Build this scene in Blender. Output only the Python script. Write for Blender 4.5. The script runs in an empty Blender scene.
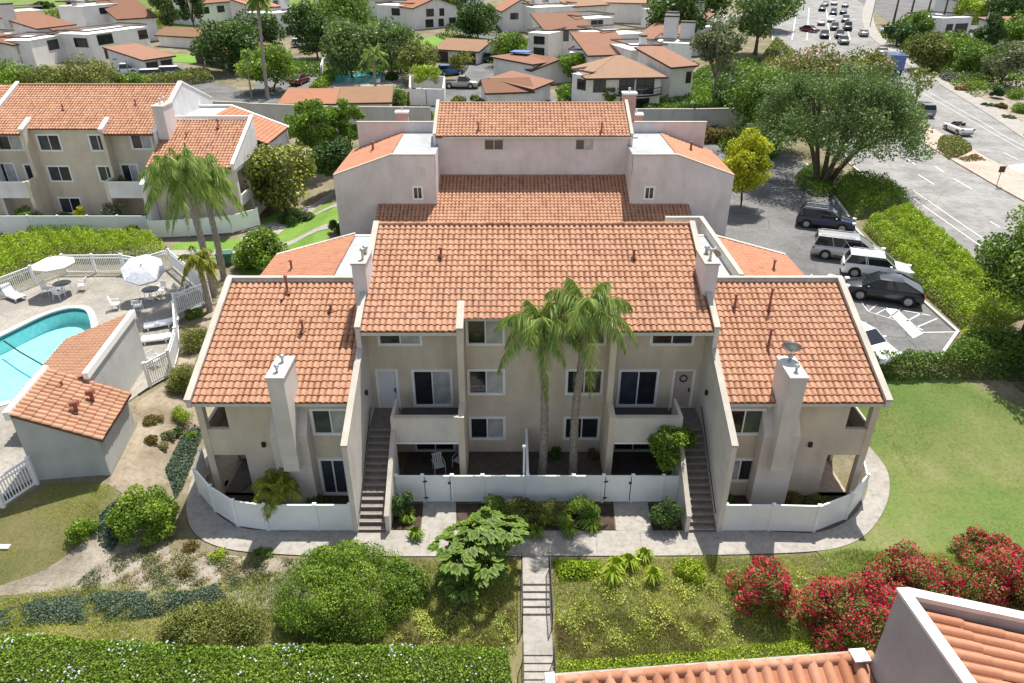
import bpy, bmesh, math, random
import numpy as np
from mathutils import Vector, Matrix
R = math.radians
random.seed(7)
SC = bpy.context.scene
COL = SC.collection
# ------------------------------------------------------------------ camera numbers and terrain
F, CX, CY, HC, PITCH = 711.0, 512.0, 341.5, 22.7, R(29)
CP, SP = math.cos(PITCH), math.sin(PITCH)

def sm(a, b, x):
    t = max(0.0, min(1.0, (x - a) / (b - a)))
    return t * t * (3 - 2 * t)

def terrain(x, y):
    mid = 2.3 * sm(27.5, 50, y)
    left = 1.5 * sm(19.5, 25.5, y) + 0.8 * sm(62, 88, y)
    w = sm(-15.6, -18.6, x)
    mid += (2.3 * sm(25, 37, y) - mid) * sm(16.5, 19.5, x)
    z = mid * (1 - w) + left * w
    if y < 21.8:
        z -= (21.8 - y) * 0.17 * (1 - 0.5 * w)
    if y > 90:
        z += (y - 90) * 0.035
    if y > 200 and x < 0:
        z += (y - 200) * 0.10 * sm(0, -60, x)
    return z

def g(u, v, dz=0.0):
    """ground point seen at photograph position (u, v)"""
    a = (u - CX) / F; b = (v - CY) / F
    d = (a, CP - b * SP, -(SP + b * CP))
    z = 1.0
    for _ in range(40):
        t = (HC - z) / -d[2]
        z += 0.6 * (terrain(d[0] * t, d[1] * t) - z)
    t = (HC - z) / -d[2]
    return (d[0] * t, d[1] * t, z + dz)

def gz(u, v, z):
    a = (u - CX) / F; b = (v - CY) / F
    t = (HC - z) / (SP + b * CP)
    return (a * t, (CP - b * SP) * t, z)

# ------------------------------------------------------------------ materials
MATS = {}
def nodes(name):
    m = bpy.data.materials.new(name); m.use_nodes = True
    nt = m.node_tree; b = nt.nodes['Principled BSDF']
    MATS[name] = m
    return m, nt, b
def N(nt, typ, **kw):
    n = nt.nodes.new(typ)
    for k, v in kw.items():
        if k.startswith('i_'):
            key = k[2:]
            key = int(key) if key.isdigit() else key.replace('_', ' ')
            n.inputs[key].default_value = v
        else: setattr(n, k, v)
    return n
def ramp(nt, src, stops):
    r = nt.nodes.new('ShaderNodeValToRGB')
    while len(r.color_ramp.elements) < len(stops): r.color_ramp.elements.new(0.5)
    for e, (p, c) in zip(r.color_ramp.elements, stops):
        e.position = p; e.color = (*c, 1)
    nt.links.new(src, r.inputs[0]); return r.outputs[0]
def noise(nt, scale, detail=4, rough=.55, coord='Object'):
    tc = nt.nodes.new('ShaderNodeTexCoord')
    n = N(nt, 'ShaderNodeTexNoise'); n.inputs['Scale'].default_value = scale
    n.inputs['Detail'].default_value = detail; n.inputs['Roughness'].default_value = rough
    nt.links.new(tc.outputs[coord], n.inputs['Vector']); return n.outputs[0]
def mixc(nt, a, b, fac, mode='MIX'):
    m = nt.nodes.new('ShaderNodeMix'); m.data_type = 'RGBA'; m.blend_type = mode
    for sock, v in ((m.inputs[0], fac), (m.inputs[6], a), (m.inputs[7], b)):
        if hasattr(v, 'is_linked'): nt.links.new(v, sock)
        else: sock.default_value = v if isinstance(v, (int, float)) else (*v, 1)
    return m.outputs[2]
def bump(nt, b, src, strength, dist=.02):
    n = N(nt, 'ShaderNodeBump'); n.inputs['Strength'].default_value = strength; n.inputs['Distance'].default_value = dist
    nt.links.new(src, n.inputs['Height']); nt.links.new(n.outputs[0], b.inputs['Normal'])
def mat_plain(name, col, rough=.6, metal=0, var=.0, scale=6, spec=.4):
    m, nt, b = nodes(name)
    b.inputs['Base Color'].default_value = (*col, 1); b.inputs['Roughness'].default_value = rough
    b.inputs['Metallic'].default_value = metal; b.inputs['Specular IOR Level'].default_value = spec
    if var:
        lo = tuple(c * (1 - var) for c in col); hi = tuple(min(1, c * (1 + var)) for c in col)
        nt.links.new(ramp(nt, noise(nt, scale), [(.3, lo), (.7, hi)]), b.inputs['Base Color'])
    return m
def mat_stucco(name, col, stain=.17, bs=.35):
    m, nt, b = nodes(name); b.inputs['Roughness'].default_value = .9; b.inputs['Specular IOR Level'].default_value = .15
    lo = tuple(c * (1 - stain) for c in col); hi = tuple(min(1, c * (1 + stain * .5)) for c in col)
    c = ramp(nt, noise(nt, .55, 8, .65), [(.3, lo), (.7, hi)])
    tc = nt.nodes.new('ShaderNodeTexCoord'); mp = nt.nodes.new('ShaderNodeMapping'); mp.inputs['Scale'].default_value = (.8, .8, .2)
    nt.links.new(tc.outputs['Object'], mp.inputs[0])
    n = N(nt, 'ShaderNodeTexNoise'); n.inputs['Scale'].default_value = 1.6; n.inputs['Detail'].default_value = 6
    nt.links.new(mp.outputs[0], n.inputs['Vector'])
    s = ramp(nt, n.outputs[0], [(.48, (1, 1, 1)), (.72, (.90, .89, .87))])
    nt.links.new(mixc(nt, c, s, 1.0, 'MULTIPLY'), b.inputs['Base Color'])
    bump(nt, b, noise(nt, 28, 5, .7), bs, .03)
    return m
def tint_attr(nt):
    a = N(nt, 'ShaderNodeAttribute', attribute_name='tint'); return a.outputs['Fac']
def mat_tile(name, stops, ns=.5):
    m, nt, b = nodes(name); b.inputs['Roughness'].default_value = .82; b.inputs['Specular IOR Level'].default_value = .2
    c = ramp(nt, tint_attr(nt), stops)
    w = ramp(nt, noise(nt, ns, 7, .7), [(.3, (.88, .85, .82)), (.5, (1, 1, 1)), (.75, (1.0, .98, .95))])
    w2 = ramp(nt, noise(nt, 9, 4, .6), [(.3, (.82, .80, .78)), (.65, (1, 1, 1))])
    nt.links.new(mixc(nt, mixc(nt, c, w, 1, 'MULTIPLY'), w2, .8, 'MULTIPLY'), b.inputs['Base Color'])
    return m
def mat_leaf(name, stops, trans=.26, rough=.55, big=.0, bigscale=.6):
    m, nt, b = nodes(name); b.inputs['Roughness'].default_value = rough; b.inputs['Specular IOR Level'].default_value = .3
    c = ramp(nt, tint_attr(nt), stops)
    if big:
        c = mixc(nt, c, ramp(nt, noise(nt, bigscale, 4), [(.35, (1 - big, 1 - big, 1 - big)), (.65, (1 + big * .5,) * 3)]), 1, 'MULTIPLY')
    nt.links.new(c, b.inputs['Base Color'])
    t = nt.nodes.new('ShaderNodeBsdfTranslucent'); nt.links.new(mixc(nt, c, (1.0, 1.25, .45), .5, 'MULTIPLY'), t.inputs[0])
    mx = nt.nodes.new('ShaderNodeMixShader'); mx.inputs[0].default_value = trans
    out = nt.nodes['Material Output']
    nt.links.new(b.outputs[0], mx.inputs[1]); nt.links.new(t.outputs[0], mx.inputs[2]); nt.links.new(mx.outputs[0], out.inputs[0])
    return m
def mat_ground(name, stops, scale=.6, detail=8, fine=None, bs=.4, rough=.95, bscale=18):
    m, nt, b = nodes(name); b.inputs['Roughness'].default_value = rough; b.inputs['Specular IOR Level'].default_value = .15
    c = ramp(nt, noise(nt, scale, detail, .62), stops)
    if fine:
        c = mixc(nt, c, ramp(nt, noise(nt, fine, 5, .7), [(.28, (.68, .68, .66)), (.5, (1, 1, 1)), (.75, (1.18, 1.16, 1.12))]), 1, 'MULTIPLY')
    nt.links.new(c, b.inputs['Base Color'])
    bump(nt, b, noise(nt, bscale, 6, .7), bs, .06)
    return m

mat_stucco('stucco_tan', (.68, .585, .46))
mat_stucco('stucco_light', (.68, .625, .565))
mat_stucco('stucco_rose', (.70, .64, .625))
mat_stucco('stucco_white', (.74, .715, .70))
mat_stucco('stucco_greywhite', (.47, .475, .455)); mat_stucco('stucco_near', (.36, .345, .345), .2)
mat_stucco('coping', (.50, .455, .39), .22)
mat_stucco('membrane', (.37, .39, .40), .2, .1)
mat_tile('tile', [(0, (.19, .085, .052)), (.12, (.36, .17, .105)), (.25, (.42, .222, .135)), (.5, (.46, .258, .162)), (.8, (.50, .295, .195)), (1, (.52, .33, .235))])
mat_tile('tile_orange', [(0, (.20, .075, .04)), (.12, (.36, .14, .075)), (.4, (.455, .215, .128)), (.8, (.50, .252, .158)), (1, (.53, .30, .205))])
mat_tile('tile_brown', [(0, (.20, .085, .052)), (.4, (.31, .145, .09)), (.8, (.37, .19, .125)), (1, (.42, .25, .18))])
mat_plain('underlay', (.16, .075, .05), .9)
mat_plain('trim', (.84, .83, .80), .5, var=.05)
mat_plain('fascia', (.60, .55, .47), .6, var=.08)
mat_plain('dark_fascia', (.06, .04, .032), .6)
mat_plain('vinyl', (.82, .83, .83), .38, var=.03, scale=2)
mat_plain('door_white', (.70, .70, .71), .45); mat_plain('door_beige', (.50, .43, .37), .5)
mat_plain('black_metal', (.02, .02, .02), .45)
mat_plain('grey_metal', (.32, .32, .33), .45, .6, var=.15)
mat_plain('galv', (.5, .5, .5), .4, .7, var=.2)
mat_plain('rust_pipe', (.26, .10, .06), .8, var=.3)
mat_plain('stair', (.20, .175, .155), .85, var=.2, scale=5)
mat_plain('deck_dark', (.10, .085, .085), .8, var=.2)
mat_plain('brickred', (.36, .15, .11), .85, var=.25)
def mat_glass(name, col, rough=.04):
    m, nt, b = nodes(name); b.inputs['Base Color'].default_value = (*col, 1); b.inputs['Roughness'].default_value = rough
    b.inputs['Specular IOR Level'].default_value = .6
    nt.links.new(ramp(nt, noise(nt, 1.3, 3), [(.35, tuple(c * .6 for c in col)), (.7, col)]), b.inputs['Base Color'])
    return m
mat_glass('glass_dark', (.030, .034, .040)); mat_glass('glass_blue', (.055, .075, .095))
mat_glass('glass_blind', (.55, .56, .545), .3); mat_glass('glass_green', (.10, .14, .11), .12)
mat_glass('glass_brown', (.09, .065, .06), .1)

# ------------------------------------------------------------------ mesh builder
class MB:
    def __init__(s, off=(0, 0, 0)):
        s.v = []; s.f = []; s.t = []; s.sm = []; s.off = off
    def add(s, vs, fs, t=.5, smooth=False):
        n = len(s.v); s.v += [tuple(p) for p in vs]
        for f in fs:
            s.f.append(tuple(i + n for i in f)); s.t.append(t); s.sm.append(smooth)
        return s
    def quad(s, a, b, c, d, t=.5): return s.add([a, b, c, d], [(0, 1, 2, 3)], t)
    def box(s, x0, x1, y0, y1, z0, z1, t=.5):
        return s.add([(x0, y0, z0), (x1, y0, z0), (x1, y1, z0), (x0, y1, z0), (x0, y0, z1), (x1, y0, z1), (x1, y1, z1), (x0, y1, z1)],
                     [(0, 3, 2, 1), (4, 5, 6, 7), (0, 1, 5, 4), (1, 2, 6, 5), (2, 3, 7, 6), (3, 0, 4, 7)], t)
    def obox(s, c, size, rz=0, t=.5, ry=0, rx=0):
        m = Matrix.Translation(c) @ Matrix.Rotation(rz, 4, 'Z') @ Matrix.Rotation(ry, 4, 'Y') @ Matrix.Rotation(rx, 4, 'X')
        hx, hy, hz = (k / 2 for k in size)
        vs = [m @ Vector((a * hx, b * hy, c2 * hz)) for c2 in (-1, 1) for b in (-1, 1) for a in (-1, 1)]
        return s.add(vs, [(0, 2, 3, 1), (4, 5, 7, 6), (0, 1, 5, 4), (1, 3, 7, 5), (3, 2, 6, 7), (2, 0, 4, 6)], t)
    def prism(s, poly, z0, z1, t=.5):
        """poly in xy; z0/z1 numbers or lists"""
        n = len(poly); a = z0 if isinstance(z0, (list, tuple)) else [z0] * n; b = z1 if isinstance(z1, (list, tuple)) else [z1] * n
        vs = [(x, y, z) for (x, y), z in zip(poly, a)] + [(x, y, z) for (x, y), z in zip(poly, b)]
        return s.add(vs, [tuple(range(n - 1, -1, -1)), tuple(range(n, 2 * n))] + [(i, (i + 1) % n, n + (i + 1) % n, n + i) for i in range(n)], t)
    def xprism(s, prof, x0, x1, t=.5):
        """profile in (y, z) extruded along x"""
        n = len(prof); vs = [(x0, y, z) for y, z in prof] + [(x1, y, z) for y, z in prof]
        return s.add(vs, [tuple(range(n)), tuple(range(2 * n - 1, n - 1, -1))] + [(i, n + i, n + (i + 1) % n, (i + 1) % n) for i in range(n)], t)
    def yprism(s, prof, y0, y1, t=.5):
        """profile in (x, z) extruded along y"""
        n = len(prof); vs = [(x, y0, z) for x, z in prof] + [(x, y1, z) for x, z in prof]
        return s.add(vs, [tuple(range(n)), tuple(range(2 * n - 1, n - 1, -1))] + [(i, n + i, n + (i + 1) % n, (i + 1) % n) for i in range(n)], t)
    def slab(s, pts, th, t=.5):
        n = len(pts); vs = list(pts) + [(x, y, z - th) for x, y, z in pts]
        return s.add(vs, [tuple(range(n)), tuple(range(2 * n - 1, n - 1, -1))] + [(i, n + i, n + (i + 1) % n, (i + 1) % n) for i in range(n)], t)
    def tube(s, pts, r, n=8, t=.5, cap=True, smooth=True):
        pts = [Vector(p) for p in pts]; rs = r if isinstance(r, (list, tuple)) else [r] * len(pts)
        vs = []; fs = []
        for i, p in enumerate(pts):
            d = (pts[min(i + 1, len(pts) - 1)] - pts[max(i - 1, 0)]).normalized()
            ref = Vector((0, 0, 1)) if abs(d.z) < .9 else Vector((1, 0, 0))
            a = d.cross(ref).normalized(); b = d.cross(a)
            for k in range(n):
                an = 2 * math.pi * k / n; vs.append(p + (a * math.cos(an) + b * math.sin(an)) * rs[i])
        for i in range(len(pts) - 1):
            for k in range(n):
                fs.append((i * n + k, i * n + (k + 1) % n, (i + 1) * n + (k + 1) % n, (i + 1) * n + k))
        s.add(vs, fs, t, smooth)
        if cap:
            m = len(pts) - 1
            s.add(vs[:n], [tuple(range(n - 1, -1, -1))], t); s.add(vs[m * n:], [tuple(range(n))], t)
        return s
    def lathe(s, prof, c=(0, 0, 0), n=16, t=.5, smooth=True):
        vs = []; fs = []
        for r_, z in prof:
            for k in range(n):
                a = 2 * math.pi * k / n; vs.append((c[0] + r_ * math.cos(a), c[1] + r_ * math.sin(a), c[2] + z))
        for i in range(len(prof) - 1):
            for k in range(n): fs.append((i * n + k, i * n + (k + 1) % n, (i + 1) * n + (k + 1) % n, (i + 1) * n + k))
        return s.add(vs, fs, t, smooth)
    def wall(s, x0, x1, z0, z1, y, holes=(), depth=.12, t=.5, swap=False):
        """wall face in the xz plane at y (or yz plane at x=y when swap), real openings with reveals"""
        xs = sorted({x0, x1, *[min(max(q, x0), x1) for hh in holes for q in hh[:2]]})
        zs = sorted({z0, z1, *[min(max(q, z0), z1) for hh in holes for q in hh[2:4]]})
        P = (lambda a, d, c: (d, a, c)) if swap else (lambda a, d, c: (a, d, c))
        for i in range(len(xs) - 1):
            for j in range(len(zs) - 1):
                cx, cz = (xs[i] + xs[i + 1]) / 2, (zs[j] + zs[j + 1]) / 2
                if any(hh[0] < cx < hh[1] and hh[2] < cz < hh[3] for hh in holes): continue
                s.quad(P(xs[i], y, zs[j]), P(xs[i + 1], y, zs[j]), P(xs[i + 1], y, zs[j + 1]), P(xs[i], y, zs[j + 1]), t)
        for a, b, c, d in [hh[:4] for hh in holes]:
            e = y + depth
            s.quad(P(a, y, c), P(a, e, c), P(b, e, c), P(b, y, c), t); s.quad(P(a, y, d), P(b, y, d), P(b, e, d), P(a, e, d), t)
            s.quad(P(a, y, c), P(a, y, d), P(a, e, d), P(a, e, c), t); s.quad(P(b, y, c), P(b, e, c), P(b, e, d), P(b, y, d), t)
        return s
    def build(s, name, mat, parent=None, loc=None, rz=0.0, bevel=0):
        if not s.v: return None
        me = bpy.data.meshes.new(name); ox, oy, oz = s.off
        me.from_pydata([(x - ox, y - oy, z - oz) for x, y, z in s.v], [], s.f)
        at = me.attributes.new('tint', 'FLOAT', 'FACE'); at.data.foreach_set('value', s.t)
        me.polygons.foreach_set('use_smooth', s.sm)
        me.materials.append(MATS[mat]); me.update()
        o = bpy.data.objects.new(name, me); COL.objects.link(o)
        if parent: o.parent = parent
        if loc: o.location = loc
        o.rotation_euler[2] = rz
        if bevel:
            bv = o.modifiers.new('bevel', 'BEVEL'); bv.width = bevel; bv.segments = 2; bv.limit_method = 'ANGLE'
        return o

def tag(o, label, cat, group=None, kind=None):
    o['label'] = label; o['category'] = cat
    if group: o['group'] = group
    if kind: o['kind'] = kind
    return o
def thing(name, label, cat, loc=(0, 0, 0), rz=0, group=None):
    o = bpy.data.objects.new(name, None); COL.objects.link(o); o.empty_display_size = .3
    o.location = loc; o.rotation_euler = (0, 0, rz); return tag(o, label, cat, group)
def kids(o): return [c for c in bpy.data.objects if c.parent is o] if o is not None else []
def dup(root, loc, rz=0, label=None, scale=None, group=None, parent=None):
    r = root.copy(); COL.objects.link(r)
    if parent is None:
        r.location = loc; r.rotation_euler = (0, 0, rz)
        if label: r['label'] = label
        if group: r['group'] = group
        if scale: r.scale = scale if isinstance(scale, tuple) else (scale,) * 3
    else: r.parent = parent
    for c in list(root.children): dup(c, None, parent=r)
    return r
def struct(o):
    o['kind'] = 'structure'; return o

def tiles(m, O, U, V, width, length, cw=.278, rh=.375, skip=None, low=False, amp=.075, lift=.042, sd=.085):
    """barrel roof tiles as real geometry: O eave corner, U along the eave, V up the slope"""
    O, U, V = Vector(O), Vector(U).normalized(), Vector(V).normalized(); Nn = U.cross(V).normalized()
    nc = max(1, round(width / cw)); nr = max(1, round(length / rh)); cw = width / nc; rh = length / nr
    prof = [(0, 0), (.12, .66), (.35, 1), (.58, .66), (.72, -.05), (1, -.05)] if not low else [(0, 0), (.3, 1), (.6, 0), (1, 0)]
    k = len(prof)
    for r in range(nr):
        for c in range(nc):
            if skip and skip((c + .5) * cw, (r + .5) * rh): continue
            jit = random.uniform(-.008, .008)
            base = O + U * (c * cw + jit) + V * (r * rh + random.uniform(-.012, .012))
            vs = [base + U * (cw * sx) + Nn * (amp * hz + lift) for sx, hz in prof]
            vs += [base + U * (cw * sx) + V * (rh * 1.1) + Nn * (amp * .86 * hz) for sx, hz in prof]
            vs += [base + U * (cw * sx) + Nn * (amp * hz * .45) + V * .01 for sx, hz in prof]
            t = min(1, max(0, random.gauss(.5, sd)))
            m.add(vs, [(i, i + 1, k + i + 1, k + i) for i in range(k - 2)], t, True); m.add([vs[k - 2], vs[k - 1], vs[2 * k - 1], vs[2 * k - 2]], [(0, 1, 2, 3)], max(0, t - .42), False)  # valley faces get a darker tint: shade of the gaps painted in
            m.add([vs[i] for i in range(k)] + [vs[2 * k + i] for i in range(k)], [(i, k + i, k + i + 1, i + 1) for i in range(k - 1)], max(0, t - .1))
    return m
# ------------------------------------------------------------------ camera, light
def cam_light():
    cd = bpy.data.cameras.new('camera'); co = bpy.data.objects.new('camera', cd); COL.objects.link(co)
    co.location = (0, 0, HC); co.rotation_euler = (R(90 - 29), 0, 0)
    cd.sensor_width = 36; cd.lens = F / 1024 * 36; cd.clip_end = 3000; cd.clip_start = .1
    SC.camera = co
    w = bpy.data.worlds.new('World'); SC.world = w; w.use_nodes = True; nt = w.node_tree
    sky = nt.nodes.new('ShaderNodeTexSky'); sky.sky_type = 'NISHITA'; sky.sun_disc = False
    EL, AZ = R(64), R(20)
    sky.sun_elevation = EL; sky.sun_rotation = AZ; sky.air_density = 1.0; sky.dust_density = 1.2; sky.ozone_density = 1.0
    bg = nt.nodes['Background']; bg.inputs[1].default_value = .125
    hs = nt.nodes.new('ShaderNodeHueSaturation'); hs.inputs['Saturation'].default_value = .62
    nt.links.new(sky.outputs[0], hs.inputs['Color']); nt.links.new(hs.outputs[0], bg.inputs[0])
    ld = bpy.data.lights.new('sun', 'SUN'); lo = bpy.data.objects.new('sun', ld); COL.objects.link(lo)
    ld.energy = 5.0; ld.angle = R(.55); ld.color = (1.0, .955, .88)
    d = Vector((math.sin(AZ) * math.cos(EL), math.cos(AZ) * math.cos(EL), math.sin(EL)))
    lo.rotation_euler = d.to_track_quat('Z', 'Y').to_euler(); lo.location = (0, 0, 60)
    SC.view_settings.view_transform = 'Standard'; SC.view_settings.look = 'None'
    SC.view_settings.exposure = .6; SC.view_settings.gamma = 1
    SC.cycles.max_bounces = 6; SC.cycles.transparent_max_bounces = 8
cam_light()

mat_plain('chimney_top', (.62, .60, .56), .8, var=.12); mat_plain('stair_edge', (.30, .265, .235), .85, var=.2)
# ------------------------------------------------------------------ window helper: a framed window with panes, in its own local frame
def window(parent, x, y, z, w, h, rz=0, panes=('glass_dark', 'glass_blind'), name='window', trim=.13, frame='trim', proud=.04, depth=.07, sill=False):
    """x,y,z = centre of the outer trim's bottom edge, local to parent; front faces local -y of the window"""
    m = MB(); a, b = -w / 2, w / 2
    m.box(a, a + trim, -proud, depth, 0, h); m.box(b - trim, b, -proud, depth, 0, h)
    m.box(a + trim, b - trim, -proud, depth, h - trim, h); m.box(a + trim, b - trim, -proud - (.03 if sill else 0), depth, 0, trim)
    n = len(panes); iw = (w - 2 * trim) / n
    for k in range(1, n): m.box(a + trim + k * iw - .03, a + trim + k * iw + .03, .0, depth, trim, h - trim)
    o = m.build(name, frame, parent, (x, y, z), rz)
    for k, p in enumerate(panes):
        q = MB(); x0 = a + trim + k * iw; q.box(x0, x0 + iw, depth - .03 + .006 * k, depth + .02 + .006 * k, trim, h - trim)
        q.build('pane', p, o)
    return o

# ------------------------------------------------------------------ the condominium in the middle
def main_building():
    Y0 = 40.0
    B = thing('condominium', 'three storey tan stucco condominium with terracotta roofs and two outside stairs, centre of the picture', 'building', (1.13, Y0, 0))
    def mb(): return MB((0, Y0, 0))
    tan, lt, co = mb(), mb(), mb()
    def piece(name, mat, meth, *a, **k):
        q_ = mb(); getattr(q_, meth)(*a, **k); return q_.build(name, mat, B)
    # --- centre facade
    holes = []
    wins = []
    for s in (-1, 1):
        for z0, z1 in ((.8, 2.25), (3.52, 5.02), (6.3, 7.74)):
            a, b = sorted((s * 1.45, s * 3.3)); holes.append((a, b, z0, z1)); wins.append((a, b, z0, z1, 'c', s))
        a, b = sorted((s * 5.33, s * 7.43)); holes.append((a, b, 6.3, 7.6)); wins.append((a, b, 6.3, 7.6, 'u', s))
        a, b = sorted((s * 4.0, s * 5.98)); holes.append((a, b, 2.82, 5.0)); wins.append((a, b, 2.82, 5.0, 's', s))
        a, b = sorted((s * 4.0, s * 6.1)); holes.append((a, b, .05, 2.2)); wins.append((a, b, .05, 2.2, 'g', s))
        a, b = sorted((s * 6.62, s * 7.72)); holes.append((a, b, 2.8, 5.0))
    tan.wall(-7.92, 7.92, 0, 8.15, 29.2, holes, .16)
    for a, b, z0, z1, k, s in wins:
        if k == 'c': p = ('glass_dark', 'glass_blind') if s < 0 else ('glass_dark', 'glass_brown' if z0 > 3 else 'glass_dark')
        elif k == 'u': p = ('glass_dark', 'glass_blind') if s < 0 else ('glass_dark', 'glass_dark')
        elif k == 's': p = ('glass_dark', 'glass_blind') if s < 0 else ('glass_blue', 'glass_dark')
        else: p = ('glass_dark', 'glass_dark')
        window(B, (a + b) / 2, 29.2 - Y0, z0, b - a, z1 - z0, 0, p, name='sliding_door' if k in 'sg' else 'window')
    for s in (-1, 1):   # entry doors at the head of the stairs
        c = s * 7.17
        d = mb(); d.box(c - .43, c + .43, 29.27, 29.33, 2.8, 4.9); 
        for zz in (2.95, 3.9):
            for xx in (-.2, .2): d.box(c + xx - .14, c + xx + .14, 29.255, 29.27, zz, zz + .8)
        do = d.build('door', 'door_white' if s < 0 else 'door_beige', B)
        f = mb(); f.box(c - .55, c - .43, 29.16, 29.3, 2.8, 5.0); f.box(c + .43, c + .55, 29.16, 29.3, 2.8, 5.0); f.box(c - .43, c + .43, 29.16, 29.3, 4.9, 5.0)
        f.build('frame', 'trim', do)
        k = mb(); k.obox((c + .33, 29.22, 3.8), (.05, .1, .2)); k.build('handle', 'black_metal', do)
        if s > 0:
            w = mb()
            pts = [(c + .17 * math.cos(t), 29.225, 4.45 + .17 * math.sin(t)) for t in [i * math.pi / 8 for i in range(17)]]
            w.tube(pts, .035, 6); w.build('wreath', 'black_metal', do)
    # --- inner fins between the bays
    for s in (-1, 1):
        a, b = sorted((s * 3.33, s * 3.62))
        piece('wall', 'stucco_tan', 'xprism', [(29.25, 0), (29.25, 8.28), (28.0, 7.80), (28.0, 3.92), (26.72, 3.92), (26.72, 0)], a, b)
        a2, b2 = a - .02, b + .02
        piece('coping', 'coping', 'xprism', [(29.55, 8.36), (29.55, 8.48), (27.97, 7.86), (27.97, 7.74)], a2, b2)
        # balcony slab, front and side parapets
        a, b = sorted((s * 3.62, s * 6.55))
        piece('balcony_parapet', 'stucco_light', 'box', a, b, 26.72, 26.86, 2.55, 3.9)
        piece('coping', 'coping', 'box', a, b, 26.69, 26.89, 3.9, 3.95)
        a3, b3 = sorted((s * 6.55, s * 6.70))
        piece('wall', 'stucco_light', 'xprism', [(26.72, 2.5), (26.72, 3.9), (28.3, 3.9), (28.3, 2.5)], a3, b3)
        piece('wall', 'stucco_light', 'box', a, b, 26.86, 29.2, 2.5, 2.74)
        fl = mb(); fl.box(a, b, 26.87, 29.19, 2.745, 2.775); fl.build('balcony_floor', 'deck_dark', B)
        tr = mb(); tr.box(a, b, 26.68, 26.74, 2.44, 2.53); tr.build('balcony_trim', 'trim', B)
        # stair: landing, steps, low inner wall
        x0, x1 = sorted((s * 6.70, s * 7.92))
        st = mb(); st.box(x0, x1, 27.7, 29.2, 2.4, 2.75)
        n = 15
        for i in range(n):
            ya = 23.5 + i * .28; zt = (i + 1) * 2.75 / n
            st.box(x0, x1, ya - .03, ya + .30, zt - .05, zt, .8); st.box(x0, x1, ya, ya + .28, max(0, zt - .6), zt - .05)
        st.build('stair', 'stair', B)
        nz = mb()
        for i in range(n):
            ya = 23.5 + i * .28; zt = (i + 1) * 2.75 / n
            nz.box(x0, x1, ya - .034, ya + .012, zt - .03, zt + .004)
        nz.build('stair_nosing', 'stair_edge', B)
        a4, b4 = sorted((s * 6.52, s * 6.70))
        piece('wall', 'stucco_light', 'xprism', [(23.45, 0), (23.45, .95), (26.72, 3.2), (26.72, 0)], a4, b4)
        piece('coping', 'coping', 'xprism', [(23.42, .95), (23.42, 1.0), (26.72, 3.26), (26.72, 3.2)], a4 - .02, b4 + .02)
        # outer stair wall rising to the roof parapet and running back over the roof
        a5, b5 = sorted((s * 7.92, s * 8.14))
        piece('wall', 'stucco_light', 'xprism', [(23.45, 0), (23.45, 4.75), (28.0, 6.76), (28.0, 7.82), (34.6, 10.42), (41.5, 7.66), (41.5, 0)], a5, b5)
        piece('coping', 'coping', 'xprism', [(23.42, 4.75), (23.42, 4.83), (28.0, 6.85), (28.0, 6.76)], a5 - .03, b5 + .03)
        piece('coping', 'coping', 'xprism', [(27.97, 7.82), (27.97, 7.93), (34.6, 10.55), (41.55, 7.77), (41.55, 7.66), (34.6, 10.42)], a5 - .03, b5 + .03)
        hr = mb(); hr.tube([(s * 7.8, 23.6, 1.0), (s * 7.8, 27.8, 3.75)], .025, 6); hr.build('handrail', 'black_metal', B)
        wl = mb(); wl.obox((s * 7.86, 27.6, 4.7), (.14, .14, .22)); wl.build('wall_lamp', 'black_metal', B)
    # --- main roof
    V = Vector((0, 1, .4)).normalized()
    m = mb(); L = 7.11
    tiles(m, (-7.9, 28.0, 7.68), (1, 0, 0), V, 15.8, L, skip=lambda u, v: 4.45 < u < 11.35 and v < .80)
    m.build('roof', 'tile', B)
    dk = mb()
    for a, b, y0 in ((-7.9, -3.62, 28.04), (3.62, 7.9, 28.04), (-3.34, 3.34, 28.84)):
        z0 = 7.66 + .4 * (y0 - 28.0)
        dk.slab([(a, y0, z0), (b, y0, z0), (b, 34.6, 10.29), (a, 34.6, 10.29)], .14)
    dk.slab([(-7.9, 34.6, 10.29), (7.9, 34.6, 10.29), (7.9, 41.5, 7.53), (-7.9, 41.5, 7.53)], .14)
    dk.build('roof_deck', 'underlay', B)
    rb = mb()
    tiles(rb, (7.9, 41.5, 7.55), (-1, 0, 0), Vector((0, -1, .4)), 15.8, 7.4, low=True); rb.build('roof', 'tile', B)
    rc = mb()
    for k in range(38):
        x = -7.9 + k * .416; rc.tube([(x, 34.6, 10.36), (x + .43, 34.6, 10.385)], [.11, .125], 8, random.random())
    rc.build('ridge_cap', 'tile', B)
    fa = mb()
    for a, b, y0 in ((-7.9, -3.62, 27.98), (3.62, 7.9, 27.98), (-3.34, 3.34, 28.78)):
        z0 = 7.66 + .4 * (y0 - 28.0); piece('fascia', 'fascia', 'box', a, b, y0, y0 + .05, z0 - .17, z0 - .02)
    piece('fascia', 'fascia', 'box', -7.9, 7.9, 41.46, 41.51, 7.38, 7.5)
    piece('wall', 'stucco_tan', 'box', -7.92, 7.92, 41.3, 41.5, 0, 7.4)
    tan.build('wall', 'stucco_tan', B); lt.build('wall', 'stucco_light', B); co.build('coping', 'coping', B); fa.build('fascia', 'fascia', B)
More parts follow.
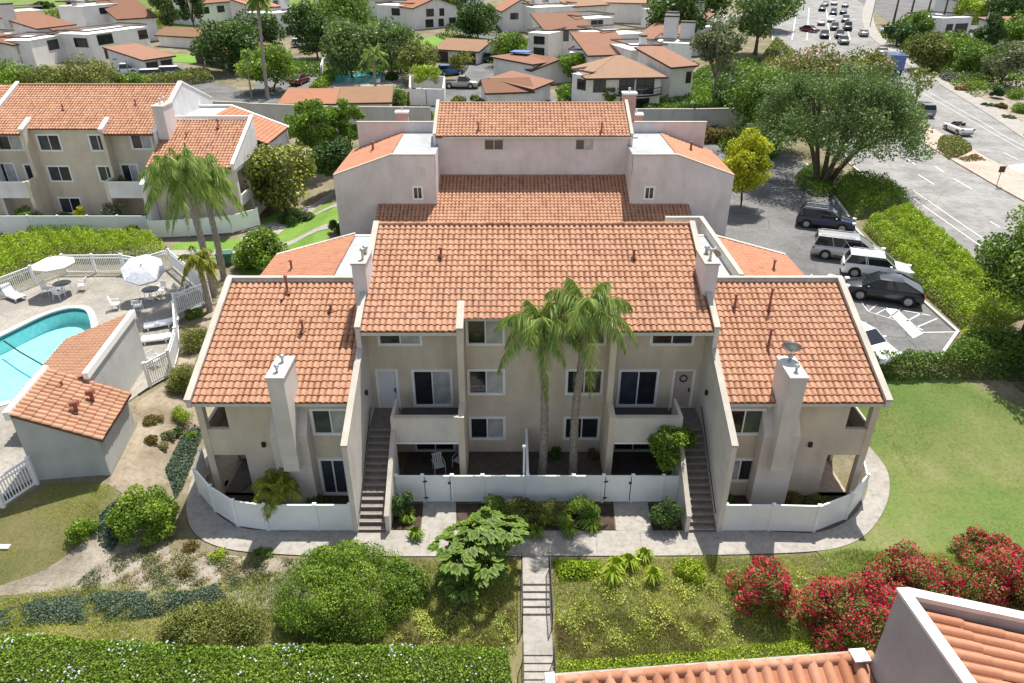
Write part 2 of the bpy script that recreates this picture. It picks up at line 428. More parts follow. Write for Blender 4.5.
    # --- wings
    for s in (-1, 1):
        tan, lt, co, fa = mb(), mb(), mb(), mb()
        def X(a, b): return sorted((s * a, s * b))
        wh = []
        a, b = X(8.3, 10.05); wh.append((a, b, 3.54, 5.0))
        lz = .05 if s < 0 else .83
        a2, b2 = X(8.75, 10.05); wh.append((a2, b2, lz, 2.24))
        a3, b3 = X(13.75, 14.75); wh.append((a3, b3, 3.85, 5.1))
        a4, b4 = X(13.3, 14.75); wh.append((a4, b4, 0, 2.42))
        x0, x1 = X(8.14, 14.75); tan.wall(x0, x1, 0, 5.45, 25.9, wh, .2)
        window(B, (a + b) / 2, 25.9 - Y0, 3.54, 1.75, 1.46, 0, ('glass_blue', 'glass_blind') if s < 0 else ('glass_dark', 'glass_green'))
        window(B, (a2 + b2) / 2, 25.9 - Y0, lz, 1.3, 2.24 - lz, 0, ('glass_blue', 'glass_blue') if s < 0 else ('glass_blind', 'glass_dark'), name='sliding_door' if s < 0 else 'window')
        # loggia: inner walls and floor, outer column
        xi0, xi1 = X(12.95, 13.1); piece('wall', 'stucco_tan', 'box', xi0, xi1, 26.12, 28.64, 0, 5.4)
        yb0, yb1 = X(13.1, 15.03); piece('wall', 'stucco_tan', 'box', yb0, yb1, 28.65, 28.8, 0, 6.0)
        piece('wall', 'stucco_light', 'box', yb0, yb1, 26.12, 28.64, 2.5, 2.78)
        # side wall with openings
        sx = s * 15.05
        tan.wall(26.22, 39.5, 0, 5.45, sx, [(26.35, 28.5, 0, 2.42), (26.35, 28.5, 3.85, 5.1)], -.15 * s, swap=True)
        piece('wall', 'stucco_tan', 'box', *X(14.752, 15.05), 25.88, 26.2, 0, 5.45)
        piece('wall', 'stucco_light', 'xprism', [(25.55, 5.25), (25.55, 5.58), (32.3, 8.3), (32.5, 8.3), (32.5, 5.25)], *X(15.02, 15.22))
        piece('coping', 'coping', 'xprism', [(25.52, 5.58), (25.52, 5.68), (32.3, 8.42), (32.55, 8.42), (32.55, 8.3), (32.3, 8.3)], *X(14.98, 15.27))
        piece('wall', 'stucco_light', 'box', *X(8.14, 15.02), 32.32, 32.5, 5, 8.3); piece('coping', 'coping', 'box', *X(8.14, 14.98), 32.29, 32.53, 8.3, 8.42)
        # roof
        xa, xb = X(8.16, 15.0)
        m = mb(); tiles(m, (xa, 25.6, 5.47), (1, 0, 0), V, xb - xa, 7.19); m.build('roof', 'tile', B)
        dk = mb(); dk.slab([(xa, 25.64, 5.45), (xb, 25.64, 5.45), (xb, 32.3, 8.11), (xa, 32.3, 8.11)], .14); dk.build('roof_deck', 'underlay', B)
        piece('fascia', 'fascia', 'box', xa, xb, 25.58, 25.63, 5.28, 5.43)
        # chimney and breast
        cx_ = .22 if s < 0 else 0
        ch = mb(); ch.box(*X(10.28 + cx_, 10.98 + cx_), 24.7, 26.4, 2.44, 7.24)
        ch.box(*X(9.9 + cx_, 11.5 + cx_), 25.2, 25.9, 0, 4.0); ch.xprism([(25.2, 4.0), (25.9, 4.9), (25.9, 4.0)], *X(9.9 + cx_, 11.5 + cx_))
        cho = ch.build('chimney', 'stucco_light', B)
        cc = mb(); cc.box(*X(10.24 + cx_, 11.02 + cx_), 24.66, 26.44, 7.24, 7.33)
        cc.build('chimney_cap', 'chimney_top', cho)
        for yy in (25.15, 25.95):
            fl = mb(); fl.lathe([(.07, 0), (.07, .22), (.12, .24), (.12, .32), (.0, .36)], (s * (10.63 + cx_), yy, 7.33), 10); fl.build('flue', 'galv', cho)
        lamp = mb(); lamp.obox((s * 12.35, 25.85, 3.05), (.16, .14, .24)); lamp.build('wall_lamp', 'black_metal', B)
        # main-roof chimney beside the parapet
        dx_ = .12 if s < 0 else -.02; c2 = mb(); c2.box(*X(7.70 + dx_, 8.33 + dx_), 30.0, 31.7, 6.6, 10.05); c2o = c2.build('chimney', 'stucco_rose', B)
        cc = mb(); cc.box(*X(7.66 + dx_, 8.37 + dx_), 29.96, 31.74, 10.05, 10.14); cc.build('chimney_cap', 'coping', c2o)
        fl = mb(); fl.lathe([(.07, 0), (.07, .4), (.12, .42), (.12, .5), (0, .55)], (s * 8.0, 30.5, 10.14), 10); fl.build('flue', 'galv', c2o); fl = mb()
        fl.lathe([(.1, 0), (.1, .25), (.14, .27), (.14, .34), (0, .4)], (s * 8.0, 31.2, 10.14), 10); fl.build('flue', 'galv', c2o)
        # mid unit: flat roof, outward-sloping tile roof
        piece('wall', 'stucco_light', 'wall', 32.5, 39.3, 5.45, 6.6, s * 15.05, (), .1, swap=True)
        piece('wall', 'stucco_light', 'yprism', [(s * 15.0, 0), (s * 15.0, 6.68), (s * 10.3, 7.98), (s * 8.0, 7.98), (s * 8.0, 0)], 39.3, 39.5)
        piece('coping', 'coping', 'yprism', [(s * 15.1, 6.66), (s * 15.1, 6.8), (s * 10.3, 8.12), (s * 10.3, 7.98)], 39.27, 39.53)
        mm = mb()
        O, U = ((-15.1, 39.3, 6.7), (0, -1, 0)) if s < 0 else ((15.1, 32.55, 6.7), (0, 1, 0))
        tiles(mm, O, U, Vector((-s * 4.8, 0, 1.29)), 6.75, 4.97, low=True); mm.build('roof', 'tile_orange', B)
        dk = mb(); dk.slab([(s * 15.05, 32.55, 6.68), (s * 15.05, 39.3, 6.68), (s * 10.3, 39.3, 7.96), (s * 10.3, 32.55, 7.96)], .12); dk.build('roof_deck', 'underlay', B)
        fr = mb(); fr.box(*X(8.14, 10.3), 32.5, 39.3, 7.8, 7.94); fr.build('flat_roof', 'membrane', B)
        if s > 0:
            piece('wall', 'stucco_light', 'box', 10.2, 10.4, 32.5, 41.3, 7.0, 8.4); piece('wall', 'stucco_light', 'box', 8.14, 10.4, 41.1, 41.3, 6, 8.4)
            piece('coping', 'coping', 'box', 10.17, 10.43, 32.55, 41.33, 8.4, 8.48); piece('coping', 'coping', 'box', 8.14, 10.17, 41.07, 41.33, 8.4, 8.48)
        tan.build('wall', 'stucco_tan', B); lt.build('wall', 'stucco_light', B); co.build('coping', 'coping', B); fa.build('fascia', 'fascia', B)
    # --- rear units
    fa = mb()
    RX = .55
    ro, rco = MB((-RX, Y0, 0)), MB((-RX, Y0, 0))
    _mb = mb
    def mb(): return MB((-RX, Y0, 0))
    Vr = Vector((0, 1, .4)).normalized()
    def X2(s, a, b): return sorted((s * a, s * b))
    uw = [(-3.9, -2.35, 8.44, 9.3), (3.4, 4.85, 8.44, 9.3)]
    piece('wall', 'stucco_rose', 'wall', -7.75, 7.75, 4.5, 9.6, 57.5, uw, .12)
    for a, b, z0, z1 in uw:
        window(B, (a + b) / 2 + RX, 57.5 - Y0, z0, b - a, z1 - z0, 0, ('glass_brown', 'glass_brown') if a < 0 else ('glass_brown', 'glass_blind'), frame='fascia', trim=.06)
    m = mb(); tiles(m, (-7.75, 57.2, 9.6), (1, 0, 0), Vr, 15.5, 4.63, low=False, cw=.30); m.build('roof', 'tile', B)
    dk = mb(); dk.slab([(-7.75, 57.24, 9.58), (7.75, 57.24, 9.58), (7.75, 61.5, 11.28), (-7.75, 61.5, 11.28)], .14)
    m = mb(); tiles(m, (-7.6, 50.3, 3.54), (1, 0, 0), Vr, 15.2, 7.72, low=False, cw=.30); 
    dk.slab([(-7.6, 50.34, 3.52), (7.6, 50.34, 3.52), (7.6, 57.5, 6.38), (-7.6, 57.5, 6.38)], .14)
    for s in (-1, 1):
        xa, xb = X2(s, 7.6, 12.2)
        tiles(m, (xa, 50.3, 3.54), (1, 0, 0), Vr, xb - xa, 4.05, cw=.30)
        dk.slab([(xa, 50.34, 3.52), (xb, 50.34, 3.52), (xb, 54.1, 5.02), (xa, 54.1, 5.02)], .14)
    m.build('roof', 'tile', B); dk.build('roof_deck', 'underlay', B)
    piece('fascia', 'fascia', 'box', -7.75 + RX, 7.75 + RX, 57.16, 57.22, 9.42, 9.56)
    piece('wall', 'stucco_rose', 'box', -12.0, 12.0, 50.8, 51.0, 0, 3.7)
    rc = mb(); rc.tube([(-7.7, 61.5, 11.34), (7.7, 61.5, 11.34)], .12, 8); rc.build('ridge_cap', 'tile', B)
    piece('wall', 'stucco_rose', 'box', -7.9, 7.9, 61.5, 61.75, 0, 11.2)
    for s in (-1, 1):
        piece('wall', 'stucco_rose', 'xprism', [(57.3, 4), (57.3, 9.72), (61.6, 11.5), (61.75, 11.5), (61.75, 4)], *X2(s, 7.75, 7.95))
        piece('coping', 'coping', 'xprism', [(57.25, 9.72), (57.25, 9.8), (61.6, 11.58), (61.8, 11.58), (61.8, 11.5), (61.6, 11.5)], *X2(s, 7.72, 7.98))
        xi, xo, xk = 7.55, 15.45, 10.9
        hl = [(*X2(s, 8.6, 9.45), 5.4, 6.5)]
        # front wall of the rear block: rectangle below, gable above
        a, b = X2(s, xi, xo); piece('wall', 'stucco_rose', 'wall', a, b, 0, 7.3, 54.1, hl, .1)
        piece('wall', 'stucco_rose', 'yprism', [(s * xo, 7.3), (s * xk, 8.87), (s * xi, 8.87), (s * xi, 7.3)], 54.1, 54.3)
        a, b = hl[0][:2]; window(B, (a + b) / 2 + RX, 54.1 - Y0, 5.4, .85, 1.1, 0, ('glass_dark', 'glass_dark'))
        v = mb(); v.box(*X2(s, 8.35, 8.75), 54.07, 54.12, 7.35, 7.95); v.build('vent', 'fascia', B)
        piece('wall', 'stucco_rose', 'wall', 54.1, 62.2, 0, 7.3, s * xo, (), .1, swap=True); piece('wall', 'stucco_rose', 'wall', 54.1, 62.2, 0, 8.87, s * xi, (), .1, swap=True)
        piece('wall', 'stucco_rose', 'box', *X2(s, 7.95, 14.9), 62.0, 62.25, 0, 9.65); piece('coping', 'coping', 'box', *X2(s, 7.95, 14.95), 61.97, 62.28, 9.65, 9.72)
        piece('coping', 'coping', 'yprism', [(s * xo, 7.3), (s * xo, 7.4), (s * xk, 8.97), (s * xi, 8.97), (s * xi, 8.87), (s * xk, 8.87)], 54.06, 54.34)
        O, U = ((-15.5, 62.0, 7.26), (0, -1, 0)) if s < 0 else ((15.5, 54.3, 7.26), (0, 1, 0))
        mm = mb(); tiles(mm, O, U, Vector((-s * (xo - xk), 0, 1.57)), 7.7, 4.83, low=True, cw=.30); mm.build('roof', 'tile_orange', B)
        dk = mb(); dk.slab([(s * 15.4, 54.3, 7.25), (s * 15.4, 62, 7.25), (s * xk, 62, 8.78), (s * xk, 54.3, 8.78)], .12); dk.build('roof_deck', 'underlay', B)
        fr = mb(); fr.box(*X2(s, xi + .02, xk), 54.3, 62.0, 8.7, 8.82); fr.build('flat_roof', 'membrane', B)
    # vents and pipes on the roofs
    mb = lambda: MB((0, Y0, 0))
    def pipe(x, y, z, h=.6, r=.06):
        p = mb(); p.tube([(x, y, z - .1), (x, y, z + h)], r, 8); p.lathe([(r * 1.8, h), (r * 1.8, h + .05), (0, h + .08)], (x, y, z), 8); p.lathe([(.2, .06), (r, .2)], (x, y, z), 8)
        p.build('vent_pipe', 'rust_pipe', B)
    for x, y, h in ((-4.6, 32.4, .45), (4.8, 32.3, .45)): pipe(x, y, 7.68 + .4 * (y - 28), h)
    for x, y, h in ((-12.1, 31.6, .9), (-10.9, 29.3, .6), (-9.8, 30.5, .35), (9.6, 30.8, .6), (11.2, 30.6, 1.1), (10.7, 28.6, .8)): pipe(x, y, 5.47 + .4 * (y - 25.6), h)
    for x, y, h in ((-3.8, 57.9, .6), (6.0, 57.7, .7), (-9, 57.5, .0)):
        if h: pipe(x, y, 9.6 + .4 * (y - 57.2), h)
    for s in (-1, 1): pipe(s * 13.2, 36, 7.15, .6); pipe(s * 13 + .5, 58.5, 8.1, .7, .09)
    def dish(x, y, z, rz, r=.42, part=True):
        p = mb(); p.tube([(x, y, z), (x, y, z + .5)], .03, 6)
        ob = p.build('dish_mast', 'galv', B)
        d = MB(); d.lathe([(0, 0), (r * .5, .05), (r * .85, .14), (r, .2), (r, .215), (r * .84, .16), (r * .48, .07), (0, .02)], n=18)
        d.tube([(0, -r, .18), (0, -.05, .5)], .018, 6); d.obox((0, -.05, .52), (.08, .08, .14))
        o = d.build('satellite_dish', 'grey_metal', ob, (x, y - Y0, z + .5)); o.rotation_euler = (R(55), 0, rz)
    dish(10.63, 26.0, 7.33, R(160)); dish(8.5, 31.9, 9.2, R(150), .38); dish(-8.75, 33.4, 8.0, R(20), .38)
    fa.build('fascia', 'fascia', B); ro.build('wall', 'stucco_rose', B); rco.build('coping', 'coping', B)
    # unseen courtyard floors inside the block
    return B
main_building()
# ------------------------------------------------------------------ ground materials
mat_ground('soil', [(.25, (.135, .105, .07)), (.45, (.24, .195, .14)), (.62, (.33, .28, .21)), (.8, (.40, .35, .275))], .45, 9, 5, .7)
mat_ground('ground_far', [(.25, (.085, .085, .040)), (.42, (.15, .135, .075)), (.55, (.21, .18, .12)), (.7, (.28, .24, .175)), (.85, (.33, .285, .22))], .3, 9, 4, .7)
mat_ground('sandy', [(.25, (.17, .14, .10)), (.5, (.30, .26, .205)), (.75, (.40, .36, .30))], 1.1, 9, 7, .8)
mat_ground('drygrass', [(.22, (.12, .125, .045)), (.42, (.19, .185, .075)), (.58, (.25, .22, .11)), (.75, (.30, .25, .15))], .55, 9, 9, .9, bscale=30)
mat_ground('lawn', [(.25, (.095, .16, .038)), (.42, (.125, .19, .048)), (.56, (.165, .205, .062)), (.74, (.26, .245, .115))], .2, 8, 6, .8, bscale=40)
mat_ground('lawn_dry', [(.2, (.095, .115, .035)), (.45, (.145, .15, .055)), (.65, (.20, .175, .08)), (.85, (.24, .195, .10))], .3, 8, 6, .8, bscale=40)
mat_ground('lawn_bright', [(.2, (.10, .19, .03)), (.5, (.15, .26, .045)), (.8, (.20, .30, .07))], .4, 6, 6, .7, bscale=40)
mat_ground('hillgrass', [(.25, (.09, .14, .035)), (.5, (.14, .20, .05)), (.7, (.19, .235, .08)), (.85, (.22, .21, .11))], .035, 10, .4, .7, bscale=2)
mat_ground('mulch', [(.3, (.045, .032, .024)), (.6, (.085, .06, .045)), (.8, (.13, .095, .07))], 2, 8, 14, .9)
mat_ground('concrete', [(.25, (.26, .24, .212)), (.5, (.315, .293, .263)), (.75, (.355, .333, .30))], .7, 8, 4, .15, .85)
mat_ground('deck_concrete', [(.25, (.265, .243, .208)), (.5, (.305, .283, .248)), (.75, (.335, .313, .28))], .5, 8, 5, .15, .85)
mat_ground('asphalt', [(.25, (.12, .12, .12)), (.5, (.155, .154, .151)), (.75, (.185, .183, .18))], .25, 9, 3, .3, .9)
mat_ground('asphalt_street', [(.25, (.215, .211, .203)), (.5, (.255, .25, .24)), (.75, (.285, .28, .268))], .12, 9, 2, .25, .9)
mat_ground('paving_pink', [(.25, (.36, .265, .215)), (.5, (.43, .335, .28)), (.75, (.48, .39, .33))], .4, 8, 3, .3, .9)
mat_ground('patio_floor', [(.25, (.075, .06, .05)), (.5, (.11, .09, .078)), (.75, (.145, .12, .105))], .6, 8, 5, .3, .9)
mat_plain('paint_white', (.56, .56, .55), .7, var=.12, scale=3)
mat_plain('curb', (.50, .48, .45), .85, var=.15)
mat_plain('joint', (.20, .19, .175), .9)

def crack(name, sc, dark):
    m = MATS[name]; nt = m.node_tree; b = nt.nodes['Principled BSDF']; src = b.inputs['Base Color'].links[0].from_socket
    tc = nt.nodes.new('ShaderNodeTexCoord'); dn = N(nt, 'ShaderNodeTexNoise'); dn.inputs['Scale'].default_value = 1.2; nt.links.new(tc.outputs['Object'], dn.inputs['Vector'])
    mx = N(nt, 'ShaderNodeMixRGB'); mx.inputs[0].default_value = .12; nt.links.new(tc.outputs['Object'], mx.inputs[1]); nt.links.new(dn.outputs['Color'], mx.inputs[2])
    vo = N(nt, 'ShaderNodeTexVoronoi', feature='DISTANCE_TO_EDGE'); vo.inputs['Scale'].default_value = sc; nt.links.new(mx.outputs[0], vo.inputs['Vector'])
    c = ramp(nt, vo.outputs[0], [(0.0, (dark, dark, dark)), (.012, (1, 1, 1))]); st = ramp(nt, noise(nt, .35, 3, .5), [(.35, (.80, .80, .80)), (.6, (1.05, 1.05, 1.04))])
    nt.links.new(mixc(nt, mixc(nt, src, c, 1, 'MULTIPLY'), st, 1, 'MULTIPLY'), b.inputs['Base Color'])
crack('asphalt', .32, .62); crack('asphalt_street', .16, .78); crack('deck_concrete', .22, .8)
XS = [-900, -600, -420, -300, -240, -200, -170, -145, -125, -110, -98, -88, -80, -74, -70] + list(range(-68, 92)) + [95, 100, 108, 118, 130, 145, 165, 190, 220, 270, 340, 460, 640, 900]
YS = [-60, -30, -10, 0] + list(range(3, 104)) + [106, 109, 112, 116, 120, 125, 130, 136, 142, 149, 156, 164, 172, 182, 192, 204, 218, 234, 252, 272, 296, 330, 380, 450, 560, 700, 900, 1200, 1700]
POOL = [(-33.9, 33.6), (-31.9, 38.6), (-31.1, 40.9), (-30.5, 42.1), (-29.7, 42.75), (-28.8, 42.7), (-28.0, 42.0), (-26.5, 39.6), (-25.6, 37.2), (-25.3, 34.5), (-25.7, 32.9), (-26.6, 31.7), (-27.8, 31.1), (-29.6, 30.9), (-32, 31.3), (-33.5, 32.2)]
def inpoly(x, y, P):
    c = False
    for i in range(len(P)):
        (x1, y1), (x2, y2) = P[i], P[i - 1]
        if (y1 > y) != (y2 > y) and x < (x2 - x1) * (y - y1) / (y2 - y1) + x1: c = not c
    return c
def make_ground():
    vs = []
    for y in YS:
        for x in XS:
            z = terrain(x, y)
            if -36 < x < -23 and 29 < y < 45 and any(inpoly(x + a, y + b, POOL) for a in (-1, 0, 1) for b in (-1, 0, 1)): z -= 2.8
            vs.append((x, y, z))
    nx = len(XS); fs = [(j * nx + i, j * nx + i + 1, (j + 1) * nx + i + 1, (j + 1) * nx + i) for j in range(len(YS) - 1) for i in range(nx - 1)]
    m = MB(); m.add(vs, fs, .5, True); struct(m.build('ground', 'ground_far'))
make_ground()

def drape(name, poly, dz, mat, pts='xy', flat=None, kind='structure', thick=0):
    """sheet cut along the terrain grid and laid dz above it"""
    P = [g(u, v)[:2] for u, v in poly] if pts == 'px' else poly
    bm = bmesh.new()
    f = bm.faces.new([bm.verts.new((x, y, 0)) for x, y in P])
    f.normal_update()
    if f.normal.z < 0: f.normal_flip(); f.normal_update()
    bmesh.ops.triangulate(bm, faces=[f])
    x0, x1 = min(p[0] for p in P), max(p[0] for p in P); y0, y1 = min(p[1] for p in P), max(p[1] for p in P)
    if flat is None:
        for ax, LS, a, b in ((0, XS, x0, x1), (1, YS, y0, y1)):
            for q in LS:
                if a < q < b:
                    no = (1, 0, 0) if ax == 0 else (0, 1, 0); co = (q, 0, 0) if ax == 0 else (0, q, 0)
                    bmesh.ops.bisect_plane(bm, geom=bm.verts[:] + bm.edges[:] + bm.faces[:], plane_co=co, plane_no=no)
    for v in bm.verts: v.co.z = (terrain(v.co.x, v.co.y) if flat is None else flat) + dz
    bmesh.ops.recalc_face_normals(bm, faces=bm.faces[:])
    for f in bm.faces:
        if f.normal.z < 0: f.normal_flip()
    if thick:
        r = bmesh.ops.extrude_face_region(bm, geom=bm.faces[:])
        for v in r['geom']:
            if isinstance(v, bmesh.types.BMVert): v.co.z -= thick
        bmesh.ops.recalc_face_normals(bm, faces=bm.faces[:])
    me = bpy.data.meshes.new(name); bm.to_mesh(me); bm.free(); me.materials.append(MATS[mat])
    o = bpy.data.objects.new(name, me); COL.objects.link(o)
    if kind: o['kind'] = kind
    return o
def strip_poly(pts, w):
    L = []; Rr = []
    for i, p in enumerate(pts):
        a, b = pts[max(i - 1, 0)], pts[min(i + 1, len(pts) - 1)]
        d = Vector((b[0] - a[0], b[1] - a[1])).normalized(); n = Vector((-d.y, d.x)) * w / 2
        L.append((p[0] + n.x, p[1] + n.y)); Rr.append((p[0] - n.x, p[1] - n.y))
    return L + Rr[::-1]
def smoothline(pts, k=4):
    out = []
    P = [pts[0]] + list(pts) + [pts[-1]]
    for i in range(1, len(P) - 2):
        for j in range(k):
            t = j / k; a, b, c, d = (Vector(P[i + q][:2]) for q in (-1, 0, 1, 2))
            v = .5 * ((2 * b) + (c - a) * t + (2 * a - 5 * b + 4 * c - d) * t * t + (-a + 3 * b - 3 * c + d) * t ** 3); out.append((v.x, v.y))
    out.append(tuple(pts[-1][:2])); return out

# --- paths in front
LW_OUT = smoothline([g(u, v)[:2] for u, v in [(222, 430), (203, 452), (190, 487), (187, 515), (199, 538), (235, 551), (300, 556)]])
LW_IN = smoothline([g(u, v)[:2] for u, v in [(230, 440), (208, 468), (207, 495), (216, 513), (240, 528), (272, 531.5), (300, 532)]])
drape('path', LW_OUT + LW_IN[::-1], .05, 'concrete')
FR = [(300, 556), (390, 557), (460, 557), (515, 557), (548, 556.5), (640, 556.5), (700, 556)]
FB = [(300, 531), (392, 531), (460, 531.5), (515, 532), (548, 532), (640, 531.5), (700, 531)]
drape('path', FR + FB[::-1], .05, 'concrete', 'px')
RW_OUT = smoothline([g(u, v)[:2] for u, v in [(700, 556), (800, 553), (846, 546), (872, 529), (887, 502), (889, 478), (880, 460), (862, 440)]])
RW_IN = smoothline([g(u, v)[:2] for u, v in [(700, 531), (770, 532), (815, 533.5), (848, 521), (864, 500), (868, 478), (862, 460), (850, 440)]])
drape('path', RW_OUT + RW_IN[::-1], .05, 'concrete')
drape('path', [(421, 531.3), (456, 531.3), (456, 500), (424, 500)], .045, 'concrete', 'px')
drape('path', [(616, 531.3), (652, 531.3), (647, 500), (613, 500)], .045, 'concrete', 'px')
for u, v0, v1 in ((430, 532, 556.5), (470, 532, 556.5), (515, 532, 557), (548, 532, 557), (596, 532, 556), (640, 532, 556), (330, 532, 556)):
    a, b = g(u, v0), g(u + (u - 540) * .02, v1); drape('path_joint', strip_poly([a[:2], b[:2]], .025), .056, 'joint')
# --- garden stair going down the bank
def garden_stair():
    L0, L1 = g(522, 557.2), g(548, 557.2)
    xa, xb = L0[0], L1[0]
    m = MB(); y = L0[1]; z = .05
    segs = [('ramp', 1.5, -.02), ('step', 5, .085), ('ramp', 1.35, .2), ('step', 6, .055), ('ramp', 5, .80)]
    k = 0
    for typ, a, b in segs:
        if typ == 'ramp':
            m.add([(xa, y, z), (xb, y, z), (xb, y - a, z - b), (xa, y - a, z - b), (xa, y, z - 1.2), (xb, y, z - 1.2), (xb, y - a, z - 1.2), (xa, y - a, z - 1.2)],
                  [(0, 1, 2, 3), (4, 7, 6, 5), (0, 4, 5, 1), (1, 5, 6, 2), (2, 6, 7, 3), (3, 7, 4, 0)]); y -= a; z -= b
        else:
            for i in range(a):
                m.box(xa, xb, y - .30, y, z - b - 1, z - b); y -= .30; z -= b
    o = m.build('garden_stair', 'concrete'); tag(o, 'pale concrete garden stair and walk running down the front bank between handrails', 'stairs')
    return xa, xb
SXA, SXB = garden_stair()

# --- lawns and beds
drape('lawn', [(17.2, 33.9), (20.2, 33.9), (24.5, 33.7), (27, 31.5), (30, 29), (46, 26), (46, 18), (24, 18.2), (19.5, 19.2), (13.5, 21.3)] + [(x + .02, y) for x, y in RW_OUT[5:]] + [(17.0, 32.2)], .03, 'lawn')
drape('lawn', smoothline([g(u, v)[:2] for u, v in [(-40, 592), (0, 585), (50, 567), (92, 535), (113, 505), (116, 486)]]) + [g(u, v)[:2] for u, v in [(60, 483), (44, 484), (0, 512), (-60, 530)]], .03, 'lawn_dry')
drape('bare_soil', [(-16.4, 24.3), (-14.6, 22.3), (-9.5, 21.9), (-6.5, 21.5), (-8, 19.6), (-12.5, 19.6), (-16.5, 20.4), (-21, 20.0), (-26, 19.2), (-26, 20.0), (-20.6, 20.5), (-18.2, 22.4), (-17.9, 23.6)], .02, 'sandy')
drape('bare_soil', [(-18.3, 25.0), (-16.2, 24.4), (-15.3, 28), (-15.4, 32), (-15.2, 45), (-18.5, 48), (-20.6, 47), (-20.3, 44), (-19.9, 37.2), (-19.0, 34), (-20, 31.5), (-19, 29.5)], .02, 'soil')
drape('dry_bank', [(-60, 19.3), (-21, 19.4), (-8, 19.0), (-5, 21.5), (SXA - .02, 21.8), (SXA - .02, 5), (-60, 5)], .012, 'drygrass')
drape('dry_bank', [(SXB + .02, 21.9), (16.2, 21.4), (21, 19.4), (46, 17.8), (46, 5), (SXB + .02, 5)], .012, 'drygrass')
drape('planting_bed', [(456.5, 504), (612.5, 504), (615, 530), (457, 530)], .03, 'mulch', 'px')
drape('planting_bed', [(393, 504), (423, 504), (420, 530), (390, 530)], .03, 'mulch', 'px')
drape('planting_bed', [(648, 504), (678, 504), (682, 530), (653, 530)], .03, 'mulch', 'px')
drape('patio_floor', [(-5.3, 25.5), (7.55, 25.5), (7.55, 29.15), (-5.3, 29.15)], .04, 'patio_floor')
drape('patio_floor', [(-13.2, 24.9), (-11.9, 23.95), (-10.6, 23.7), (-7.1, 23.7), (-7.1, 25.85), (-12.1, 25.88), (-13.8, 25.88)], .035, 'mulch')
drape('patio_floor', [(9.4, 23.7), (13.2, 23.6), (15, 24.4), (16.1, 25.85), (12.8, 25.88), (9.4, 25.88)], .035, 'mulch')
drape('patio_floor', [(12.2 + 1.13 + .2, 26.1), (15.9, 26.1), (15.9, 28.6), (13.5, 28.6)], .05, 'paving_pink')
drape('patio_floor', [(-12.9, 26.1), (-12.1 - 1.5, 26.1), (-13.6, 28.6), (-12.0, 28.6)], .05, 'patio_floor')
# --- lawn and walks between the left building and the pool
drape('lawn', [(-18.0, 45), (-15, 48), (-14.6, 61), (-17, 64), (-21.5, 63.5), (-22.5, 56), (-27.5, 54.8), (-27, 51.6), (-21.5, 51.6)], .03, 'lawn_bright')
drape('path', strip_poly(smoothline([(-32, 52.6), (-26, 52.7), (-21, 53.2), (-17, 55.4), (-14.2, 57.5)]), 1.1), .05, 'concrete')
drape('path', strip_poly(smoothline([(-20.5, 53.5), (-20.3, 57), (-19.6, 61), (-17.6, 66), (-15.5, 72)]), 1.3), .056, 'concrete')
drape('path', strip_poly(smoothline([(-22.5, 57.4), (-19.8, 60.2), (-15.6, 62.3)]), .9), .062, 'concrete')
# --- parking court
LOT = [(17.1, 35.0), (24.0, 34.8), (26.8, 37.9), (26.95, 43.2), (27.6, 50), (28.3, 56), (29.2, 60), (30.6, 68), (31.5, 76), (30, 92), (14, 94), (14, 64.5), (17.1, 62.5)]
drape('parking_court', LOT, .03, 'asphalt')
def curb(pts, h=.14, w=.18, name='kerb'):
    m = MB()
    for i in range(len(pts) - 1):
        a, b = Vector(pts[i]), Vector(pts[i + 1]); d = (b - a).normalized(); n = Vector((-d.y, d.x)) * w / 2; e = d * (w / 2 if i else 0)
        m.prism([(a - n - e)[:2], (b - n)[:2], (b + n)[:2], (a + n - e)[:2]], [terrain(*a) - .1, terrain(*b) - .1] + [terrain(*b) - .1, terrain(*a) - .1], [terrain(*a) + h, terrain(*b) + h, terrain(*b) + h, terrain(*a) + h])
    struct(m.build(name, 'curb'))
curb([(24.1, 34.75), (26.95, 37.9), (27.05, 43.2), (27.7, 50), (28.4, 56), (29.3, 60), (30.7, 68), (31.6, 76)])
def paint(pts, w, dz=.045, name='painted_line', px=True, mat='paint_white'):
    P = [g(u, v)[:2] for u, v in pts] if px else pts
    drape(name, strip_poly(P, w), dz, mat)
# hatched bay and ramp beside the black car
paint([(861, 302), (868, 312), (896, 321)], .07); paint([(868, 312), (877, 305)], .07); paint([(875, 315), (888, 308)], .07); paint([(888, 319), (901, 309)], .07)
drape('painted_panel', [(884, 309), (896, 309), (923, 334), (913, 339)], .045, 'paint_white', 'px')
paint([(903, 311), (930, 316)], .1); paint([(906, 322), (921, 314)], .1); paint([(916, 328), (937, 319)], .1); paint([(921, 333), (955, 332.5)], .1); paint([(923, 331), (914, 326)], .1)
paint([(804, 297), (836, 276)], .9); paint([(803, 285), (812, 275)], .1)
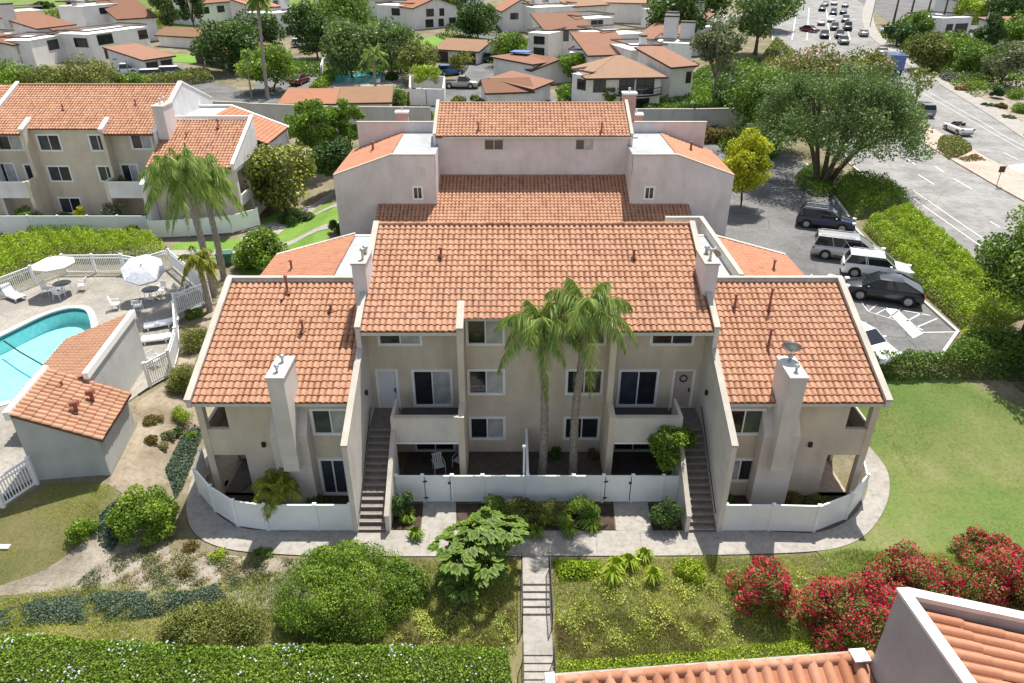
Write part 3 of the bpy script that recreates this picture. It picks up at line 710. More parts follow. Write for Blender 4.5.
# --- street
def rterr(p): return (p[0], p[1])
NEAR = [g(u, v)[:2] for u, v in [(1060, 340), (1010, 296), (974, 264), (940, 232), (915, 211), (895, 196), (870, 181)]]
NEAR = [(31.5, 20), (32, 32)] + NEAR[1:] + [(37, 82), (39, 95), (42, 112), (47.5, 132), (54, 158), (60, 178), (66, 200), (86, 262), (110, 330), (150, 430)]
FAR = [(52.5, 18), (54.5, 40), (57, 60), (60, 78)] + [g(u, v)[:2] for u, v in [(1024, 139), (990, 116), (940, 85), (900, 60), (880, 45), (866, 32), (862, 16)]] + [(118, 262), (150, 330), (196, 430)]
NEAR_S, FAR_S = smoothline(NEAR, 3), smoothline(FAR, 3)
drape('street', NEAR_S + FAR_S[::-1], .04, 'asphalt_street')
drape('street', [(63, 190), (40, 196), (10, 205), (10, 216), (42, 212), (70, 214)], .03, 'asphalt_street')
curb([tuple(p) for p in NEAR_S[4:46]]); 
fo = [(x + 2.6, y - .9) for x, y in FAR_S]
drape('sidewalk', FAR_S + fo[::-1], .10, 'concrete', thick=.12)
# raised median
MED_L = [g(u, v)[:2] for u, v in [(1060, 214), (1001, 190), (960, 166), (923, 144), (914, 132), (912, 118)]]
MED_R = [g(u, v)[:2] for u, v in [(1060, 192), (1024, 176), (988, 160), (973, 151), (929, 127), (914, 116)]]
MED = [(45.4, 40), (46.2, 52)] + MED_L[1:] + MED_R[1:][::-1] + [(50, 54), (48.4, 40)]
drape('median', MED, .16, 'paving_pink', thick=.2)
# lane lines
paint([(903, 192), (985, 250)], .11, .06); paint([(913, 191), (988, 243)], .11, .06)
for a, b in (((918, 175), (934, 185)), ((953, 179), (972, 190)), ((990, 222), (1000, 228)), ((1003, 153), (1018, 160)), ((915, 165), (905, 158)), ((944, 173), (935, 167))): paint([a, b], .16, .06)
paint([(1024, 151), (985, 129), (955, 112), (925, 95), (905, 80)], .10, .06); paint([(1024, 147), (988, 126), (958, 109), (928, 92), (908, 77)], .10, .06)
drape('painted_arrow', [(895, 195), (905, 193.5), (905, 196), (911, 196.5), (907, 199.5), (899, 199)], .06, 'paint_white', 'px')
drape('painted_arrow', [(922, 216), (929, 219), (926, 220.5), (933, 224), (927, 224), (922, 219)], .06, 'paint_white', 'px')
drape('painted_arrow', [(1008, 166), (1024, 164), (1028, 172), (1020, 175), (1010, 169)], .06, 'paint_white', 'px')
for k, (u0, u1) in enumerate(((797, 792), (809, 807), (826, 830), (842, 850))):
    paint([(u0, 8), (u1, 40)], .25, .06)
paint([(793, 20), (856, 20)], .3, .06); paint([(785, 28), (858, 30)], .3, .06)
# --- roads behind
drape('road', [(-62, 100), (-50, 95.5), (-38, 92.5), (-27, 93.5), (-27.5, 101), (-36, 110), (-48, 122), (-56, 132), (-70, 134), (-78, 128), (-66, 118), (-52, 116), (-44, 104)], .03, 'asphalt')
drape('road', [(-36, 101), (-28, 99), (-28, 116), (-36, 136), (-40, 146), (-60, 150), (-62, 142), (-46, 136)], .045, 'asphalt')
drape('road', [(-14, 97.5), (8, 100), (6, 114), (0, 130), (-1, 145), (-4, 178), (-12, 178), (-9, 150), (-9, 128), (-13, 112)], .04, 'asphalt')
drape('hillside', [(-700, 186), (-60, 186), (-25, 205), (-30, 300), (-60, 600), (-700, 900)], .05, 'hillgrass')
drape('lawn', [(-20.5, 158), (-13, 152), (-9.5, 160), (-14, 176), (-22, 168)], .05, 'lawn_bright')
drape('lawn', [(-67, 141), (-56, 139), (-54, 146), (-66, 150)], .05, 'lawn_bright')
drape('lawn', [(24, 100), (32, 100), (34, 118), (26, 122)], .05, 'lawn_bright')
drape('car_park', [(84, 150), (140, 150), (190, 290), (120, 290)], .05, 'asphalt')
drape('planting_bed', [(62, 87), (84, 82), (96, 140), (74, 128)], .03, 'sandy')
# ------------------------------------------------------------------ fences
def fence(name, label, pts, h=1.55, style='vinyl', post=.13, group=None, gates=(), top=None):
    """pts: (x, y, z) bases. every segment is a panel part, every corner a post part"""
    o = Vector(pts[0]); T = thing(name, label, 'fence', tuple(o), 0, group)
    Pm = [Vector(p) - o for p in pts]
    for i in range(len(Pm) - 1):
        a, b = Pm[i], Pm[i + 1]; d = b - a; L = d.xy.length; u = Vector((d.x, d.y, 0)).normalized(); n = Vector((-u.y, u.x, 0)); sl = d.z / max(L, .01)
        m = MB()
        def seg(s0, s1, z0, z1, w):
            q = [a + u * s0 - n * w / 2, a + u * s1 - n * w / 2, a + u * s1 + n * w / 2, a + u * s0 + n * w / 2]
            m.prism([p.xy[:] for p in q], [a.z + sl * s0 + z0, a.z + sl * s1 + z0, a.z + sl * s1 + z0, a.z + sl * s0 + z0], [a.z + sl * s0 + z1, a.z + sl * s1 + z1, a.z + sl * s1 + z1, a.z + sl * s0 + z1])
        if style == 'vinyl':
            seg(0, L, .08, h - .08, .045); seg(0, L, h - .09, h, .075); seg(0, L, .04, .14, .075)
            k = max(1, int(L / .3))
            for j in range(1, k): seg(j * L / k - .004, j * L / k + .004, .14, h - .09, .052)
        else:
            seg(0, L, h - .1, h - .02, .07); seg(0, L, h - .32, h - .26, .06); seg(0, L, .1, .18, .06)
            k = max(2, int(L / .13))
            for j in range(1, k): seg(j * L / k - .022, j * L / k + .022, .1, h - .05, .03)
        m.build('gate' if i in gates else 'panel', 'vinyl', T)
        if i in gates:
            hb = MB()
            for zz in (.3, h - .3): hb.obox(tuple(a + u * .1 - n * .06 + Vector((0, 0, zz))), (.2, .04, .06), math.atan2(u.y, u.x))
            hb.obox(tuple(a + u * (L - .12) - n * .06 + Vector((0, 0, h * .75))), (.12, .05, .1), math.atan2(u.y, u.x)); hb.build('hinge', 'black_metal', T)
            for sx in (.085, L - .085):
                gp = MB(); gp.obox(tuple(a + u * sx - n * .03 + Vector((0, 0, h * .52))), (.022, .05, h * .92), math.atan2(u.y, u.x)); gp.build('gate_gap_strip', 'black_metal', T)  # black strip standing in for the shaded gap at each gate end
    for i, p in enumerate(Pm):
        m = MB(); w = post / 2; m.box(p.x - w, p.x + w, p.y - w, p.y + w, p.z, p.z + h + .03)
        m.prism([(p.x - w - .02, p.y - w - .02), (p.x + w + .02, p.y - w - .02), (p.x + w + .02, p.y + w + .02), (p.x - w - .02, p.y + w + .02)], p.z + h + .03, p.z + h + .06)
        m.lathe([(w * 1.2, h + .06), (0, h + .13)], tuple(p), 4, smooth=False); m.build('post', 'vinyl', T)
    return T
Z0 = .02
fence('patio_fence', 'long straight white vinyl fence with two gates along the central patios', [(x, 25.45, Z0) for x in (-5.3, -4.1, -2.75, -1.35, .72, 2.82, 4.2, 5.55, 6.95, 7.72)], 1.56, gates=(1, 6))
fence('patio_fence', 'curved white vinyl fence round the left wing patio with the small palm', [(-15.0, 27.4, .02), (-14.75, 26.0, .02), (-13.6, 24.8, .02), (-12.25, 23.85, .02), (-10.8, 23.58, .02), (-8.6, 23.58, .02), (-7.07, 23.58, .02)], 1.5)
fence('patio_fence', 'curved white vinyl fence round the right wing patio beside the lawn', [(9.33, 23.57, .02), (11.4, 23.57, .02), (13.36, 23.5, .02), (15.1, 24.3, .02), (16.35, 25.6, .02), (16.75, 27.2, .02)], 1.5)
m = MB((.72, 25.6, 0)); m.box(.68, .76, 25.6, 29.1, .1, 1.5); m.box(.66, .78, 25.6, 29.1, 1.5, 1.58)
t = tag(m.build('patio_divider', 'vinyl', loc=(.72, 25.6, 0)), 'white vinyl divider standing between the two central patios', 'fence')
m = MB((.55, 25.75, 0)); m.tube([(.55, 25.75, 0), (.55, 25.75, 3.0)], .05, 8); m.tube([(.55, 25.75, 2.95), (.55, 25.75, 3.05)], .09, 8)
tag(m.build('patio_post', 'vinyl', loc=(.55, 25.75, 0)), 'slim white post rising behind the central patio fence', 'post')

# ------------------------------------------------------------------ handrails along the garden stair
def handrail(x, ys, label):
    def zt(y):
        y0 = 22.0
        d = y0 - y; z = .05
        for typ, a, b in [('r', 1.5, -.02), ('s', 1.5, .425), ('r', 1.35, .2), ('s', 1.8, .33), ('r', 5, .80)]:
            z -= b * min(1, max(0, d / a)); d -= a
        return z
    T = thing('handrail', label, 'handrail', (x, ys[0], zt(ys[0])))
    o = Vector(T.location)
    top = [Vector((x, y, zt(y) + .95)) - o for y in ys]
    m = MB(); m.tube(top, .024, 6); m.build('rail', 'black_metal', T)
    m = MB(); m.tube([p - Vector((0, 0, .82)) for p in top], .018, 6); m.build('rail', 'black_metal', T)
    for p in (top[0], top[-1]):
        m = MB(); m.tube([p, p - Vector((0, 0, 1.1))], .024, 6); m.build('post', 'black_metal', T)
    m = MB(); n = int((ys[0] - ys[-1]) / .16)
    for k in range(1, n):
        y = ys[0] + (ys[-1] - ys[0]) * k / n; z = zt(y) - o.z
        m.tube([(0, y - o.y, z + .13), (0, y - o.y, z + .95)], .009, 4)
    m.build('balusters', 'black_metal', T)
handrail(SXA - .02, [21.3, 20.2, 19.4, 18.7], 'black metal handrail on the left of the upper garden stair flight')
handrail(SXB + .02, [21.3, 20.2, 19.4, 18.7], 'black metal handrail on the right of the upper garden stair flight')
handrail(SXA - .02, [17.5, 16.6, 15.6], 'black metal handrail on the left of the lower garden stair flight')
handrail(SXB + .02, [17.5, 16.6, 15.6], 'black metal handrail on the right of the lower garden stair flight')

# ------------------------------------------------------------------ pool terrace
ZD = 1.56
DECK = [(-36.5, 41.2), (-35.1, 44.1), (-32.95, 48.5), (-28.7, 48.6), (-27.0, 47.9), (-25.6, 49.6), (-20.5, 43.7), (-21.6, 40.9), (-19.98, 37.1), (-19.2, 34.2), (-19.95, 33.0), (-20.6, 31), (-21.2, 28), (-21.9, 25.1), (-23, 22.8), (-48, 22.8), (-48, 41.2)]
def pool_terrace():
    bm = bmesh.new()
    PP = smoothline(POOL + [POOL[0]], 3)[:-1]
    def loop(P):
        vs = [bm.verts.new((x, y, ZD)) for x, y in P]
        return [bm.edges.new((vs[i], vs[(i + 1) % len(vs)])) for i in range(len(vs))]
    e = loop(DECK) + loop(PP)
    bmesh.ops.triangle_fill(bm, edges=e, use_beauty=True)
    for f in bm.faces:
        f.normal_update()
        if f.normal.z < 0: f.normal_flip()
    me = bpy.data.meshes.new('pool_deck'); bm.to_mesh(me); bm.free(); me.materials.append(MATS['deck_concrete'])
    o = bpy.data.objects.new('pool_deck', me); COL.objects.link(o); o['kind'] = 'structure'
    # basin, coping, water
    m = MB(); n = len(PP); cx = sum(p[0] for p in PP) / n; cy = sum(p[1] for p in PP) / n
    top = [(x, y, ZD) for x, y in PP]; bot = [(x, y, ZD - 1.15) for x, y in PP]
    m.add(top + bot, [(i, (i + 1) % n, n + (i + 1) % n, n + i) for i in range(n)])
    m.add(bot, [tuple(range(n))]); struct(m.build('pool_basin', 'pool_plaster'))
    m = MB()
    inn = [(x, y) for x, y in PP]; 
    def off(P, d):
        out = []
        for i in range(len(P)):
            a, b = Vector(P[i - 1]), Vector(P[(i + 1) % len(P)]); t = (b - a).normalized(); out.append((P[i][0] + t.y * d, P[i][1] - t.x * d))
        return out
    sgn = 1 if not inpoly(*off(PP, .2)[5], PP) else -1
    o1 = off(PP, .34 * sgn); o0 = off(PP, -.05 * sgn)
    vs = [(x, y, ZD + .04) for x, y in o0] + [(x, y, ZD + .04) for x, y in o1] + [(x, y, ZD - .06) for x, y in o0] + [(x, y, ZD - .02) for x, y in o1]
    fs = []
    for i in range(n):
        j = (i + 1) % n; fs += [(i, j, n + j, n + i), (2 * n + i, 2 * n + j, j, i), (n + i, n + j, 3 * n + j, 3 * n + i)]
    m.add(vs, fs); struct(m.build('pool_coping', 'coping_pool'))
    tb = MB(); o2 = off(PP, -.012 * sgn)
    tb.add([(x, y, ZD - .07) for x, y in o2] + [(x, y, ZD - .30) for x, y in o2], [(i, (i + 1) % n, n + (i + 1) % n, n + i) for i in range(n)]); struct(tb.build('pool_tile_band', 'pool_tile'))
    w = MB(); WP = [(x, y, ZD - .16) for x, y in off(PP, .005 * sgn)]; ar = sum(WP[i - 1][0] * WP[i][1] - WP[i][0] * WP[i - 1][1] for i in range(n))
    w.add(WP if ar > 0 else WP[::-1], [tuple(range(n))]); struct(w.build('pool_water', 'water'))
    b = MB(); b.tube([gz(4, 341, ZD - .14), gz(20, 352, ZD - .15), gz(48, 368, ZD - .14)], .05, 6); 
    tag(b.build('pool_rope', 'black_metal'), 'dark safety rope floating across the near pool', 'rope')
m_, nt_, b_ = nodes('pool_plaster'); b_.inputs['Roughness'].default_value = .8
nt_.links.new(ramp(nt_, noise(nt_, 3.5, 5, .7), [(.35, (.26, .56, .57)), (.6, (.38, .68, .68))]), b_.inputs['Base Color'])
mat_plain('coping_pool', (.52, .50, .46), .8, var=.06); mat_plain('pool_tile', (.03, .10, .12), .3)
def mat_water():
    m, nt, b = nodes('water'); out = nt.nodes['Material Output']
    gl = nt.nodes.new('ShaderNodeBsdfGlossy'); gl.inputs['Roughness'].default_value = .03; gl.inputs[0].default_value = (1, 1, 1, 1)
    tr = nt.nodes.new('ShaderNodeBsdfTransparent'); tr.inputs[0].default_value = (.78, .95, .96, 1)
    fr = nt.nodes.new('ShaderNodeFresnel'); fr.inputs[0].default_value = 1.22
    mx = nt.nodes.new('ShaderNodeMixShader'); nt.links.new(fr.outputs[0], mx.inputs[0]); nt.links.new(tr.outputs[0], mx.inputs[1]); nt.links.new(gl.outputs[0], mx.inputs[2])
    nt.links.new(mx.outputs[0], out.inputs[0])
    bp = N(nt, 'ShaderNodeBump'); bp.inputs['Strength'].default_value = .25; bp.inputs['Distance'].default_value = .05
    nt.links.new(noise(nt, 3.5, 3), bp.inputs['Height']); nt.links.new(bp.outputs[0], gl.inputs['Normal']); nt.links.new(bp.outputs[0], fr.inputs['Normal'])
mat_water()
pool_terrace()
fence('pool_fence', 'white picket fence along the far left edge of the pool terrace', [(-37.6, 39.0, ZD), (-36.4, 41.5, ZD), (-35.1, 44.1, ZD), (-34.0, 46.4, ZD), (-32.95, 48.5, ZD), (-30.8, 48.55, ZD), (-28.7, 48.6, ZD)], 1.5, 'picket')
fence('pool_fence', 'white fence with solid gate behind the tilted blue and white umbrella', [(-28.6, 48.55, ZD), (-27.1, 47.95, ZD), (-25.6, 49.6, ZD), (-23.0, 46.6, ZD), (-20.55, 43.75, ZD)], 1.5, 'picket')
fence('pool_fence', 'white picket fence between the pool terrace and the round hedges', [(-20.6, 43.6, ZD), (-22.0, 41.8, ZD), (-21.5, 40.6, ZD), (-19.95, 37.1, ZD), (-19.2, 34.4, ZD), (-19.9, 33.0, ZD)], 1.5, 'picket')
fence('pool_fence', 'white picket gate fence at the lower left beside the pool house', [(-21.45, 25.0, 1.45), (-22.15, 23.6, 1.35), (-23.3, 21.6, 1.25), (-25.5, 21.9, 1.3)], 1.5, 'picket')

# ------------------------------------------------------------------ pool house
def pool_house():
    rz = R(7.3)
    B = thing('pool_house', 'grey stucco pool house with two terracotta roof slopes beside the pool', 'building', (-21.65, 25.25, 0), rz)
    w = MB(); co = MB()
    W, D = 3.2, 3.6; zl, zr = 5.2, 3.6
    w.yprism([(0, .4), (W, .2), (W, zr), (0, zl)], 0, D)
    # upper part further back, sloping to the left
    w.yprism([(-2.0, 1), (1.75, 1), (1.75, 4.75), (-2.0, 3.35)], D - .05, 10.2)
    w.build('wall', 'stucco_greywhite', B)
    m = MB(); tiles(m, (W + .22, -.15, zr - .08), (0, 1, 0), Vector((-W, 0, zl - zr)), D + .3, 3.75, cw=.29, rh=.42, amp=.085); m.build('roof', 'tile', B)
    d = MB(); d.slab([(W + .2, -.12, zr - .1), (W + .2, D + .12, zr - .1), (0, D + .12, zl), (0, -.12, zl)], .12); d.build('roof_deck', 'underlay', B)
    co.box(-.14, .1, -.16, D + .16, zl - .3, zl + .14); 
    m = MB(); tiles(m, (-2.2, 10.3, 3.34), (0, -1, 0), Vector((3.8, 0, 1.42)), 10.3 - D + .1, 4.05, cw=.29, rh=.42); m.build('roof', 'tile', B)
    d = MB(); d.slab([(-2.15, 10.25, 3.3), (-2.15, D - .1, 3.3), (1.62, D - .1, 4.72), (1.62, 10.25, 4.72)], .12); d.build('roof_deck', 'underlay', B)
    co.box(1.6, 1.84, D - .12, 10.3, 4.6, 4.95)
    f = MB(); f.xprism([(D - .16, 3.12), (D - .1, 3.12), (D - .1, 3.3), (D - .16, 3.3)], -2.45, -2.4)
    co.build('coping', 'trim', B)
    for x, y in ((1.0, 2.7), (2.05, 1.2), (2.3, 2.3)):
        z = zl - (zl - zr) * x / W; p = MB(); p.tube([(x, y, z - .1), (x, y, z + (.35 if x < 1.5 else .5))], .09 if x > 1.5 else .05, 8)
        if x > 1.5: p.tube([(x - .18, y, z + .5), (x + .18, y, z + .55)], .13, 10)
        p.build('roof_vent', 'rust_pipe', B)
pool_house()

# ------------------------------------------------------------------ pool furniture
mat_plain('canvas', (.62, .55, .47), .8, var=.06); mat_plain('canvas_blue', (.60, .61, .65), .8, var=.25, scale=9); mat_plain('plastic_white', (.80, .80, .80), .4)
mat_plain('table_glass', (.16, .19, .22), .15); mat_plain('canvas_closed', (.55, .50, .43), .8, var=.1); mat_plain('dark_plastic', (.05, .052, .055), .5)
def umbrella(label, x, y, canvas, tilt=(0, 0), r=1.38, zc=2.15):
    T = thing('patio_umbrella', label, 'umbrella', (x, y, ZD))
    m = MB(); m.tube([(0, 0, 0), (0, 0, zc + .5)], .025, 8); m.build('pole', 'trim', T)
    m = MB(); m.lathe([(.28, 0), (.28, .06), (.06, .1), (.05, .3), (0, .3)], n=14); m.build('base', 'trim', T)
    c = MB(); n = 8
    ring = lambda q, z: [(q * math.cos(2 * math.pi * k / n + .2), q * math.sin(2 * math.pi * k / n + .2), z) for k in range(n)]
    vs = [(0, 0, .5)] + ring(r * .5, .30) + ring(r, 0) + ring(r * .99, -.16)
    fs = [(0, 1 + k, 1 + (k + 1) % n) for k in range(n)] + [(1 + q * n + k, 1 + q * n + n + k, 1 + q * n + n + (k + 1) % n, 1 + q * n + (k + 1) % n) for q in (0, 1) for k in range(n)]
    c.add(vs, fs); c.lathe([(.05, .5), (.03, .58), (0, .6)], n=8)
    o = c.build('canopy', canvas, T, (0, 0, zc)); o.rotation_euler = (R(tilt[0]), R(tilt[1]), 0)
    rb = MB()
    for k in range(n):
        a = 2 * math.pi * k / n + .2; rb.tube([(0, 0, .46), (r * .97 * math.cos(a), r * .97 * math.sin(a), -.03)], .01, 4)
    rb.build('rib', 'trim', o)
umbrella('open cream umbrella shading the table in the pool corner', -31.5, 45.3, 'canvas')
umbrella('tilted blue and white umbrella over the terrace table by the fence', -24.9, 44.3, 'canvas_blue', (24, 10))
def table(label, x, y, mat='table_glass'):
    T = thing('patio_table', label, 'table', (x, y, ZD))
    m = MB(); m.lathe([(0, .70), (.56, .70), (.58, .72), (.56, .74), (0, .74)], n=24); m.build('tabletop', mat, T)
    for k in range(4):
        a = k * math.pi / 2 + .5; m = MB(); m.tube([(.42 * math.cos(a), .42 * math.sin(a), .7), (.5 * math.cos(a), .5 * math.sin(a), 0)], .022, 6); m.build('leg', 'plastic_white', T)
table('round glass patio table under the cream umbrella', -31.3, 45.2); table('round glass patio table under the tilted blue umbrella', -24.7, 44.2)
def chair_proto():
    T = thing('patio_chair', 'x', 'chair')
    m = MB(); m.box(-.24, .24, -.24, .24, .40, .435); m.build('seat', 'plastic_white', T)
    m = MB()
    for k in range(5): m.obox((-.19 + k * .095, .27, .66), (.06, .025, .46), rx=R(-12))
    m.obox((0, .32, .90), (.50, .03, .07), rx=R(-12)); m.build('backrest', 'plastic_white', T)
    for sx in (-1, 1):
        m = MB(); m.tube([(sx * .27, -.24, .62), (sx * .27, .27, .64)], .025, 6); m.tube([(sx * .27, -.22, .62), (sx * .27, -.26, 0)], .02, 6); m.build('armrest', 'plastic_white', T)
        m = MB(); m.tube([(sx * .23, .22, .42), (sx * .25, .30, 0)], .02, 6); m.build('leg', 'plastic_white', T)
    return T
CH = chair_proto(); first = [True]
def chair(label, x, y, rz, z=ZD, group='white chairs on the pool terrace'):
    if first[0]:
        first[0] = False; CH.location = (x, y, z); CH.rotation_euler = (0, 0, R(rz)); CH['label'] = label; CH['group'] = group
    else: dup(CH, (x, y, z), R(rz), label, group=group)
chair('white plastic chair left of the table under the cream umbrella', -32.3, 45.0, 80); chair('white plastic chair right of the table under the cream umbrella', -30.2, 45.6, -80); chair('white plastic chair nearest the pool at the cream umbrella table', -31.1, 44.2, 175)
chair('white plastic chair on the pool side of the blue umbrella', -26.4, 42.6, 110); chair('white plastic chair in front of the blue umbrella table', -24.8, 42.3, 200); chair('white plastic chair behind the blue umbrella table near the fence', -24.3, 44.8, -20)
chair('lone white plastic chair next to the gate by the pool house', -20.5, 35.2, 60); chair('white plastic chair at the corner of the picket fence', -22.7, 44.3, -60)
chair('white patio chair under the left balcony', -3.6, 27.6, 20, .06, 'white chairs under the left balcony'); chair('white patio chair by the sliding door under the left balcony', -2.6, 28.0, -30, .06, 'white chairs under the left balcony')
def lounger(label, x, y, rz, up=40, name='sun_lounger', cover='plastic_white', first=None):
    T = thing(name, label, 'sun lounger', (x, y, ZD), R(rz), 'sun loungers by the pool')
    m = MB(); m.box(-.32, .32, -1.0, .35, .28, .33); m.build('bed', cover, T)
    m = MB(); m.obox((0, .35 + .35 * math.cos(R(up)), .32 + .35 * math.sin(R(up))), (.64, .75, .05), rx=R(up)); m.build('backrest', cover, T)
    for sx in (-1, 1):
        m = MB(); m.box(sx * .33 - .03, sx * .33 + .03, -1.0, .6, .2, .28); m.build('rail', 'plastic_white', T)
        for yy in (-.8, .4): m = MB(); m.box(sx * .31 - .03, sx * .31 + .03, yy - .04, yy + .04, 0, .22); m.build('leg', 'plastic_white', T)
lounger('white sun lounger with raised back beside the pool fence', -34.3, 44.3, 60, 55)
lounger('white sun lounger at the left picture edge by the pool', -34.9, 41.3, 70, 10)
lounger('flat white sun lounger in the fence shade right of the blue umbrella', -22.3, 40.1, -65, 6)
lounger('white sun lounger lying nearest the pool house corner', -21.6, 38.2, -75, 6)
# ------------------------------------------------------------------ condominium on the left
def left_building():
    OX, OY, z0 = -36.0, 58.0, 1.5
    B = thing('condominium', 'tan stucco condominium with terracotta roof standing behind the pool, left side', 'building', (OX, OY + 4, -.15))
    mb = lambda: MB((OX, OY, 0))
    t, l, co = mb(), mb(), mb(); V = Vector((0, 1, .4))
    # main block X -53..-28.6, facade Y 58, eave 9.4, ridge Y 64
    hs = []; ws = []


    for x0, x1, zb, zt in ((-40.95, -38.9, 7.35, 8.85), (-36.5, -34.9, 7.35, 8.85), (-40.9, -38.8, 4.65, 6.15), (-36.5, -34.9, 4.65, 6.15), (-40.8, -38.7, 1.7, 3.3)):
        hs.append((x0, x1, zb, zt)); ws.append((x0, x1, zb, zt, ('glass_blue', 'glass_dark'), 'window'))
    for x0, x1, zb, zt, nm in ((-44.5, -42.2, 7.4, 8.8, 'window'), (-32.9, -31.0, 7.5, 8.85, 'window'), (-42.9, -41.6, 4.2, 6.3, 'sliding_door'), (-45.5, -43.6, 4.2, 6.4, 'sliding_door'), (-34.4, -32.8, 4.2, 6.3, 'sliding_door')):
        hs.append((x0, x1, zb, zt)); ws.append((x0, x1, zb, zt, ('glass_dark', 'glass_blind'), nm))
    t.wall(-53, -30.3, 1, 9.5, 58, hs, .15)
    for a, b, zb, zt, p, nm in ws: window(B, (a + b) / 2 - OX, 0, zb, b - a, zt - zb, 0, p, name=nm, trim=.14)
    for xf in (-41.4, -34.7):
        t.xprism([(58.2, 1), (58.2, 9.9), (57.0, 9.42), (57.0, 5.4), (55.6, 5.4), (55.6, 1)], xf - .15, xf + .15)
        co.xprism([(58.6, 10.0), (58.6, 10.15), (56.97, 9.5), (56.97, 9.36)], xf - .18, xf + .18)
    for x0, x1 in ((-46.5, -41.55), (-34.55, -30.3)):   # balconies outside the fins
        l.box(x0, x1, 55.6, 55.75, 3.95, 5.3); l.box(x0, x1, 55.75, 58, 3.9, 4.12); co.box(x0, x1, 55.56, 55.79, 5.3, 5.36)
    l.xprism([(52.8, 1), (52.8, 5.9), (57.0, 7.8), (57.0, 9.2), (64, 12.1), (70, 9.7), (70, 1)], -30.3, -30.05)
    co.xprism([(52.77, 5.9), (52.77, 6.0), (57, 7.9), (57, 7.8)], -30.33, -30.02); co.xprism([(56.97, 9.2), (56.97, 9.32), (64, 12.25), (70, 9.82), (70, 9.7), (64, 12.1)], -30.35, -30.0)
    m = mb(); tiles(m, (-53, 57, 9.05), (1, 0, 0), V, 22.7, 7.54, skip=lambda u, v: 11.5 < u < 18.3 and v < .85, low=True); m.build('roof', 'tile', B)
    d = mb(); 
    for a, b, y in ((-53, -41.55, 57.04), (-41.25, -34.85, 57.85), (-34.55, -30.3, 57.04)): d.slab([(a, y, 9.03 + .4 * (y - 57)), (b, y, 9.03 + .4 * (y - 57)), (b, 64, 11.8), (a, 64, 11.8)], .14)
    d.slab([(-53, 64, 11.8), (-30.3, 64, 11.8), (-30.3, 70, 9.4), (-53, 70, 9.4)], .14)
    d.build('roof_deck', 'underlay', B)
    r = mb(); r.tube([(-44.85, 64, 11.9), (-30.3, 64, 11.9)], .13, 8); r.build('ridge_cap', 'tile', B)
    l.xprism([(56.9, 1), (56.9, 9.25), (64, 12.1), (64, 1)], -45.1, -44.85); co.xprism([(56.87, 9.25), (56.87, 9.37), (64, 12.22), (64, 12.1)], -45.13, -44.82)
    c = mb(); c.box(-30.0, -29.1, 57.2, 59.2, 7.5, 11.2); ch = c.build('chimney', 'stucco_rose', B)
    c = mb(); c.box(-30.06, -29.04, 57.14, 59.26, 11.2, 11.32); c.build('chimney_cap', 'fascia', ch)
    f = mb(); f.lathe([(.08, 0), (.08, .4), (.13, .42), (.13, .5), (0, .55)], (-29.5, 57.8, 11.3), 8); f.lathe([(.08, 0), (.08, .4), (.13, .42), (.13, .5), (0, .55)], (-29.5, 58.6, 11.3), 8); f.build('flue', 'galv', ch)
    # right wing: eave near Y 53.3 z 7.2, ridge Y 59.8
    rx0, rx1 = -30.0, -22.9
    t.wall(rx0, rx1, 1, 7.2, 54.2, [(-28.6, -27, 5.2, 6.6)], .15); window(B, -27.8 - OX, 54.2 - OY, 5.2, 1.6, 1.4)
    sh = [(54.6, 57.1, 4.5, 6.5), (58.0, 59.6, 5.0, 6.5), (58.2, 59.6, 2.1, 3.5), (54.6, 57.0, 1.5, 3.6)]
    l.wall(54.2, 66, 1, 7.0, rx1, sh, -.15, swap=True)
    for a, b, zb, zt in sh[1:3]: window(B, rx1 - OX, (a + b) / 2 - OY, zb, b - a, zt - zb, R(90), ('glass_dark', 'glass_dark'), trim=.14)
    l.xprism([(53.6, 6.9), (53.6, 7.35), (60, 9.95), (60, 6.9)], rx1 - .02, rx1 + .2); co.xprism([(53.57, 7.35), (53.57, 7.46), (60, 10.06), (60.2, 10.06), (60.2, 9.95), (60, 9.95)], rx1 - .05, rx1 + .24)
    t.box(rx1 - 2.6, rx1 - 2.5, 54.4, 57.2, 1, 6.5); t.box(rx1 - 2.5, rx1 - .16, 57.15, 57.3, 1, 6.5); l.box(rx1 - 2.5, rx1 - .02, 54.4, 57.2, 3.9, 4.1)
    m = mb(); tiles(m, (rx0, 53.7, 7.1), (1, 0, 0), V, rx1 - rx0, 6.75, low=True); m.build('roof', 'tile', B)
    d = mb(); d.slab([(rx0, 53.74, 7.08), (rx1, 53.74, 7.08), (rx1, 60, 9.58), (rx0, 60, 9.58)], .14); d.build('roof_deck', 'underlay', B)
    co.box(rx0, rx1, 59.98, 60.2, 9.7, 9.95)
    # rear part with sideways roof
    l.yprism([(-31, 1), (-22.0, 1), (-22.0, 7.4), (-27.0, 9.4), (-31, 9.4)], 66.8, 67.0); l.box(-31, -27.0, 60.2, 66.8, 9.1, 9.3)
    m = mb(); tiles(m, (-21.9, 60.3, 7.45), (0, 1, 0), Vector((-5.1, 0, 2.0)), 6.5, 5.5, low=True); m.build('roof', 'tile_orange', B)
    d = mb(); d.slab([(-21.9, 60.3, 7.43), (-21.9, 66.8, 7.43), (-27.0, 66.8, 9.4), (-27.0, 60.3, 9.4)], .14); d.build('roof_deck', 'underlay', B)
    fr = mb(); fr.box(-31, -27.02, 60.22, 66.8, 9.3, 9.36); fr.build('flat_roof', 'membrane', B)
    l.wall(60.2, 66.8, 1, 7.3, -22.15, [(62, 63.5, 4.6, 6)], -.15, swap=True); window(B, -22.15 - OX, 62.75 - OY, 4.6, 1.5, 1.4, R(90))
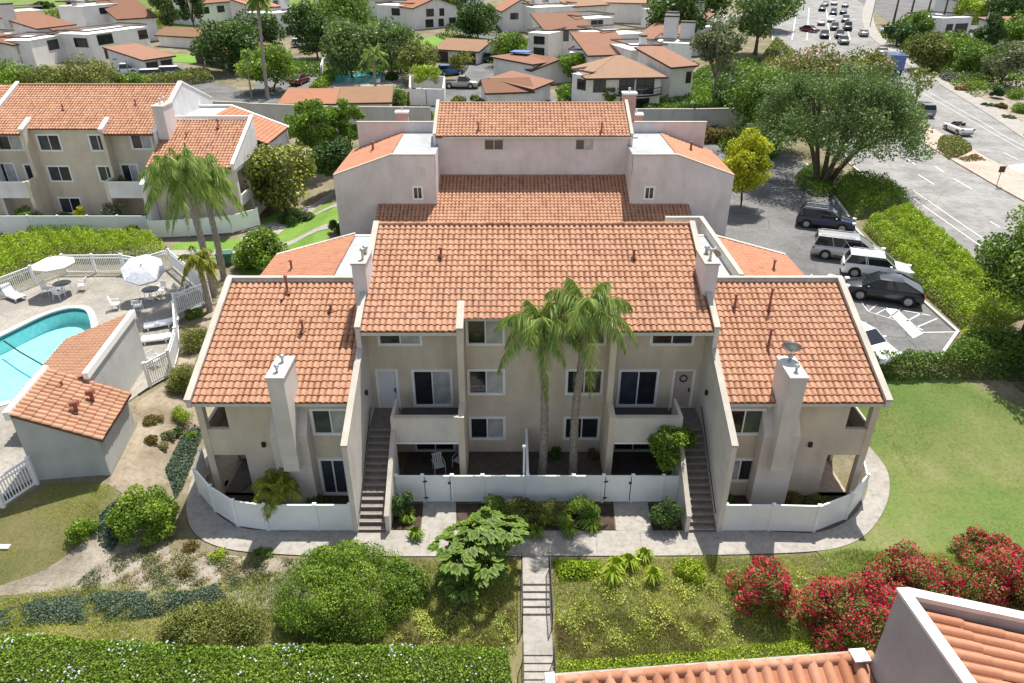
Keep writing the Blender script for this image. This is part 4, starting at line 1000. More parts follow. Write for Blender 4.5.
    t.box(-30.9, -22.3, 60.25, 60.4, 1, 7.2)
    co.yprism([(-21.8, 7.45), (-21.8, 7.58), (-27.0, 9.6), (-31, 9.6), (-31, 9.47), (-27.0, 9.47)], 66.75, 67.05)
    for x, y, z, h in ((-39.3, 60.3, 10.35, .6), (-33.2, 61, 10.6, .6), (-27.3, 55.8, 7.95, .7), (-25.4, 58.8, 9.15, .8), (-27.8, 57.6, 8.6, .5), (-24.5, 64, 8.4, .5)):
        p = mb(); p.tube([(x, y, z - .1), (x, y, z + h)], .06, 6); p.lathe([(.2, .06), (.06, .2)], (x, y, z), 8); p.build('vent_pipe', 'rust_pipe', B)
    t.box(-53, -30.3, 69.8, 70, 1, 9.3)
    t.build('wall', 'stucco_tan', B); l.build('wall', 'stucco_white', B); co.build('coping', 'trim', B)
left_building()
fence('patio_fence', 'long white vinyl fence in front of the left condominium behind the box hedge', [(x, 57.0, terrain(x, 57.0)) for x in (-48, -45.5, -43, -40.5, -38, -35.5, -33, -30.4)], 1.6)
fence('patio_fence', 'short white vinyl fence beside the left condominium wing under the palms', [(-30.0, 56.0, 1.5), (-27.0, 56.3, 1.55), (-23.6, 57.0, 1.6), (-21.8, 58.6, 1.7)], 1.5)

# ------------------------------------------------------------------ building nearest the camera, lower right
def near_building():
    a = R(4.8); z1 = 12.75; zr = 10.71
    B = thing('condominium', 'nearest stucco condominium with raised white coping and big terracotta tiles, lower right', 'building', (6.86, 8.9, 0), a)
    w = MB(); co = MB()
    # local: x along ridge to the right, y away from the camera; corner of the high wall at the origin
    w.box(0, .15, -9, 0, 2, z1 - .06)
    w.yprism([(0.18, 2), (9, 2), (9, z1 - 3.2), (0.18, z1 - .10)], -.18, 0)
    co.box(-.03, .18, -9, .03, z1 - .06, z1); co.yprism([(.18, z1 - .10), (9.05, z1 - 3.22), (9.05, z1 - 3.12), (.18, z1)], -.18, .03)
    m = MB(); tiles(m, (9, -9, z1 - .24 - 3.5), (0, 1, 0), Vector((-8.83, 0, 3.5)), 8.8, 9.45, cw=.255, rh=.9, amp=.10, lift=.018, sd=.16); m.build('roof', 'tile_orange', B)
    d = MB(); d.slab([(9, -9, z1 - 3.78), (9, -.2, z1 - 3.78), (.16, -.2, z1 - .28), (.16, -9, z1 - .28)], .12)
    # lower roof sloping towards the camera with its ridge level
    Lx = 6.05
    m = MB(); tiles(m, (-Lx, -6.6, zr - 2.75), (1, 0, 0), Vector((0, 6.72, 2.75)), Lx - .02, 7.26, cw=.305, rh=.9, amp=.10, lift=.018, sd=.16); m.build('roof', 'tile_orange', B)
    d.slab([(-Lx, -6.6, zr - 2.78), (-.02, -6.6, zr - 2.78), (-.02, .1, zr - .03), (-Lx, .1, zr - .03)], .12); d.build('roof_deck', 'underlay', B)
    r = MB()
    for k in range(15): r.tube([(-Lx + k * .41, .16, zr - .02), (-Lx + k * .41 + .43, .16, zr)], [.10, .115], 8, random.random())
    r.build('ridge_cap', 'tile_orange', B)
    w.box(-Lx, 0, .2, .4, 2, zr - .12); w.box(-Lx - .2, -Lx, -6.6, .4, 2, zr - .3)
    f = MB(); f.box(-.34, -.03, -.02, .26, zr + .1, zr + .14); f.build('flashing', 'trim', B)
    f = MB(); f.xprism([(-6.6, zr - 3), (-6.6, zr - 2.6), (.25, zr + .14), (.25, zr - .2)], -Lx - .2, -Lx - .02); f.build('coping', 'trim', B)
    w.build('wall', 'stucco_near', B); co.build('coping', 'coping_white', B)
mat_stucco('coping_white', (.66, .63, .60), .14, .15)
near_building()
# ------------------------------------------------------------------ white villas and garages further back
mat_tile('roof_far', [(0, (.19, .092, .054)), (.5, (.25, .125, .076)), (1, (.29, .155, .10))], .8)
mat_plain('chimney_pink', (.50, .30, .25), .85, var=.1); mat_plain('far_water', (.10, .45, .52), .1)
mat_tile('roof_far_orange', [(0, (.29, .125, .068)), (.5, (.36, .165, .095)), (1, (.40, .20, .125))], .8)
mat_tile('roof_far_tan', [(0, (.24, .14, .08)), (.5, (.30, .18, .11)), (1, (.34, .22, .145))], .8)
mat_stucco('villa_white', (.82, .79, .75), .08); mat_plain('garage_door', (.055, .042, .036), .7); mat_plain('membrane_white', (.80, .79, .77), .7, var=.08); mat_plain('chimney_grey', (.55, .52, .51), .85, var=.1); mat_plain('tarp_blue', (.06, .16, .45), .6, var=.1)
def villa(label, name='villa', cat='building', at=(0, 0)):
    x, y, z = g(*at); return thing(name, label, cat, (x, y, z))
def vol(B, FL, FR, depth, hF, hB=None, roof='shed', wins=(), rm='roof_far', ov=.45, wall='villa_white', base=None, px=True, chim=(), lift=0, fascia='dark_fascia', doors=()):
    """one volume of a house: front-left and front-right ground points, depth, eave heights front and back"""
    o = Vector(B.location)
    a = Vector(g(*FL)) if px else Vector((*FL, terrain(*FL))); b = Vector(g(*FR)) if px else Vector((*FR, terrain(*FR)))
    zb = min(a.z, b.z) if base is None else base
    u = Vector((b.x - a.x, b.y - a.y, 0)); L = u.length; u.normalize(); n = Vector((-u.y, u.x, 0))
    hB = hF if hB is None else hB
    P = lambda s, t, z: tuple(a + u * s + n * t - o + Vector((0, 0, zb - a.z + z * (.9 if z > 0 else 1))))
    w = MB(); w0 = lift - (.6 if not lift else 0)
    c = [P(0, 0, w0), P(L, 0, w0), P(L, depth, w0), P(0, depth, w0)]
    if roof == 'gable':   # ridge along depth
        pk = hB; t = [P(0, 0, hF), P(L, 0, hF), P(L, depth, hF), P(0, depth, hF), P(L / 2, 0, pk), P(L / 2, depth, pk)]
        w.add(c + t, [(0, 1, 5, 8, 4), (2, 3, 7, 9, 6), (1, 2, 6, 5), (3, 0, 4, 7)])
    elif roof == 'gablex':   # ridge along the front
        pk = hB; t = [P(0, 0, hF), P(L, 0, hF), P(L, depth, hF), P(0, depth, hF), P(0, depth / 2, pk), P(L, depth / 2, pk)]
        w.add(c + t, [(0, 1, 5, 4), (2, 3, 7, 6), (1, 2, 6, 9, 5), (3, 0, 4, 8, 7)])
    else:
        hb = hB if roof == 'shed' else hF
        hr = hF
        if roof == 'shedx': hb = hF; hr = hB
        t = [P(0, 0, hF), P(L, 0, hr), P(L, depth, hb if roof != 'shedx' else hB), P(0, depth, hb)]
        w.add(c + t, [(0, 1, 5, 4), (1, 2, 6, 5), (2, 3, 7, 6), (3, 0, 4, 7), (4, 5, 6, 7)])
    w.build('wall', wall, B)
    r = MB(); f = MB(); e = ov
    def sheet(pts, th=.16):
        r.slab(pts, th, random.random())
        for i in range(len(pts)):
            p, q = Vector(pts[i]), Vector(pts[(i + 1) % len(pts)]); d = (q - p); 
            m_ = Vector((d.y, -d.x, 0)).normalized() * .03
            f.add([p + m_ + Vector((0, 0, .0)), q + m_ + Vector((0, 0, .0)), q + m_ - Vector((0, 0, .24)), p + m_ - Vector((0, 0, .24)), p - m_, q - m_, q - m_ - Vector((0, 0, .24)), p - m_ - Vector((0, 0, .24))], [(0, 1, 2, 3), (4, 7, 6, 5), (0, 4, 5, 1), (3, 2, 6, 7)])
    up = .14
    if roof == 'shed':
        k = (hB - hF) / depth; sheet([P(-e, -e, hF - k * e + up), P(L + e, -e, hF - k * e + up), P(L + e, depth + e, hB + k * e + up), P(-e, depth + e, hB + k * e + up)])
    elif roof == 'shedx':
        k = (hB - hF) / L; sheet([P(-e, -e, hF - k * e + up), P(L + e, -e, hB + k * e + up), P(L + e, depth + e, hB + k * e + up), P(-e, depth + e, hF - k * e + up)])
    elif roof == 'gable':
        k = (hB - hF) / (L / 2); sheet([P(-e, -e, hF - k * e + up), P(L / 2, -e, hB + up), P(L / 2, depth + e, hB + up), P(-e, depth + e, hF - k * e + up)]); sheet([P(L / 2, -e, hB + up), P(L + e, -e, hF - k * e + up), P(L + e, depth + e, hF - k * e + up), P(L / 2, depth + e, hB + up)])
    elif roof == 'gablex':
        k = (hB - hF) / (depth / 2); sheet([P(-e, -e, hF - k * e + up), P(L + e, -e, hF - k * e + up), P(L + e, depth / 2, hB + up), P(-e, depth / 2, hB + up)]); sheet([P(-e, depth / 2, hB + up), P(L + e, depth / 2, hB + up), P(L + e, depth + e, hF - k * e + up), P(-e, depth + e, hF - k * e + up)])
    elif roof == 'hip':
        q = min(depth / 2, L / 2) ; z = hB
        A, Bq, C, D = P(-e, -e, hF + up - .15), P(L + e, -e, hF + up - .15), P(L + e, depth + e, hF + up - .15), P(-e, depth + e, hF + up - .15); R1, R2 = P(q, depth / 2, z + up), P(L - q + .01, depth / 2, z + up)
        sheet([A, Bq, R2, R1]); sheet([Bq, C, R2]); sheet([C, D, R1, R2]); sheet([D, A, R1])
    else:
        r.slab([P(-.1, -.1, hF + .1), P(L + .1, -.1, hF + .1), P(L + .1, depth + .1, hF + .1), P(-.1, depth + .1, hF + .1)], .12)
        for p, q in ((P(-.1, -.1, 0), P(L + .1, -.1, 0)), (P(L + .1, -.1, 0), P(L + .1, depth + .1, 0)), (P(L + .1, depth + .1, 0), P(-.1, depth + .1, 0)), (P(-.1, depth + .1, 0), P(-.1, -.1, 0))):
            f.tube([(p[0], p[1], p[2] + hF + .08), (q[0], q[1], q[2] + hF + .08)], .13, 4, smooth=False)
    r.build('roof', rm if roof != 'flat' else 'membrane_white', B); f.build('fascia', fascia, B)
    yaw = math.atan2(u.y, u.x)
    def hole(face, s0, s1, z0, z1, mat, nm):
        if face == 'F': q0, q1 = P(s0 * L, 0, z0), P(s1 * L, 0, z0); rz = yaw
        elif face == 'R': q0, q1 = P(L, s0 * depth, z0), P(L, s1 * depth, z0); rz = yaw + math.pi / 2
        else: q0, q1 = P(0, s1 * depth, z0), P(0, s0 * depth, z0); rz = yaw - math.pi / 2
        q0, q1 = Vector(q0), Vector(q1); c_ = (q0 + q1) / 2; W_ = (q1 - q0).length; H_ = (z1 - z0) * .9
        m = MB()
        if nm == 'window':
            m.box(-W_ / 2, W_ / 2, -.03, .02, 0, H_); fr = m.build('window', mat, B, tuple(c_), rz)
            m = MB(); m.box(-W_ / 2 - .07, -W_ / 2, -.06, .0, -.07, H_ + .07); m.box(W_ / 2, W_ / 2 + .07, -.06, .0, -.07, H_ + .07); m.box(-W_ / 2, W_ / 2, -.06, .0, H_, H_ + .07); m.box(-W_ / 2, W_ / 2, -.06, .0, -.07, 0); m.box(-.03, .03, -.05, -.032, 0, H_)
            m.build('frame', 'dark_fascia' if mat != 'glass_blue' else 'trim', fr)
        else:
            m.box(-W_ / 2, W_ / 2, -.04, .02, 0, H_)
            for k in range(1, 5): m.box(-W_ / 2 + .05, W_ / 2 - .05, -.055, -.04, H_ * k / 5 - .03, H_ * k / 5)
            m.build(nm, mat, B, tuple(c_), rz)
    for ww in wins: hole(*ww, 'glass_dark', 'window')
    for dd in doors: hole(*dd, 'garage_door', 'garage_door')
    for s, t, z0, z1, sx, sy in chim:
        m = MB(); p = P(s * L, t * depth, 0); m.obox((p[0], p[1], p[2] + (z0 + z1) / 2), (sx, sy, z1 - z0), yaw); ch = m.build('chimney', 'chimney_grey', B)
        m = MB(); m.obox((p[0], p[1], p[2] + z1 + .12), (sx + .1, sy + .1, .24), yaw); m.build('chimney_cap', 'dark_fascia', ch)
    return P, L

# -- upper left row of white condominiums
B = villa('white villa with brown tile roofs at the top left picture edge, half hidden', at=(-8, 72))
vol(B, (-30, 76), (16, 68), 8, 5.2, 7.4, 'shed', [('F', .75, .95, 3.3, 4.8), ('F', .5, .65, 3.3, 4.8), ('F', .78, .95, .6, 2)])
vol(B, (8, 62), (22, 58), 4, 5.0, roof='flat', wins=[('F', .3, .8, 3, 4.4)])
B = villa('white villa with brown gable and flat white roof, second from the top left corner', at=(20, 66))
vol(B, (38, 69), (66, 61), 6, 5.1, roof='flat', wins=[('F', .55, .9, 2.9, 4.6), ('R', .2, .7, 3, 4.4)])
vol(B, (20, 70), (40, 64), 6, 4.6, 6.0, 'shed', [('F', .2, .8, 2.8, 4.2), ('F', .2, .9, .2, 2.2)])
vol(B, (45, 57), (80, 50), 9, 5.6, 7.8, 'shed', [('F', .2, .4, 3, 4.6)], chim=[(.05, .7, 5, 9, 2.0, 1.4)])
vol(B, (76, 58), (94, 54), 3.5, 4.4, 5.4, 'shed', [('F', .1, .45, .5, 2.2), ('F', .6, .9, 2.9, 4.2)])
vol(B, (0, 48), (52, 42), 6, 7.2, roof='flat', wins=[('F', .3, .42, 5.2, 6.4), ('F', .46, .58, 5.2, 6.4)], chim=[(.25, .5, 6, 9.4, 2, 1.5)])
B = villa('white villa with large dark windows and flat white roof beside the brown roofed garage', at=(97, 62))
vol(B, (96, 63), (152, 50), 7, 5.3, roof='flat', wins=[('F', .12, .36, 3.2, 5.0), ('F', .18, .42, .5, 2.2), ('F', .82, .98, 3.1, 4.8), ('L', .1, .5, 3, 4.6)])
vol(B, (92, 46), (126, 39), 6, 8.2, roof='flat', wins=[('F', .45, .6, 6.4, 7.6), ('F', .62, .74, 6.4, 7.6)], chim=[(.25, .5, 7, 10.2, 2.2, 1.4)])
vol(B, (124, 44), (160, 40), 10, 5.4, 9.0, 'shed', [('F', .4, .7, .4, 2.2)])
B = villa('small white garage with two dark doors and brown roof behind the parked white cars', 'garage', at=(147, 75.4))
vol(B, (147, 75.4), (175, 69.8), 9, 2.75, 4.3, 'shed', doors=[('F', .05, .45, .05, 2.2), ('F', .55, .95, .05, 2.2)])
B = villa('brown roofed garage row with dark doors under the big dark tree', 'garage', at=(196, 63))
vol(B, (196, 63), (240, 70), 7, 2.7, 3.9, 'shed', doors=[('F', .03, .2, .05, 2.2), ('F', .25, .44, .05, 2.2), ('F', .5, .68, .05, 2.2), ('F', .74, .95, .05, 2.2)])
B = villa('low white building with pale pink tile roof behind the small bright lawn', at=(163, 48))
vol(B, (160, 46), (200, 49), 6, 2.6, 3.9, 'gablex', rm='roof_far_tan')
B = villa('distant white villa behind the tall eucalyptus trees at the top', at=(205, 22))
vol(B, (203, 26), (236, 20), 10, 5.5, 8, 'shed', [('F', .1, .25, 3, 4.5), ('F', .5, .7, 3, 4.5)]); vol(B, (225, 18), (250, 14), 8, 5.5, roof='flat')
# -- middle
B = villa('white two storey villa behind the round tree and tall palm', at=(280, 38))
vol(B, (276, 39), (300, 34), 8, 5.6, roof='flat', wins=[('F', .4, .75, 3.2, 4.9), ('F', .45, .8, .5, 2.3)], chim=[(.9, .3, 5, 8, 1.6, 1.3)])
vol(B, (262, 32), (282, 28), 8, 5.6, 7.6, 'shed', rm='roof_far_orange')
B = villa('white two storey villa with bright lawn in front, top centre left', at=(415, 30))
vol(B, (415, 30), (458, 26), 8, 5.3, 7.4, 'gable', [('F', .28, .44, 3.1, 4.8), ('F', .58, .68, 3.1, 4.8), ('F', .25, .42, .5, 2.3), ('F', .55, .66, .5, 2.3), ('F', .8, .95, .3, 2.4)], rm='roof_far_orange')
vol(B, (378, 26), (416, 28), 9, 5.3, roof='flat', wins=[('F', .4, .6, 3.0, 4.6), ('F', .7, .95, 3, 4.4)])
vol(B, (395, 20), (420, 19), 9, 6.2, 8.2, 'shed', rm='roof_far_orange'); vol(B, (345, 18), (380, 20), 9, 5.6, 7.6, 'shed', rm='roof_far_orange')
B = villa('white garage with tan tile roof and dark doors behind the blue car', 'garage', at=(436, 62))
vol(B, (436, 61), (478, 64.5), 11, 2.5, 3.9, 'gablex', rm='roof_far_tan', doors=[('F', .03, .3, .05, 2.1), ('F', .55, .95, .05, 2.1)])
B = villa('low pool building with long orange tile roof behind the grey boundary wall', 'pool_building', at=(284, 121))
vol(B, (284, 121), (342, 121), 5.0, 2.5, 3.4, 'shed', rm='roof_far_orange'); vol(B, (342, 121), (390, 120), 5.2, 2.6, 3.6, 'shed', [('F', .0, .2, .9, 1.9), ('F', .3, .5, .9, 1.9)], rm='roof_far_tan')
B = villa('white walled enclosure with open top beside the silver pickup', 'enclosure', 'enclosure', at=(413, 96))
for (p, q) in (((411, 105), (444, 106)), ((411, 105), (411, 91)), ((411, 91), (445, 92)), ((445, 92), (444, 106))):
    o = Vector(B.location); a, b = Vector(g(*p)) - o, Vector(g(*q)) - o; m = MB(); d = (b - a); rz = math.atan2(d.y, d.x); c = (a + b) / 2; m.obox((c.x, c.y, c.z + 1.0), (d.xy.length + .2, .22, 2.6), rz); m.build('wall', 'villa_white', B)
B = villa('white boundary wall behind the distant turquoise pool', 'pool_wall', 'wall', at=(345, 78)); o = Vector(B.location)
for (p, q) in (((324, 69), (382, 69)), ((382, 69), (415, 67)), ((324, 69), (322, 80))):
    a, b = Vector(g(*p)) - o, Vector(g(*q)) - o; m = MB(); d = (b - a); c = (a + b) / 2; m.obox((c.x, c.y, c.z + .9), (d.xy.length + .2, .2, 2.0), math.atan2(d.y, d.x)); m.build('wall', 'villa_white', B)
drape('far_pool_deck', [(322, 92), (405, 90), (400, 69), (326, 70)], .05, 'deck_concrete', 'px')
drape('far_pool_water', [(332, 84), (380, 83), (382, 72.5), (334, 72.5)], .08, 'far_water', 'px')
# -- garages and the big villa group in the centre right
B = villa('brown roofed white garage with a blue tarp on its roof', 'garage', at=(515, 79))
vol(B, (514, 79), (532, 86), 9, 2.7, 4.0, 'gablex', doors=[('F', .1, .9, .05, 2.1)])
vol(B, (532, 86), (561, 80), 9, 3.6, 3.9, 'shed')
m = MB(); o = Vector(B.location); q = Vector(g(521, 75)) - o; m.obox((q.x, q.y, q.z + 3.75), (3.2, 2.6, .12), R(-20)); m.build('roof_tarp', 'tarp_blue', B)
B = villa('low white garage with hipped brown roof just behind the main building', 'garage', at=(500, 106))
vol(B, (488, 111), (531, 109), 6, 2.8, 4.1, 'gablex'); vol(B, (531, 109), (550, 99), 6, 3.0, 4.0, 'shed')
B = villa('large white villa with curved dark balcony and hipped brown roof behind the boundary wall', at=(575, 102))
vol(B, (571, 108), (590, 113), 10, 5.2, roof='flat', wins=[('L', .1, .35, 3, 4.6), ('L', .5, .7, .5, 2.3), ('F', .3, .7, 3.2, 4.6)])
P_, L_ = vol(B, (588, 114), (658, 112), 9, 5.3, 7.6, 'hip', [('F', .06, .22, 3.2, 4.9), ('F', .42, .62, 2.8, 4.9), ('F', .66, .9, 2.8, 4.9), ('F', .45, .85, .3, 2.3)], ov=.7, rm='roof_far_tan')
bm_ = MB()
pts = [Vector(P_(L_ * t, -1.6 * math.sin(math.pi * min(1, (t - .38) / .64 * .9 + .1)), 3.7)) for t in (.38, .5, .62, .74, .86, .95, 1.02)]
bm_.tube(pts, .05, 6); bm_.tube([p - Vector((0, 0, .45)) for p in pts], .03, 6); bm_.tube([p - Vector((0, 0, .9)) for p in pts], .12, 6)
for p in pts: bm_.tube([p, p - Vector((0, 0, .9))], .03, 5)
bm_.build('balcony', 'black_metal', B)
bf = MB(); bf.slab([tuple(p - Vector((0, 0, .95))) for p in pts] + [P_(L_ * 1.0, 0, 2.75), P_(L_ * .38, 0, 2.75)], .15); bf.build('balcony_floor', 'villa_white', B)
vol(B, (668, 104), (690, 101), 8, 5.6, 7.4, 'shed', [('F', .7, .9, 3, 4.6)])
vol(B, (628, 92), (662, 90), 8, 6.6, roof='flat', wins=[('F', .3, .45, 5, 6)], chim=[(.5, .3, 6, 7.6, .9, .9)])
vol(B, (652, 80), (685, 82), 7, 6.4, roof='flat', chim=[(.35, .5, 6, 9.4, 2.2, 1.6), (.85, .5, 6, 8.6, 2.2, 1.6)])
B = villa('white villa with flat white roofs and brown slopes behind the balcony villa', at=(590, 86))
vol(B, (588, 88), (630, 86), 9, 5.4, 7.8, 'shed', [('F', .1, .2, 3, 4.4)])
vol(B, (568, 82), (600, 84), 6, 5.0, roof='flat', wins=[('F', .2, .45, 3, 4.4), ('F', .5, .8, .4, 2.2)])
vol(B, (600, 76), (640, 72), 8, 7.0, roof='flat', wins=[('F', .1, .2, 5.4, 6.5)]); vol(B, (634, 70), (668, 74), 8, 6.0, 7.8, 'shed', chim=[(.7, .5, 6, 9.2, 2, 1.5)])
B = villa('white villa with balcony and two dark doorways left of the balcony villa', at=(530, 58))
vol(B, (528, 58), (548, 60), 7, 5.0, roof='flat', wins=[('F', .3, .8, 3, 4.4), ('F', .3, .8, .4, 2.2), ('L', .2, .6, 3, 4.4)])
vol(B, (545, 56), (590, 54), 9, 5.2, 7.4, 'shed', [('F', .08, .2, 2.9, 4.8), ('F', .3, .5, 2.9, 4.8), ('F', .1, .3, .3, 2.2), ('F', .6, .8, 3, 4.4)])
vol(B, (575, 50), (612, 46), 8, 6.2, roof='flat', wins=[('F', .4, .55, 4.6, 5.8), ('F', .58, .7, 4.6, 5.8)])
B = villa('far white villa with orange brown roofs at the top centre', at=(520, 36))
vol(B, (503, 32), (540, 31), 10, 5.0, 7.6, 'gable', [('F', .2, .4, 3, 4.4)], rm='roof_far_orange'); vol(B, (535, 34), (575, 30), 9, 6.0, roof='flat', chim=[(.3, .5, 6, 8.4, 2, 1.4), (.75, .5, 6, 8.4, 2, 1.4)]); vol(B, (572, 30), (606, 26), 9, 5.6, 7.6, 'shed', rm='roof_far_tan')
B = villa('far white villa with tan roof next to the dark trees at the top', at=(640, 30))
vol(B, (600, 22), (650, 24), 10, 5.2, 7.6, 'shed', rm='roof_far_tan'); vol(B, (640, 34), (668, 38), 8, 6, roof='flat', chim=[(.4, .5, 6, 9, 2, 1.5)])
B = villa('distant pale building with dark windows at the top edge, above the villas', at=(600, 8))
vol(B, (585, 9), (650, 8), 10, 5, roof='flat', wins=[('F', .1, .2, 2, 4), ('F', .3, .45, 2, 4), ('F', .6, .75, 2, 4)])
# -- across the street, upper right
B = villa('white shopping pavilion with dark openings behind the trees, upper right', at=(960, 38))
vol(B, (938, 36), (968, 34), 10, 4, roof='flat', wins=[('F', .2, .4, .3, 2.6), ('F', .5, .9, .3, 2.6)]); vol(B, (968, 24), (1010, 22), 12, 5, 6.4, 'shed', [('F', .1, .4, .3, 3), ('F', .55, .9, .3, 3)], rm='roof_far_tan')
B = villa('grey roofed building at the upper right picture edge', at=(1010, 45))
vol(B, (1012, 52), (1050, 50), 10, 4.5, 6, 'shed', [('F', .1, .4, 1, 3)], rm='roof_far_tan'); vol(B, (985, 12), (1060, 8), 14, 6, roof='flat', wins=[('F', .1, .3, 1, 4), ('F', .4, .6, 1, 4)])

# -- long grey boundary wall behind the main building with its two small brick chimneys
def boundary(label, pts, h):
    o = Vector((*pts[0], terrain(*pts[0]))); T = thing('boundary_wall', label, 'wall', tuple(o))
    for i in range(len(pts) - 1):
        a, b = Vector(pts[i]), Vector(pts[i + 1]); d = b - a; c = (a + b) / 2; m = MB(); z = terrain(*c)
        m.obox((c.x - o.x, c.y - o.y, z - o.z + h / 2 - .2), (d.length + .2, .22, h + .4), math.atan2(d.y, d.x)); m.build('wall', 'stucco_greywhite', T)
        m = MB(); m.obox((c.x - o.x, c.y - o.y, z - o.z + h + .06), (d.length + .24, .3, .1), math.atan2(d.y, d.x)); m.build('wall_cap', 'coping', T)
boundary('long grey boundary wall behind the main building on its left side', [(-40, 93), (-33, 91.5), (-22, 89.5), (-10, 89)], 3.4)
boundary('grey boundary wall behind the main building on its right side', [(13, 88.5), (22, 88.5), (28, 89)], 3.3)
def stub(label, x, y, z0, z1):
    T = thing('brick_chimney', label, 'chimney', (x, y, z0)); m = MB(); m.box(-.55, .55, -.4, .4, 0, z1 - z0); m.build('shaft', 'chimney_pink', T); m = MB(); m.box(-.62, .62, -.47, .47, z1 - z0, z1 - z0 + .14); m.build('cap', 'trim', T)
    m = MB(); m.tube([(0, 0, z1 - z0), (0, 0, z1 - z0 + .5)], .1, 8); m.build('flue', 'galv', T)
stub('pinkish brick chimney left of the rear roof', -10.2, 68, 4, 9.3); stub('pinkish brick chimney right of the rear roof', 11.2, 66, 4, 9.5)
stub('pale chimney rising just behind the right end of the rear roof', 9.9, 62.6, 4, 11.9)

# -- further villas filling the rows behind
for (FL, FR, d, hf, hb, lab) in (((560, 20), (590, 18), 9, 5.4, 7.4, 'distant white villa with brown roof in the row behind the centre villas'), ((318, 10), (345, 11), 9, 5.4, 7.4, 'distant white villa with brown roof behind the dark trees, top left of centre'), ((250, 22), (272, 18), 9, 5.4, 7.4, 'distant white villa with brown roof left of the round tree'), ((430, 12), (462, 10), 9, 5.4, 7.4, 'distant white villa with brown roof above the lawn villa'), ((655, 52), (690, 56), 8, 5.6, 7.6, 'white villa with brown roof partly hidden by the dark trees right of centre')):
    B = villa(lab, at=FL); vol(B, FL, FR, d, hf, hb, 'shed', [('F', .15, .3, 3, 4.5), ('F', .55, .75, 3, 4.5)], chim=[(.8, .6, 5, 9, 1.8, 1.3)])
    u0 = (FR[0], FR[1]); vol(B, u0, (FR[0] + (FR[0] - FL[0]) * .7, FR[1] - 1), d * .8, 5.6, roof='flat', wins=[('F', .2, .5, 3, 4.5)])
# ------------------------------------------------------------------ foliage
RG = np.random.default_rng(11)
G = lambda *c: c
mat_leaf('leaf_mid', [(0, (0.052, 0.096, 0.015)), (.35, (0.103, 0.178, 0.023)), (.7, (0.172, 0.263, 0.037)), (1, (0.278, 0.364, 0.061))])
mat_leaf('leaf_dark', [(0, (0.026, 0.056, 0.014)), (.4, (0.056, 0.110, 0.025)), (.75, (0.098, 0.166, 0.035)), (1, (0.153, 0.234, 0.056))])
mat_leaf('leaf_lime', [(0, (0.128, 0.193, 0.011)), (.35, (0.236, 0.332, 0.022)), (.7, (0.363, 0.465, 0.035)), (1, (0.512, 0.583, 0.059))])
mat_leaf('leaf_bright', [(0, (0.072, 0.133, 0.014)), (.35, (0.135, 0.226, 0.021)), (.7, (0.207, 0.311, 0.031)), (1, (0.307, 0.404, 0.053))])
mat_leaf('leaf_olive', [(0, (0.076, 0.092, 0.020)), (.35, (0.151, 0.174, 0.038)), (.7, (0.238, 0.256, 0.060)), (1, (0.345, 0.349, 0.100))])
mat_leaf('leaf_grey', [(0, (0.078, 0.095, 0.048)), (.35, (0.147, 0.173, 0.086)), (.7, (0.224, 0.249, 0.127)), (1, (0.327, 0.344, 0.193))])
mat_leaf('leaf_yellow', [(0, (0.175, 0.195, 0.010)), (.35, (0.383, 0.407, 0.020)), (.7, (0.557, 0.553, 0.032)), (1, (0.695, 0.650, 0.064))], .3)
mat_leaf('leaf_blue', [(0, (0.051, 0.087, 0.058)), (.4, (0.102, 0.153, 0.104)), (.8, (0.160, 0.218, 0.150)), (1, (0.233, 0.277, 0.195))])
mat_leaf('leaf_rust', [(0, (0.098, 0.070, 0.023)), (.4, (0.182, 0.119, 0.039)), (.7, (0.168, 0.168, 0.039)), (1, (0.336, 0.210, 0.078))])
mat_leaf('leaf_dry', [(0, (0.185, 0.151, 0.069)), (.4, (0.319, 0.260, 0.123)), (.7, (0.286, 0.294, 0.108)), (1, (0.504, 0.437, 0.231))], .2)
mat_leaf('leaf_groundcover', [(0, (0.163, 0.217, 0.039)), (.35, (0.324, 0.383, 0.070)), (.65, (0.471, 0.498, 0.109)), (1, (0.714, 0.665, 0.178))], .25)
mat_leaf('palm_leaf', [(0, (0.099, 0.158, 0.032)), (.4, (0.212, 0.316, 0.072)), (.75, (0.339, 0.449, 0.109)), (1, (0.594, 0.558, 0.190))], .4)
mat_leaf('palm_yellow', [(0, (0.149, 0.179, 0.017)), (.5, (0.299, 0.317, 0.033)), (1, (0.448, 0.428, 0.066))], .4)
mat_leaf('petal_red', [(0, (0.256, 0.003, 0.026)), (.5, (0.490, 0.011, 0.049)), (1, (0.675, 0.034, 0.118))], .3)
mat_leaf('petal_blue', [(0, (.38, .45, .66)), (1, (.62, .68, .82))], .25)
mat_leaf('petal_white', [(0, (.55, .55, .48)), (1, (.75, .74, .66))], .25)
mat_leaf('petal_pink', [(0, (.36, .17, .16)), (.6, (.50, .30, .27)), (1, (.55, .42, .36))], .25)
mat_leaf('petal_mauve', [(0, (.20, .11, .24)), (1, (.34, .22, .36))], .25)
mat_plain('bark', (.13, .10, .075), .95, var=.4, scale=5, spec=.1); mat_plain('bark_pale', (.27, .235, .195), .95, var=.35, scale=5, spec=.1); mat_plain('palm_bark', (.29, .25, .205), .95, var=.4, scale=9, spec=.1)

